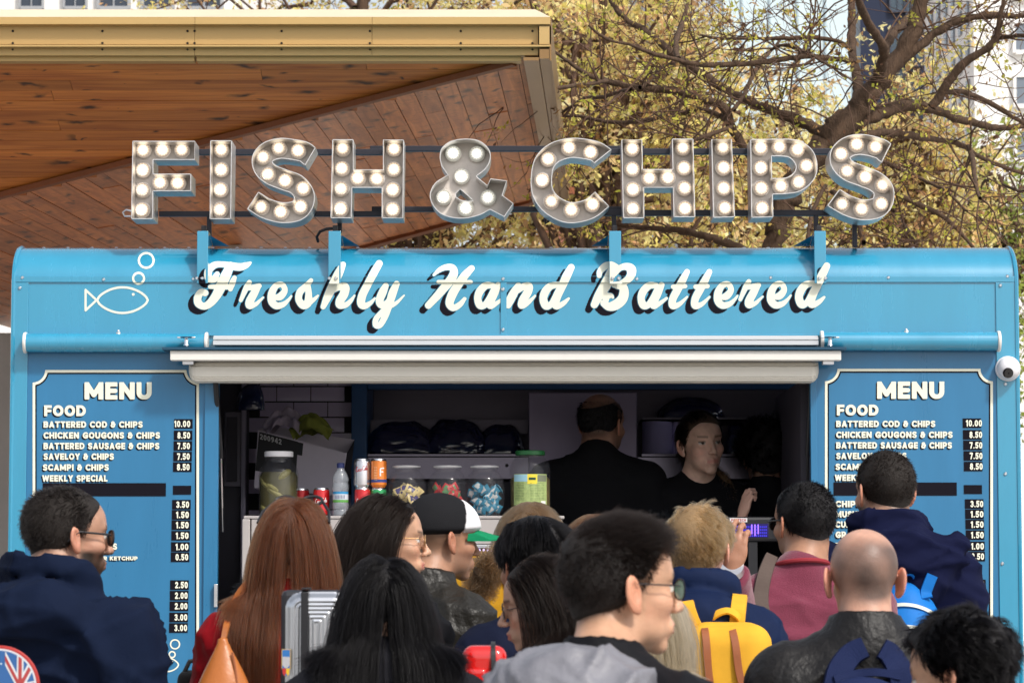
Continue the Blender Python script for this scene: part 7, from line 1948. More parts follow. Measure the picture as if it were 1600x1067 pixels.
    def glasses(s, frame, style='round', lens=None, ws=0.0215, tint=None):
        """spectacles in head coordinates; temples hook over the ears"""
        yf = 0.099; hs = s.hs; mb = MB()
        T = lambda q: tuple(s.h2b(q))
        hh_ = 0.0175 if style != 'wayfarer' else 0.018
        for sg in (-1, 1):
            ring = []
            for k in range(25):
                a = 2 * math.pi * k / 24; e = 0.8 if style != 'round' else 1.0
                cx = math.copysign(abs(math.cos(a)) ** e, math.cos(a)); cz = math.copysign(abs(math.sin(a)) ** e, math.sin(a))
                xx = sg * 0.031 + ws * cx; ring.append(T((xx, yf - 0.10 * max(0, abs(xx) - 0.02) ** 1.2 * 2.2, 0.0 + hh_ * cz)))
            mb.tube(ring, 0.0016 * hs if style != 'wayfarer' else 0.0024 * hs, 8, False)
            xo = sg * (0.031 + ws)
            mb.tube([T((xo, yf - 0.012, 0.006)), T((sg * 0.071, 0.075, 0.007)), T((sg * 0.0775, 0.0, 0.010)), T((sg * 0.078, -0.018, 0.002)), T((sg * 0.074, -0.028, -0.014))], 0.0014 * hs if style != 'wayfarer' else 0.0026 * hs, 8)
        mb.tube([T((-0.0095, yf, 0.003)), T((0, yf + 0.003, 0.005)), T((0.0095, yf, 0.003))], 0.0014 * hs, 8)
        g = mb.build('glasses', frame, s.root)
        lm = MB()
        for sg in (-1, 1):
            b0 = len(lm.v)
            for k in range(24):
                a = 2 * math.pi * k / 24; xx = sg * 0.031 + ws * 0.97 * math.cos(a); lm.v.append(T((xx, yf - 0.10 * max(0, abs(xx) - 0.02) ** 1.2 * 2.2, hh_ * 0.97 * math.sin(a))))
            lm.f.append(tuple(range(b0, b0 + 24)))
        lm.build('lens', lens or mat('clear_lens', (0.9, 0.92, 0.93), 0.03, alpha=0.18, spec=0.9), g)
        return g
def hand_mesh(curl, S_, side):
    st = 0.0035; k = S_ * 1.0
    xs = np.arange(-0.06, 0.075, st, dtype=f32); ys = np.arange(-0.07, 0.20, st, dtype=f32); zs = np.arange(-0.12, 0.05, st, dtype=f32)
    x, y, z = np.meshgrid(xs, ys, zs, indexing='ij', sparse=True)
    D = smin(ell(x, y, z, (0.0, 0.052, 0), (0.041, 0.050, 0.0155)), cap(x, y, z, (0, -0.06, 0), (0, 0.02, 0), 0.026, 0.024, (1, 1, 0.8)), 0.02)
    for bx, by, L, cu in ((0.031, 0.082, 0.070, 0.8), (0.011, 0.090, 0.078, 1.0), (-0.010, 0.087, 0.072, 1.1), (-0.029, 0.078, 0.056, 1.2)):
        p = np.array([bx, by, 0.0]); a = 0.25 * curl; r = 0.0088
        for fr in (0.45, 0.30, 0.25):
            q = p + np.array([bx * 0.08, math.cos(a), -math.sin(a)]) * L * fr; D = smin(D, cap(x, y, z, p, q, r, r * 0.9), 0.005); p = q; a += curl * cu; r *= 0.9
    p = np.array([0.026, 0.018, -0.004]); q = p + np.array([0.022, 0.030, -0.010]); w = q + np.array([0.004, 0.027, -0.014 * curl - 0.004]); e = w + np.array([-0.006 * curl, 0.022, -0.010])
    D = smin(D, cap(x, y, z, p, q, 0.014, 0.0105), 0.012); D = smin(D, cap(x, y, z, q, w, 0.0105, 0.0092), 0.006); D = smin(D, cap(x, y, z, w, e, 0.0092, 0.0075), 0.005)
    V, F = surf(D, xs, ys, zs)
    if side == 'l': V[:, 0] *= -1; F = F[:, ::-1]
    return V * k, F
# ================================================================ the crowd and the staff
HB = hair_mat('hair_black', (0.0035, 0.003, 0.0035)); HB2 = hair_mat('hair_soft_black', (0.006, 0.005, 0.005))
HD = hair_mat('hair_dark_brown', (0.010, 0.006, 0.0045)); HA = hair_mat('hair_auburn', (0.085, 0.022, 0.007), rnd=0.3)
HBL = hair_mat('hair_blond', (0.30, 0.175, 0.075), rnd=0.25); HLB = hair_mat('hair_light_brown', (0.13, 0.072, 0.034), rnd=0.3)
HG = hair_mat('hair_dark_grey', (0.014, 0.011, 0.010), rnd=0.5); HW = hair_mat('hair_pale_blond', (0.42, 0.31, 0.18), rnd=0.2)
capm = lambda n, c: mat(n, c, 0.75, noise=0.15, nscale=60, bump=0.4, bscale=300)
CB = capm('scalp_black', (0.006, 0.005, 0.006)); CD = capm('scalp_brown', (0.012, 0.008, 0.006)); CA = capm('scalp_auburn', (0.06, 0.02, 0.008)); CBL = capm('scalp_blond', (0.24, 0.15, 0.07)); CLB = capm('scalp_light_brown', (0.10, 0.06, 0.03))
ASIAN = (0.52, 0.30, 0.195); LIGHT = (0.48, 0.27, 0.185); OLIVE = (0.38, 0.20, 0.125); PALE = (0.54, 0.33, 0.25)
c_back = lambda p, rg: np.stack([p[:, 0] * 2, -np.ones(len(p)) * 0.8, -0.6 + 0 * p[:, 0]], -1)
def c_down(k=1.0, back=0.6): return lambda p, rg: np.stack([p[:, 0] * 3, -back + 0 * p[:, 0], -k * smooth01((0.1 - p[:, 2]) / 0.12)], -1)
def c_fwd(p, rg): return np.stack([p[:, 0] * 1.5, 0.9 * smooth01((p[:, 2] - 0.04) / 0.05) + 0.2, -0.5 * smooth01((0.08 - p[:, 2]) / 0.1)], -1)
def c_part(x0=0.0):
    def f(p, rg):
        sg = np.sign(p[:, 0] - x0 + 1e-6); top = smooth01((p[:, 2] - 0.05) / 0.05)
        return np.stack([sg * (0.7 * top + 0.25), -0.55 * np.ones(len(p)) + 0.2 * top, -0.9 * (1 - top)], -1)
    return f

# 1 bearded man in the navy hoodie
a = Person('bearded man in sunglasses and a navy hoodie by the left menu', 106, 838, 7.1, 152, 60, 2, byaw=22, sh=1.22, off=(-0.01, 0.05), skin=LIGHT, neck=1.16,
           o=dict(beard=(1.0, (0.025, 0.017, 0.013)), stubble=(0.5, (0.05, 0.035, 0.03)), brow=(0.03, 0.02, 0.015)))
a.body(0.0038).trousers((0.03, 0.035, 0.06))
a.garment('hoodie', cloth_mat('navy_hoodie', (0.004, 0.009, 0.028)), 0.030, 0.017, hood=(0.155, 0.125, -0.016, 0.0), seed=3, wfreq=15)
a.haircap(CD, 0.005, 0.0)
thin = lambda p, rg: rg.random(len(p)) > 0.75 * np.exp(-(((p[:, 0] + 0.0) / 0.026) ** 2 + ((p[:, 1] + 0.045) / 0.03) ** 2)) * (p[:, 2] > 0.07)
a.strands(HG, 10000, 0.013, comb=c_down(1.4, 0.6), lift=0.30, seed=2, keep=thin, rad=0.0005, clump=0.3)
a.strands(HD, 1800, 0.012, comb=lambda p, rg: np.tile([0, 0.3, -0.6], (len(p), 1)), lift=0.6, seed=4, tab=[(-0.12, 9), (0.008, 9), (0.012, -0.09), (0.1, -0.11)], rad=0.00045, keep=lambda p, rg: (p[:, 2] < -0.03), name='beard_strands', clump=0.2, guides=300, base=-1)
a.glasses(m_black, 'wayfarer', mat('dark_lens', (0.01, 0.01, 0.012), 0.06, spec=0.9))
# 2 auburn hair, red top
a = Person('woman with very long auburn hair, red top and sunglasses pushed up on her head', 461, 850, 7.2, 138, 5, 0, byaw=8, sh=0.98, skin=LIGHT, o=dict(hairoff=0.022))
PEOPLE['auburn'] = a
a.body(0.006).trousers()
a.garment('red_top', cloth_mat('red_jersey', (0.25, 0.004, 0.009), 0.7), 0.016, 0.007, seed=5, crew=True, wfreq=22)
a.haircap(CA, 0.005)
a.strands(HA, 13000, 0.43, 0.12, comb=c_part(0.0), lift=0.05, seed=6, long=True, grav=0.75, steps=18, layer=(0.001, 0.012), guides=1000, clump=0.08, rad=0.0005, wave=(0.0008, 14))
mb = MB()
for sg in (-1, 1):
    ring = [tuple(a.h2b((sg * 0.036 + 0.026 * math.cos(t), 0.060 + 0.008 * math.sin(t), 0.115 + 0.012 * math.sin(t)))) for t in np.linspace(0, 6.283, 17)]
    mb.tube(ring, 0.004, 8, False)
    mb.tube([a.h2b((sg * 0.064, 0.060, 0.112)), a.h2b((sg * 0.088, 0.01, 0.085)), a.h2b((sg * 0.094, -0.03, 0.055))], 0.0038, 8)
mb.build('sunglasses', m_black, a.root)
# 3 black hair, round glasses, profile
a = Person('young woman with long dark hair and round glasses in profile facing right', 606, 846, 7.9, 134, 82, 0, byaw=35, sh=0.92, skin=ASIAN, off=(0, 0.02), o=dict(lips=(0.50, 0.13, 0.11), mouth=0.0012))
a.body(0.0040).trousers()
a.garment('dark_jacket', cloth_mat('charcoal_jacket', (0.008, 0.008, 0.01)), 0.024, 0.008, seed=8)
a.haircap(CB, 0.005)
a.strands(HD, 11000, 0.46, 0.12, comb=lambda p, rg: np.stack([np.sign(p[:, 0]) * 0.35, -1.0 * np.ones(len(p)), -0.3 * np.ones(len(p))], -1), lift=0.05, seed=9, long=True, grav=0.62, steps=18, layer=(0.001, 0.020), flare=0.2, guides=800, clump=0.12, rad=0.0005, wave=(0.0026, 18))
a.glasses(mat('gold_wire', (0.6, 0.35, 0.16), 0.3, metal=0.8), 'round')
# 4 long black hair in front
a = Person('girl with long straight black hair seen from behind, in front of the silver case', 600, 943, 6.05, 130, -4, 4, byaw=-6, sh=1.0, skin=ASIAN, o=dict(hairoff=0.03))
a.body(0.007).trousers()
a.garment('black_coat', cloth_mat('black_coat', (0.012, 0.012, 0.016)), 0.026, 0.008, seed=10)
a.haircap(CB, 0.005)
a.strands(HB, 14000, 0.46, 0.1, comb=c_part(0.004), lift=0.05, seed=11, long=True, grav=0.65, steps=18, layer=(0.001, 0.018), flare=0.10, guides=1000, clump=0.08, rad=0.0005, wave=(0.0012, 16))
# 5 cap and leather jacket
a = Person('man in a black and white cap with a green brim and a dark leather jacket', 692, 843, 8.6, 130, 62, 3, byaw=42, sh=0.92, skin=OLIVE, off=(0.0, 0.03), neck=1.1, o=dict(stubble=(0.75, (0.10, 0.065, 0.045)), beard=(0.45, (0.09, 0.055, 0.04))))
a.body(0.0046).trousers()
a.garment('leather_jacket', leather_mat('brown_leather', (0.016, 0.014, 0.011)), 0.034, 0.010, collar=(0.055, 0.020), seed=12, quilt=46, wfreq=18)
def capshape(lo, th, mname, m, sel=None, nm='cap_crown'):
    tab = [(-0.2, lo - 0.018), (-0.09, lo - 0.020), (0.0, lo - 0.012), (0.08, lo - 0.004), (0.2, lo - 0.004)]
    return a.haircap(m, th, 0, tab, lump=0.0, name=nm, extra=sel)
m_capb = cloth_mat('cap_black', (0.012, 0.012, 0.014)); m_capw = cloth_mat('cap_white', (0.75, 0.74, 0.76)); m_capg = cloth_mat('cap_green', (0.006, 0.20, 0.085))
a.o['wide'] = 1.0
capshape(0.020, 0.016, 'b', m_capb, lambda D, x, y, z: np.maximum(D, y - 0.028 - 0.2 * (z - 0.05)))
capshape(0.022, 0.0165, 'w', m_capw, lambda D, x, y, z: np.maximum(D, -(y - 0.028 - 0.2 * (z - 0.05)) + 0.0012), 'cap_front')
mb = MB(); mb.smooth = True; nu, nv = 18, 8
for sgn in (0, 1):
    for i in range(nu + 1):
        for j in range(nv + 1):
            t = i / nu * 2 - 1; r = j / nv; ax_ = 0.074 * t; base = 0.040 + 0.050 * math.sqrt(max(0, 1 - t * t)); out = base + r * 0.085 * max(0, 1 - abs(t) ** 3) ** 0.4
            mb.v.append(tuple(a.h2b((ax_ * (1 - 0.05 * r), out, 0.036 - 0.018 * t * t - r * 0.016 - sgn * 0.004))))
n0 = (nu + 1) * (nv + 1)
for sgn in (0, 1):
    for i in range(nu):
        for j in range(nv):
            q = sgn * n0 + i * (nv + 1) + j; f = (q, q + 1, q + nv + 2, q + nv + 1); mb.f.append(f if sgn else f[::-1])
for i in range(nu):
    q = i * (nv + 1) + nv; mb.f.append((q, q + nv + 1, q + nv + 1 + n0, q + n0)); q = i * (nv + 1); mb.f.append((q + n0, q + n0 + nv + 1, q + nv + 1, q))
mb.build('cap_brim', m_capg, a.root)
# 6 light brown bob, yellow parka with fur hood
a = Person('person with highlighted brown hair and a yellow parka with a fur trimmed hood', 832, 850, 9.2, 118, 12, 0, byaw=10, sh=1.15, off=(0.16, 0), skin=LIGHT)
a.body(0.007).trousers()
m_park = cloth_mat('mustard_parka', (0.42, 0.22, 0.012), 0.75, b=0.15)
a.garment('parka', m_park, 0.040, 0.010, hood=(0.15, 0.15, 0.02, -0.08), seed=14)
a.haircap(CLB, 0.014)
a.strands(HLB, 7000, 0.15, 0.2, comb=c_part(0.0), lift=0.2, seed=15, long=True, grav=0.45, steps=9, layer=(0.001, 0.014), guides=260, clump=0.4, rad=0.0006)
# fur trim: curved tube bristling with strands
fx = [a.loc(748, 925, 8.85), a.loc(756, 895, 8.8), a.loc(774, 878, 8.8), a.loc(795, 874, 8.85), a.loc(815, 880, 8.9)]
fur = MB().tube([tuple(q) for q in catmull([tuple(q) for q in fx], 4)] if False else [tuple(q) for q in fx], [0.03, 0.034, 0.035, 0.034, 0.03], 12).build('fur_trim', CLB, a.root)
def fur_on(path, rad, n, L, m, par, seed, down=0.3):
    rg = np.random.default_rng(seed); path = np.array(path); k = rg.uniform(0, len(path) - 1.001, n); i = k.astype(int); p = path[i] + (path[i + 1] - path[i]) * (k - i)[:, None]
    t = path[i + 1] - path[i]; t /= np.linalg.norm(t, axis=1)[:, None]; d = rg.normal(0, 1, (n, 3)); d -= t * (d * t).sum(1)[:, None]; d /= np.linalg.norm(d, axis=1)[:, None]
    r0_ = p + d * rad; Q = [r0_]; dd = d.copy()
    for s_ in range(4):
        dd = dd + rg.normal(0, 0.35, (n, 3)); dd[:, 2] -= down * 0.3; dd /= np.linalg.norm(dd, axis=1)[:, None]; Q.append(Q[-1] + dd * L / 4)
    Q = np.stack(Q, 1); cu = bpy.data.hair_curves.new('fur_strands'); cu.add_curves([5] * n); cu.points.foreach_set('position', Q.astype(f32).ravel())
    cu.points.foreach_set('radius', np.tile(np.linspace(1, .4, 5), n).astype(f32) * f32(0.0006)); cu.materials.append(m); o = bpy.data.objects.new('fur_strands', cu); COL.objects.link(o); o.parent = par; o['kind'] = 'stuff'
fur_on(fx, 0.028, 4500, 0.035, HLB, fur, 4)
# 7 black haired boy
a = Person('boy with thick black hair in a navy jacket, looking to the left away from us', 832, 887, 7.55, 140, -28, 2, byaw=-10, sh=0.82, skin=OLIVE, o=dict(stubble=(0.4, (0.04, 0.03, 0.03)), ear=1.05))
a.body(0.0048).trousers()
a.garment('navy_jacket', cloth_mat('navy_jacket', (0.006, 0.009, 0.026)), 0.026, 0.009, collar=(0.035, 0.014), seed=17)
a.haircap(CB, 0.010, 0.004, fn=lambda x, y, z: 0.010 * smooth01((z - 0.02) / 0.05))
a.strands(HB, 9000, lambda p: 0.030 + 0.050 * smooth01((p[:, 2] - 0.0) / 0.09), 0.3, comb=lambda p, rg: np.stack([0.5 * np.sign(p[:, 0]) * smooth01(p[:, 2] / 0.1) + 0.3, -0.5 * np.ones(len(p)), -0.75 * np.ones(len(p))], -1), lift=0.8, seed=18, grav=0.10, rad=0.0006, clump=0.3, guides=700, wave=(0.001, 5))
# 8 girl with glasses looking down to the left
a = Person('girl with dark hair and thin framed glasses looking down to the left beside the boy', 846, 944, 6.75, 142, -88, 10, roll=-4, byaw=-50, sh=0.88, skin=(0.50, 0.30, 0.21), off=(0, 0.03), o=dict(down=1, lips=(0.38, 0.12, 0.10), mouth=0.0015))
a.body(0.0036).trousers()
a.garment('dark_coat', cloth_mat('dark_navy_coat', (0.012, 0.015, 0.03)), 0.022, 0.008, seed=20, collar=(0.02, 0.01))
a.haircap(CD, 0.005)
a.strands(HD, 9000, 0.34, 0.15, comb=lambda p, rg: np.stack([np.sign(p[:, 0]) * 0.45, -0.9 * np.ones(len(p)), -0.4 * np.ones(len(p))], -1), lift=0.05, seed=21, long=True, grav=0.6, steps=14, layer=(0.001, 0.014), guides=700, clump=0.15, rad=0.0005, wave=(0.001, 12))
a.glasses(mat('thin_dark_frame', (0.05, 0.03, 0.025), 0.3), 'square')
# 9 foreground boy
a = Person('boy in the foreground with short black hair, glasses and a grey hood', 970, 921, 5.15, 210, 68, 0, byaw=25, sh=0.98, off=(-0.0, 0.045), skin=(0.54, 0.31, 0.20), neck=0.98,
           o=dict(stubble=(0.85, (0.03, 0.022, 0.018)), lips=(0.44, 0.18, 0.15), ear=1.12, jaw=1.02))
a.body(0.0030).trousers()
m_grey = mat('grey_nylon', (0.19, 0.19, 0.215), 0.5, noise=0.12, nscale=14, bump=0.6, bscale=26, spec=0.4)
def hoodx(D, X_, Y_, Z_): return D
a.garment('black_jacket', cloth_mat('black_nylon', (0.006, 0.006, 0.008), 0.6), 0.024, 0.008, seed=22, step=0.0095, collar=(0.045, 0.016))
gj_ = a.garment('grey_hood', m_grey, 0.0, 0.034, hood=(0.150, 0.125, 0.0, -0.03), seed=23, step=0.008, wfreq=17, extra=lambda D, X_, Y_, Z_: np.maximum(ell(X_, Y_, Z_, (-0.005, -0.125, a.nb[2] - 0.050), (0.155, 0.110, 0.098)), -(ell(X_, Y_, Z_, (-0.0, -0.02, a.nb[2] + 0.05), (0.085, 0.085, 0.11)))))
CBf = capm('scalp_brown_black', (0.009, 0.006, 0.005)); HF = hair_mat('hair_brown_black', (0.008, 0.005, 0.004), rnd=0.3)
topf = lambda x, y, z: 0.009 * smooth01((z - 0.045) / 0.04) * (0.55 + 0.45 * smooth01((y + 0.06) / 0.12))
a.haircap(CBf, 0.005, 0.002, fn=topf, step=0.0042)
a.strands(HF, 12000, lambda p: 0.009 + 0.026 * smooth01((p[:, 2] - 0.035) / 0.05), 0.25, comb=lambda p, rg: np.stack([0.3 * p[:, 0] / 0.07, 0.85 * smooth01((p[:, 2] - 0.03) / 0.05), -0.55 * (1 - smooth01((p[:, 2] - 0.02) / 0.06))], -1), lift=0.75, seed=24, rad=0.00042, clump=0.25, guides=1300)
m_lens_t = mat('teal_reflection_lens', (0.35, 0.90, 0.86), 0.25, alpha=0.72, spec=1.0)  # teal reflection on the glasses put into the lens base colour
a.glasses(mat('dark_metal_frame', (0.03, 0.03, 0.035), 0.25, metal=0.7), 'square', m_lens_t, ws=0.0245)
# 10 blond boy
a = Person('boy with wavy blond hair and a navy anorak wearing the yellow backpack', 1091, 861, 8.1, 132, 14, 0, byaw=4, sh=0.95, skin=PALE, o=dict(ear=1.1, stubble=(0.3, (0.2, 0.13, 0.08))))
PEOPLE['blond'] = a
a.body(0.0048).trousers()
a.garment('anorak', cloth_mat('blue_anorak', (0.005, 0.013, 0.048), 0.7), 0.028, 0.010, hood=(0.13, 0.115, -0.022, 0.0), seed=26, wfreq=16)
MB().tube([tuple(a.nb + np.array([(a.neckr + 0.016) * math.cos(t), (a.neckr + 0.016) * math.sin(t) - 0.012, 0.040 - 0.03 * math.sin(t)])) for t in np.linspace(0, 6.28, 22)], 0.015, 10, False).build('grey_lining', cloth_mat('grey_marl', (0.16, 0.16, 0.18)), a.root)
a.haircap(CBL, 0.006, 0.0, fn=lambda x, y, z: 0.006 * smooth01((z - 0.02) / 0.05))
a.strands(HBL, 14000, lambda p: 0.016 + 0.022 * smooth01((p[:, 2] + 0.01) / 0.08), 0.3, comb=lambda p, rg: np.stack([0.5 * np.sin(p[:, 1] * 60) + 0.5, 0.3 * np.cos(p[:, 0] * 70), -0.9 * (1 - 0.6 * smooth01((p[:, 2] - 0.04) / 0.06))], -1), lift=0.45, seed=27, grav=0.08, rad=0.0006, clump=0.4, guides=700, wave=(0.0022, 6), tab=[(q[0], q[1]) for q in HAIRLINE])
# 11 man in the maroon sweater
a = Person('black haired man in a maroon sweater raising one hand to his face', 1255, 818, 8.75, 126, -28, 0, byaw=-10, sh=1.22, skin=OLIVE, neck=1.15, off=(0.02, 0), o=dict(stubble=(0.6, (0.03, 0.022, 0.02)), beard=(0.5, (0.06, 0.04, 0.03))))
PEOPLE['maroon'] = a
a.arm('l', (1152, 985, 8.55), (1143, 890, 8.35), (0.12, 0.05, 1.0), (-0.4, -1.0, 0.1), 0.75)
a.body(0.0046).trousers()
a.garment('sweater', mat('maroon_knit', (0.165, 0.022, 0.050), 0.9, noise=0.45, nscale=420, sheen=0.3, bump=0.4, bscale=420), 0.020, 0.006, seed=29, crew=True, wfreq=18)
MB().tube([tuple(a.nb + np.array([(a.neckr + 0.016) * math.cos(t), (a.neckr + 0.016) * math.sin(t) - 0.010, 0.030 - 0.015 * math.sin(t)])) for t in np.linspace(0, 6.28, 24)], 0.007, 8, False).build('neckband', mat('maroon_rib', (0.26, 0.02, 0.03), 0.85), a.root)
a.haircap(CB, 0.005)
a.strands(HB, 9000, 0.013, comb=c_down(1.4, 0.5), lift=0.30, seed=30, rad=0.0005, clump=0.3)
a.glasses(m_black, 'wayfarer', mat('dark_lens', (0.01, 0.01, 0.012), 0.06))
wr = a.J['l'][2]; el_ = a.J['l'][1]; dw = (wr - el_) / np.linalg.norm(wr - el_)
wt = MB().lathe([(0.032, -0.012), (0.035, -0.012), (0.035, 0.012), (0.032, 0.012)], Vector(wr + dw * 0.004), Vector(dw), 24).build('watch', m_alu, a.root)
# 12 shaved head, leather jacket
a = Person('man with a shaved head in a black leather jacket with a navy backpack strap', 1349, 905, 6.5, 158, -2, 3, byaw=2, sh=1.15, skin=(0.54, 0.30, 0.215), neck=1.12, o=dict(stubble=(0.95, (0.13, 0.085, 0.07)), crown=1.0, ear=1.2, wide=1.04))
PEOPLE['bald'] = a
a.body(0.0034).trousers()
a.garment('leather_jacket', leather_mat('black_leather', (0.009, 0.008, 0.008)), 0.030, 0.010, collar=(0.06, 0.022), seed=32, wfreq=16, step=0.0095)
# 13 tall man in navy hoodie, right menu
a = Person('tall man with cropped hair and a big navy hood at the right menu', 1381, 770, 9.3, 126, -22, 2, byaw=2, sh=1.12, skin=LIGHT, neck=1.15, off=(0.0, 0.03), o=dict(stubble=(0.85, (0.03, 0.02, 0.016)), beard=(0.95, (0.03, 0.02, 0.016)), ear=1.1))
PEOPLE['tall'] = a
a.body(0.0044).trousers()
hz_ = a.nb[2]
def bighood(D, X_, Y_, Z_):
    h1 = ell(X_, Y_, Z_, (0.07, -0.115, hz_ - 0.04), (0.150, 0.090, 0.080)); h2 = cap(X_, Y_, Z_, (-0.02, -0.10, hz_ + 0.030), (0.215, -0.12, hz_ - 0.01), 0.030, 0.020)
    h3 = cap(X_, Y_, Z_, (0.215, -0.12, hz_ - 0.01), (0.10, -0.14, hz_ - 0.14), 0.020, 0.05)
    return smin(smin(smin(D, h1, 0.03), h2, 0.02), h3, 0.04)
a.garment('hoodie', cloth_mat('navy_hoodie_b', (0.004, 0.006, 0.030)), 0.030, 0.015, hood=(0.12, 0.10, 0.0, 0.02), seed=34, wfreq=14, extra=bighood)
a.haircap(CD, 0.005)
a.strands(HD, 9000, 0.008, comb=c_down(1.0, 0.3), lift=0.5, seed=35, rad=0.00048, clump=0.2)
# 14 bottom right black hair
a = Person('person with tousled black hair at the bottom right corner, face turned left', 1498, 1058, 5.7, 184, -60, 8, byaw=-40, sh=0.95, skin=ASIAN, o=dict(ear=1.05))
a.body(0.0042).trousers()
a.garment('dark_jacket', cloth_mat('black_jacket_b', (0.014, 0.014, 0.018)), 0.026, 0.008, seed=36, collar=(0.03, 0.015))
a.haircap(CB, 0.008, 0.0, fn=lambda x, y, z: 0.008 * smooth01((z - 0.0) / 0.06))
a.strands(HB, 13000, lambda p: 0.025 + 0.022 * smooth01((p[:, 2] - 0.0) / 0.09), 0.4, comb=lambda p, rg: np.stack([0.4 * np.sin(p[:, 1] * 50 + p[:, 0] * 30), 0.5 * np.cos(p[:, 0] * 45), -0.35 * np.ones(len(p))], -1), lift=0.6, seed=37, grav=0.06, rad=0.0005, clump=0.35, guides=900, jitter=0.8)
# 15 half hidden heads
a = Person('person with chestnut hair almost hidden behind the foreground boy', 932, 868, 9.7, 118, 5, 0, sh=0.95, skin=LIGHT); a.body(0.009).trousers(); a.garment('brown_coat', cloth_mat('brown_coat', (0.06, 0.04, 0.03)), 0.024, 0.006, seed=40)
a.haircap(capm('scalp_chestnut', (0.14, 0.065, 0.03)), 0.012); a.strands(hair_mat('hair_chestnut', (0.10, 0.04, 0.016)), 4500, 0.25, 0.15, comb=c_part(0), lift=0.2, seed=41, long=True, grav=0.5, steps=10, guides=200, clump=0.3, rad=0.0006, layer=(0.001, 0.014))
a = Person('person with very dark hair just visible between the foreground boy and the blond boy', 1030, 872, 10.0, 112, 0, 0, sh=0.9, skin=OLIVE); a.body(0.009).trousers(); a.garment('dark_coat', cloth_mat('dark_coat_c', (0.02, 0.018, 0.02)), 0.024, 0.006, seed=42)
a.haircap(CB, 0.012); a.strands(HB2, 3500, 0.05, comb=c_down(), lift=0.7, seed=43, clump=0.4)
a = Person('girl with pale blond hair mostly hidden behind the foreground boy', 1006, 985, 6.3, 138, 10, 8, sh=0.9, skin=PALE); a.body(0.009).trousers(); a.garment('grey_coat', cloth_mat('grey_coat', (0.10, 0.10, 0.11)), 0.022, 0.006, seed=44)
a.haircap(CBL, 0.010); a.strands(HW, 5000, 0.30, 0.15, comb=c_part(0), lift=0.1, seed=45, long=True, grav=0.6, steps=12, guides=220, clump=0.2, rad=0.0006, layer=(0.001, 0.016))
a = Person('person in a dark jacket mostly hidden left of the auburn haired woman', 418, 955, 8.0, 110, 0, 0, sh=0.85, skin=OLIVE); a.body(0.009).trousers(); a.garment('dark_jacket', cloth_mat('dark_jacket_d', (0.02, 0.02, 0.022)), 0.024, 0.006, seed=46)
a.haircap(CB, 0.014); a.strands(HB2, 3500, 0.05, comb=c_down(), lift=0.6, seed=47, clump=0.4)
# ---- staff inside the trailer
FL = 0.605
m_tee = cloth_mat('black_tee', (0.010, 0.010, 0.012), 0.9)
a = Person('balding cook in a black shirt standing with his back to the hatch', 941, 664, 13.05, 98, 34, 2, byaw=4, sh=1.32, floor=FL, skin=(0.40, 0.22, 0.15), neck=1.2, off=(0.02, 0.02), o=dict(stubble=(0.6, (0.03, 0.02, 0.02)), crown=0.8, beard=(0.4, (0.05, 0.035, 0.03))))
a.body(0.0055).trousers(); a.garment('black_shirt', m_tee, 0.024, 0.006, seed=50, crew=True)
a.haircap(CB, 0.002, 0.0, extra=lambda D, x, y, z: np.maximum(D, z - 0.075 + 0.3 * np.abs(y + 0.03)))
a.strands(HB, 3500, 0.014, comb=c_down(), lift=0.5, seed=51, keep=lambda p, rg: p[:, 2] < 0.078, clump=0.2)
a = Person('serving woman with tied back fair hair and a black top looking out to the right', 1096, 694, 12.95, 100, 160, 0, roll=4, byaw=170, sh=0.95, floor=FL, skin=(0.68, 0.44, 0.34), off=(0, 0.02), o=dict(lips=(0.50, 0.18, 0.15), brow=(0.12, 0.07, 0.04), jaw=0.94, wide=0.97, mouth=0.0008))
a.arm('l', (1165, 868, 12.9), (1160, 806, 12.55), (0.25, -0.2, 1.0), (-0.9, -0.5, 0.1), 1.15)
a.body(0.0042).trousers(); a.garment('black_top', m_tee, 0.016, 0.006, seed=52, crew=False, sleeve=1.0)
a.haircap(capm('scalp_fair_shade', (0.05, 0.030, 0.017)), 0.004, -0.005)
a.strands(HD, 6000, 0.10, 0.1, comb=lambda p, rg: np.stack([-1.2 * p[:, 0] / 0.07, -1.0 * np.ones(len(p)), -0.3 + 0 * p[:, 0]], -1), raise_=-0.005, lift=0.12, seed=53, long=True, grav=0.1, steps=8, layer=(0.002, 0.008), guides=260, clump=0.3)
tail = MB().tube([a.h2b((-0.02, -0.105, -0.02)), a.h2b((-0.055, -0.07, -0.075)), a.h2b((-0.085, 0.0, -0.13)), a.h2b((-0.085, 0.035, -0.21))], [0.018, 0.018, 0.015, 0.004], 10).build('ponytail', CLB, a.root)
fur_on([a.h2b((-0.02, -0.105, -0.02)), a.h2b((-0.055, -0.07, -0.075)), a.h2b((-0.085, 0.0, -0.13)), a.h2b((-0.085, 0.035, -0.21))], 0.014, 1200, 0.03, HLB, tail, 8, 1.5)
a = Person('staff member with bushy dark curly hair turned away at the back right of the trailer', 1195, 716, 13.2, 96, -10, 4, byaw=-5, sh=1.1, floor=FL, skin=(0.35, 0.2, 0.14))
a.body(0.0055).trousers(); a.garment('black_shirt', m_tee, 0.022, 0.006, seed=54, crew=True)
a.haircap(CB, 0.020, -0.01, fn=lambda x, y, z: 0.012 * smooth01((z + 0.02) / 0.06), lump=0.004)
a.strands(HB, 7000, 0.04, comb=lambda p, rg: rg.normal(0, 0.6, p.shape), lift=0.9, seed=55, jitter=1.5, clump=0.7, guides=500, rad=0.0006, wave=(0.003, 9))
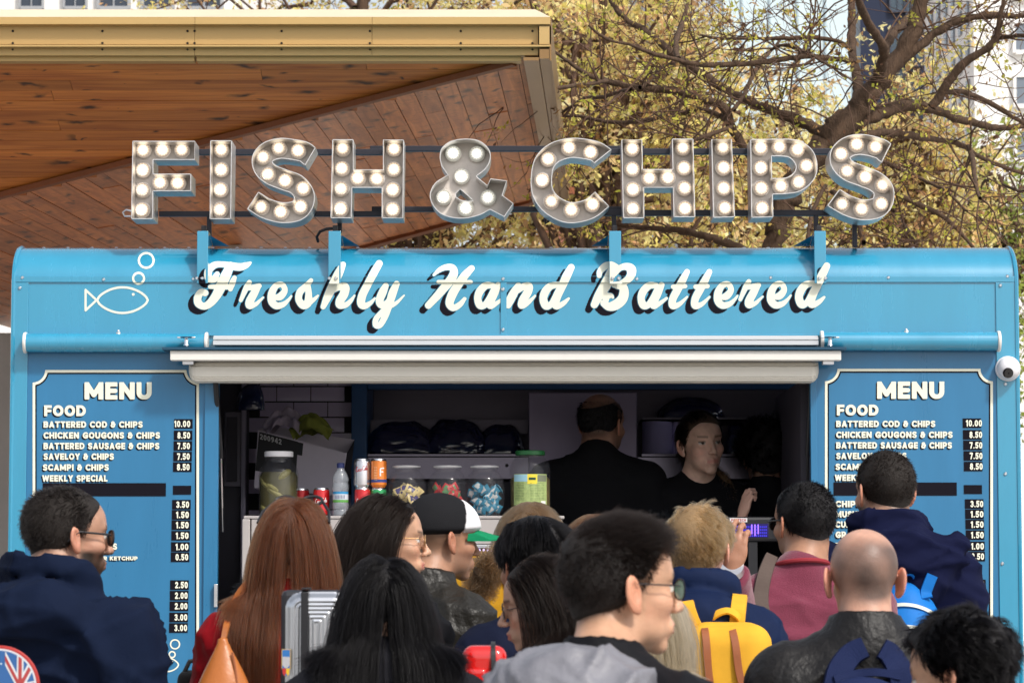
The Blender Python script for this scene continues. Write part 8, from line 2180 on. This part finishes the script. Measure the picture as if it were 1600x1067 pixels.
# ================================================================ bags, cases and straps carried by the crowd
def world_to_px(p):
    p = np.asarray(p, float); dz = p[..., 2] - CAM_Z; dep = p[..., 1] * CP + dz * SP; up = -p[..., 1] * SP + dz * CP
    return 800 + F_PX * p[..., 0] / dep, 533.5 - F_PX * up / dep
def garment_world(a):
    V = a.gV.astype(float) @ a.Rb.T + a.r0; return V
def on_cloth(a, pts, gap=0.010, rad=9, dflt=None):
    """world points on the cloth surface seen at the given photo pixels"""
    W = a.gW if hasattr(a, 'gW') else garment_world(a); a.gW = W; qx, qy = world_to_px(W); out = []
    for px, py in pts:
        d = np.hypot(qx - px, qy - py); m_ = d < rad
        if m_.any(): Y = np.percentile(W[m_, 1], 10) - gap
        else: Y = out[-1][1] if out else (dflt or W[d.argmin(), 1])
        out.append(P(px, py, Y))
    return out
def band(pts, width, thick, name, m, par, wpx=None, n=5, ref=None, parent_loc=None):
    """flat webbing along world points, its broad side facing the viewer's side (-Y)"""
    c = catmull([tuple(p) for p in pts], n) if len(pts) > 2 else np.array([tuple(p) for p in pts])
    if c.shape[1] == 2: raise ValueError
    mb = MB(); prev = None
    for i, p in enumerate(c):
        t = c[min(i + 1, len(c) - 1)] - c[max(i - 1, 0)]; t /= np.linalg.norm(t) + 1e-9
        nr = np.array(ref if ref is not None else (0, -1, 0.15)); s_ = np.cross(t, nr); s_ /= np.linalg.norm(s_) + 1e-9; nn = np.cross(s_, t); 
        w = width if np.isscalar(width) else np.interp(i / (len(c) - 1), np.linspace(0, 1, len(width)), width)
        for a_, b_ in ((-1, -1), (-0.9, 1), (0.9, 1), (1, -1)): mb.v.append(tuple(p + s_ * a_ * w / 2 + nn * b_ * thick / 2))
    for i in range(len(c) - 1):
        for k in range(4): q = i * 4; mb.f.append((q + k, q + (k + 1) % 4, q + 4 + (k + 1) % 4, q + 4 + k))
    mb.f.append((3, 2, 1, 0)); q = (len(c) - 1) * 4; mb.f.append((q, q + 1, q + 2, q + 3))
    loc = Vector(parent_loc if parent_loc is not None else par.location)
    mb.v = [tuple(Vector(v) - loc) for v in mb.v]
    return mb.build(name, m, par)
def catmull3(pts, n=6):
    p = [np.array(q, float) for q in pts]; p = [p[0]] + p + [p[-1]]; out = []
    for i in range(1, len(p) - 2):
        for t in np.linspace(0, 1, n, endpoint=False):
            a, b, c, d = p[i - 1:i + 3]; out.append(0.5 * ((2 * b) + (-a + c) * t + (2 * a - 5 * b + 4 * c - d) * t * t + (-a + 3 * b - 3 * c + d) * t ** 3))
    out.append(p[-2]); return np.array(out)
catmull_2 = catmull
def catmull(pts, n=8):
    return catmull3(pts, n) if len(pts[0]) == 3 and not isinstance(pts[0], list) and len(pts) > 2 and ISBAND[0] else catmull_2(pts, n)
ISBAND = [True]
def rbox(x, y, z, c, b, r):
    qx, qy, qz = np.abs(x - c[0]) - b[0] + r, np.abs(y - c[1]) - b[1] + r, np.abs(z - c[2]) - b[2] + r
    return np.sqrt(np.maximum(qx, 0) ** 2 + np.maximum(qy, 0) ** 2 + np.maximum(qz, 0) ** 2) + np.minimum(np.maximum(qx, np.maximum(qy, qz)), 0) - r
def soft(name, fn, lo, hi, st, m, par, wr=0.0, f=30, seed=1, loc=None):
    xs, ys, zs = (np.arange(l, h, st, dtype=f32) for l, h in zip(lo, hi)); x, y, z = np.meshgrid(xs, ys, zs, indexing='ij', sparse=True)
    V, F = surf(fn(x, y, z) + 0 * x * y * z, xs, ys, zs)
    if wr: V = V + vnormals(V, F) * (vnoise(V, f, seed) * wr)[:, None]
    return link(name, np_mesh(name, V.astype(f32), F, True, [m]), None, par)

# yellow backpack
A = PEOPLE['blond']; YBk = A.hw[1] - 0.28
c = P(1136, 1045, YBk); pk = empty('backpack', c, 'yellow backpack with two tan leather straps on the blond boy\'s back', 'backpack'); pk.rotation_euler = (0, 0, R(-4))
k_ = YBk / F_PX
m_yel = cloth_mat('yellow_canvas', (0.72, 0.38, 0.035), 0.75, b=0.12); m_tan = mat('tan_leather', (0.30, 0.095, 0.035), 0.5, noise=0.12, nscale=40)
hw_ = 66 * k_
soft('main_pocket', lambda x, y, z: rbox(x, y, z, (0, 0.05, -0.08), (hw_ - 0.004 - 0.05 * 0, 0.075, 0.20), 0.055), (-.16, -.06, -.30), (.16, .16, .16), 0.009, m_yel, pk, 0.002, 22)
soft('top_flap', lambda x, y, z: smax(rbox(x, y, z, (0, 0.045, 0.0), (hw_ + 0.002, 0.088, 0.115), 0.055), -(z + 0.10 + 0.0 * x) , 0.01), (-.17, -.08, -.13), (.17, .17, .15), 0.009, m_yel, pk, 0.006, 22, 3)
MB().tube([(-hw_ - 0.001, 0.02, -0.09), (-hw_ * 0.93, -0.035, -0.098), (-0.03, -0.046, -0.102), (0.03, -0.046, -0.102), (hw_ * 0.93, -0.035, -0.098), (hw_ + 0.001, 0.02, -0.09)], 0.0035, 6).build('flap_piping', m_tan, pk)
MB().tube([(hw_ * 0.72, 0.03, 0.10), (hw_ * 0.86, -0.02, 0.07), (hw_ * 0.92, -0.038, 0.0), (hw_ * 0.93, -0.036, -0.09)], 0.0022, 6).build('seam', mat('yellow_seam', (0.45, 0.22, 0.02), 0.8), pk)
for sx, sl in ((-0.048, 0.010), (0.030, 0.018)):
    pts = [(sx - sl, 0.02, 0.108), (sx - sl * .8, -0.03, 0.098), (sx - sl * 0.4, -0.050, 0.06), (sx, -0.053, 0.0), (sx + sl * .7, -0.053, -0.06), (sx + sl, -0.050, -0.15)]
    o = band(pts, 0.020, 0.004, 'leather_strap', m_tan, pk, parent_loc=(0, 0, 0))
    b_ = MB().box(sx + sl * .7 - 0.017, sx + sl * .7 + 0.017, -0.062, -0.056, -0.082, -0.072).build('buckle', m_tan, o)
band([(-0.045, 0.085, 0.105), (-0.035, 0.06, 0.135), (0.0, 0.055, 0.150), (0.03, 0.06, 0.135), (0.038, 0.085, 0.105)], 0.022, 0.005, 'carry_handle', m_yel, pk, ref=(0, -0.7, 0.7), parent_loc=(0, 0, 0))
L_b = Vector(pk.location)
for pts in ([(1150, 985), (1152, 965), (1154, 945), (1156, 930)], [(1088, 985), (1080, 968), (1074, 950), (1072, 940)]):
    w = on_cloth(A, pts[::-1], 0.012)[::-1]
    w = [w[0]] + w; w = [tuple(pk.matrix_basis.inverted() @ Vector(q)) for q in w]
    band(w, 0.042, 0.008, 'shoulder_strap', m_yel, pk, parent_loc=(0, 0, 0))
# diamond badge
mb = MB(); s_ = 0.031; dz_ = -0.085; bx_ = -0.012
mb.v = [(bx_ - s_, -0.0475, dz_), (bx_, -0.0475, dz_ - s_ * .75), (bx_ + s_, -0.0475, dz_), (bx_, -0.0475, dz_ + s_ * .75)]; mb.f = [(0, 1, 2, 3)]
mb.v += [(x, y + 0.003, z) for x, y, z in mb.v]; mb.f += [(7, 6, 5, 4), (0, 4, 5, 1), (1, 5, 6, 2), (2, 6, 7, 3), (3, 7, 4, 0)]
bd = mb.build('badge', mat('badge_cream', (0.75, 0.74, 0.68), 0.6), pk)
me = text_mesh([('NATURE', 0, 0, 0.0085, 0.036)], lambda x, y: np.stack([bx_ - 0.018 + x, np.full(np.shape(x), -0.049), dz_ - 0.009 - y], -1), 1.0, 1.2, 4, 0.5); link('badge_print', me, m_ink, bd)
MB().tube([(bx_ - 0.008, -0.049, dz_ + 0.004), (bx_ - 0.003, -0.049, dz_ + 0.011), (bx_ + 0.004, -0.049, dz_ + 0.010), (bx_ + 0.009, -0.049, dz_ + 0.004)], 0.001, 5).build('badge_drawing', m_ink, bd)

# brown shoulder bag
A = PEOPLE['auburn']; Yb_ = 6.92; c = P(349, 1060, Yb_)
bg = empty('shoulder_bag', c, 'soft tan leather shoulder bag under the arm of the auburn haired woman', 'handbag')
m_bag = mat('cognac_leather', (0.42, 0.13, 0.025), 0.38, noise=0.12, nscale=12, bump=0.35, bscale=18, spec=0.6)
k_ = Yb_ / F_PX
soft('bag_body', lambda x, y, z: smin(ell(x, y, z, (0, 0, -0.10), (0.062, 0.045, 0.14)), cap(x, y, z, (-0.002, 0, 0.085), (0, 0, -0.03), 0.012, 0.040, (1, 0.7, 1)), 0.06), (-.09, -.07, -.26), (.09, .07, .12), 0.007, m_bag, bg, 0.0025, 30)
w = [c + Vector((-0.001, -0.006, 0.085))] + on_cloth(A, [(356, 968), (366, 942), (378, 922), (392, 906)], 0.006, 12)
band([tuple(q) for q in w], [0.012, 0.018, 0.02, 0.02], 0.005, 'bag_strap', m_bag, bg)
mb = MB(); 
mb.tube([(0.022, -0.02, 0.06), (0.030, -0.025, 0.02), (0.034, -0.03, -0.01), (0.048, -0.02, -0.03)], 0.003, 6).build('tassel', m_tan, bg)

# silver case with ribs
Yc = 6.42; c = P(497, 1020, Yc); cs = empty('hard_case', c, 'silver ribbed hard shell case with a black strap, between the two long haired women', 'case'); k_ = Yc / F_PX
hw_, ht_, hb_ = 50 * k_, 95 * k_, 150 * k_
n = 150; xx = np.linspace(-hw_, hw_, 90); zz_ = np.linspace(-hb_, ht_, n); Xg, Zg = np.meshgrid(xx, zz_, indexing='ij')
qx = hw_ - 0.0 - np.abs(Xg); qz = np.where(Zg > 0, ht_ - Zg, Zg + hb_); rr = 0.035
din = np.where((qx < rr) & (qz < rr), rr - np.hypot(rr - qx, rr - qz), np.minimum(qx, qz))
yy = -0.018 * smooth01(din / 0.016) - 0.0016 * np.sin(din * 2 * math.pi / 0.0085) * (din > 0.012)
V = np.stack([Xg, yy - 0.02, Zg], -1).reshape(-1, 3); i = np.arange(89)[:, None] * n + np.arange(n - 1)[None]; F = np.stack([i, i + n, i + n + 1, i + 1], -1).reshape(-1, 4)
keepv = (din > -0.0005).reshape(-1); F = F[keepv[F].all(1)]
link('ribbed_shell', np_mesh('ribbed_shell', V, F, True, [mat('silver_shell', (0.62, 0.64, 0.68), 0.28, metal=0.85)]), None, cs)
MB().box(-hw_ - 0.010, hw_ + 0.01, -0.019, 0.10, -hb_, ht_ + 0.004).build('case_body', mat('case_black', (0.02, 0.02, 0.025), 0.35), cs, 0.012)
MB().box(-0.034, -0.018, -0.046, -0.040, -hb_, ht_).build('strap', m_black, cs, 0.002)
MB().box(-0.034, -0.018, -0.044, 0.05, ht_ + 0.005, ht_ + 0.009).build('strap', m_black, cs, 0.001)
sh_ = MB(); x0 = -hw_ - 0.006
def shield(mb, x0, x1, z0, z1, y): mb.v += [(x0, y, z1), (x0, y, z0 + (z1 - z0) * .35), ((x0 + x1) / 2, y, z0), (x1, y, z0 + (z1 - z0) * .35), (x1, y, z1)]; b = len(mb.v) - 5; mb.f.append((b, b + 1, b + 2, b + 3, b + 4)); return mb
zc_ = -15 * k_
for (ins, y, col, nm) in ((0, -0.0405, (0.55, 0.36, 0.10), 'sticker'), (0.0014, -0.0408, (0.03, 0.16, 0.45), 'sticker_sky')):
    shield(MB(), x0 + ins, x0 + 0.019 - ins, zc_ - 0.030 + ins, zc_ + 0.030 - ins, y).build(nm, mat(nm, col, 0.4), cs)
shield(MB(), x0 + 0.0015, x0 + 0.0175, zc_ - 0.012, zc_ + 0.014, -0.0412).build('sticker_castle', mat('sticker_castle', (0.45, 0.45, 0.48), 0.5), cs)
shield(MB(), x0 + 0.0022, x0 + 0.0095, zc_ - 0.026, zc_ - 0.010, -0.0412).build('sticker_red', mat('sticker_red', (0.5, 0.03, 0.03), 0.5), cs)
shield(MB(), x0 + 0.0097, x0 + 0.0168, zc_ - 0.026, zc_ - 0.010, -0.0412).build('sticker_yellow', mat('sticker_yellow', (0.7, 0.45, 0.03), 0.5), cs)

# red glossy hard case
Yr = 6.3; c = P(757, 1062, Yr); rc = empty('hard_case', c, 'glossy red hard case with a black strap at the bottom, beside the girl with glasses', 'case'); k_ = Yr / F_PX
m_redc = mat('gloss_red', (0.62, 0.012, 0.010), 0.12, coat=1.0)
soft('case_shell', lambda x, y, z: rbox(x, y, z, (0, 0.03, -0.06), (35 * k_, 0.07, 54 * k_ + 0.06), 0.024), (-.07, -.06, -.24), (.07, .13, .09), 0.005, m_redc, rc)
soft('raised_panel', lambda x, y, z: rbox(x, y, z, (-0.016, -0.04, -0.07), (0.020, 0.006, 0.095), 0.006), (-.05, -.06, -.2), (.03, -.02, .06), 0.004, m_redc, rc)
band([(0.018, 0.05, 54 * k_ + 0.004), (0.018, -0.02, 54 * k_ + 0.0), (0.019, -0.044, 54 * k_ - 0.03), (0.019, -0.046, -0.05), (0.019, -0.046, -0.16)], 0.010, 0.005, 'strap', m_black, rc, parent_loc=(0, 0, 0), ref=(0, -0.8, 0.6))

# blue backpack of the tall man
A = PEOPLE['tall']; Yq = A.hw[1] - 0.27; c = P(1418, 960, Yq); bp2 = empty('backpack', c, 'bright blue backpack with pale reflective stripes on the tall man at the right menu', 'backpack'); k_ = Yq / F_PX
m_bl = cloth_mat('royal_blue_nylon', (0.010, 0.16, 0.52), 0.5, b=0.1); m_str = mat('reflective_stripe', (0.75, 0.78, 0.70), 0.4)
soft('main_pocket', lambda x, y, z: ell(x, y, z, (0, 0.05, -0.10), (0.115, 0.10, 0.20)), (-.14, -.07, -.32), (.14, .17, .12), 0.009, m_bl, bp2, 0.003, 20)
for z0, sl in ((0.030, -0.035), (-0.035, -0.012)):
    pts = []
    for t in np.linspace(-0.9, 0.9, 9):
        x_ = 0.105 * t; z_ = z0 + sl * (t * t) - 0.01 * t; q = 1 - (x_ / 0.115) ** 2 - ((z_ + 0.10) / 0.20) ** 2; pts.append((x_, 0.05 - 0.10 * math.sqrt(max(q, 0)) - 0.003, z_))
    band(pts, 0.011, 0.003, 'reflective_stripe', m_str, bp2, parent_loc=(0, 0, 0), n=2)
band([(-0.015, 0.06, 0.085), (-0.012, 0.03, 0.115), (0.01, 0.02, 0.125), (0.028, 0.03, 0.112), (0.028, 0.06, 0.08)], 0.018, 0.004, 'carry_handle', m_bl, bp2, parent_loc=(0, 0, 0), ref=(0, -0.8, 0.5))
w = [c + Vector((0.06, -0.0, 0.05))] + on_cloth(A, [(1447, 925), (1452, 910), (1457, 898)], 0.006)
band([tuple(q) for q in w], 0.035, 0.008, 'shoulder_strap', m_bl, bp2)

# bald man's navy backpack
A = PEOPLE['bald']; c = P(1352, 1110, A.hw[1] - 0.26); nb_ = empty('backpack', c, 'navy backpack with padded shoulder straps on the man with the shaved head', 'backpack')
m_nv = cloth_mat('navy_webbing', (0.012, 0.02, 0.07), 0.7)
soft('main_pocket', lambda x, y, z: ell(x, y, z, (0, 0.05, -0.10), (0.15, 0.08, 0.17)), (-.18, -.05, -.29), (.18, .15, .10), 0.011, m_nv, nb_, 0.003, 20)
for pts in ([(1302, 1085), (1312, 1048), (1330, 1022), (1352, 1010)], [(1412, 1080), (1405, 1045), (1392, 1022), (1378, 1012)]):
    w = on_cloth(A, pts, 0.014, 12); band([tuple(q) for q in w], [0.05, 0.055, 0.05, 0.045], 0.014, 'shoulder_strap', m_nv, nb_)
w = on_cloth(A, [(1304, 1062), (1340, 1052), (1375, 1050), (1408, 1056)], 0.022, 12); band([tuple(q) for q in w], 0.018, 0.006, 'load_strap', m_nv, nb_)

# grey strap and black bag of the man in maroon
A = PEOPLE['maroon']; c = P(1226, 1015, A.hw[1] - 0.2); sb = empty('shoulder_bag', c, 'small black bag on a broad grey strap over the maroon sweater', 'shoulder bag')
m_gs = cloth_mat('taupe_webbing', (0.10, 0.075, 0.065), 0.8)
soft('bag_body', lambda x, y, z: rbox(x, y, z, (0, 0, -0.05), (0.07, 0.04, 0.06), 0.03), (-.1, -.06, -.13), (.1, .06, .03), 0.008, cloth_mat('black_nylon_b', (0.012, 0.012, 0.014)), sb)
w = on_cloth(A, [(1206, 868), (1199, 885), (1193, 905), (1189, 930), (1192, 955), (1203, 978), (1218, 995)], 0.008, 10)
band([tuple(q) for q in w], [0.038, 0.042, 0.045, 0.04, 0.036], 0.009, 'bag_strap', m_gs, sb)

# black bag at the red woman's left
c = P(296, 1062, 7.3); bb = empty('handbag', c, 'small black bag hanging at the elbow of the red sleeve', 'handbag')
soft('bag_body', lambda x, y, z: rbox(x, y, z, (0, 0, -0.03), (0.030, 0.04, 0.055), 0.02), (-.05, -.06, -.11), (.05, .06, .05), 0.006, m_rubber, bb, 0.003, 40)
MB().tube([(-0.012, 0, 0.02), (0.0, 0.0, 0.045), (0.03, 0.02, 0.05)], 0.006, 6).build('handle', m_rubber, bb)

# round union flag disc
Yd = 6.0; c = P(-2, 1072, Yd); k_ = Yd / F_PX; ud = empty('round_sign', c, 'round sign with a red rim and union flag pattern in the bottom left corner', 'round sign')
MB().lathe([(0.079, 0), (0.081, 0.002), (0.081, 0.006), (0.079, 0.008)], (0, 0.010, 0), (0, -1, 0), 48).build('disc', mat('disc_red', (0.40, 0.035, 0.03), 0.4), ud)
xs, ys, Xg, Yg = grid2(-0.08, 0.08, -0.08, 0.08, 0.0011)
rad_ = np.hypot(Xg, Yg)
def dsk(D, y, nm, col):
    V, F = fill_mesh(D, xs, ys); me = bpy.data.meshes.new(nm); me.from_pydata([(v[0], y, v[1]) for v in V], [], F); me.update(); link(nm, me, mat(nm, col, 0.4), ud)
dsk(rad_ - 0.0745, 0.0012, 'rim_white', (0.6, 0.62, 0.65)); dsk(rad_ - 0.071, 0.0006, 'field_blue', (0.03, 0.11, 0.30))
def bar(cx, cy, ang_, w): return np.abs((Xg - cx) * math.sin(R(ang_)) - (Yg - cy) * math.cos(R(ang_))) - w
cx_, cy_ = 0.042, 0.0
wb = np.minimum.reduce([bar(cx_, cy_, 62, 0.0075), bar(cx_, cy_, 118, 0.0065), bar(cx_, cy_, 90, 0.0065) , bar(cx_, cy_, 10, 0.006)])
reg = np.maximum(rad_ - 0.071, -(Xg - 0.012)); dsk(np.maximum(wb, reg), 0.0, 'flag_white', (0.62, 0.64, 0.66))
rb_ = np.minimum.reduce([bar(cx_, cy_, 62, 0.0035), bar(cx_, cy_, 118, 0.003), bar(cx_, cy_, 90, 0.0035), bar(cx_, cy_, 10, 0.003)])
dsk(np.maximum(rb_, reg), -0.0006, 'flag_red', (0.38, 0.05, 0.05))
dots = np.minimum.reduce([np.hypot(Xg + 0.0 + 0.008 * k - 0.004, Yg - 0.045 + 0.014 * ((k * 2) % 5)) - 0.0018 for k in range(6)]); dsk(np.maximum(dots, rad_ - .07), -0.0006, 'dots', (0.6, 0.7, 0.75))
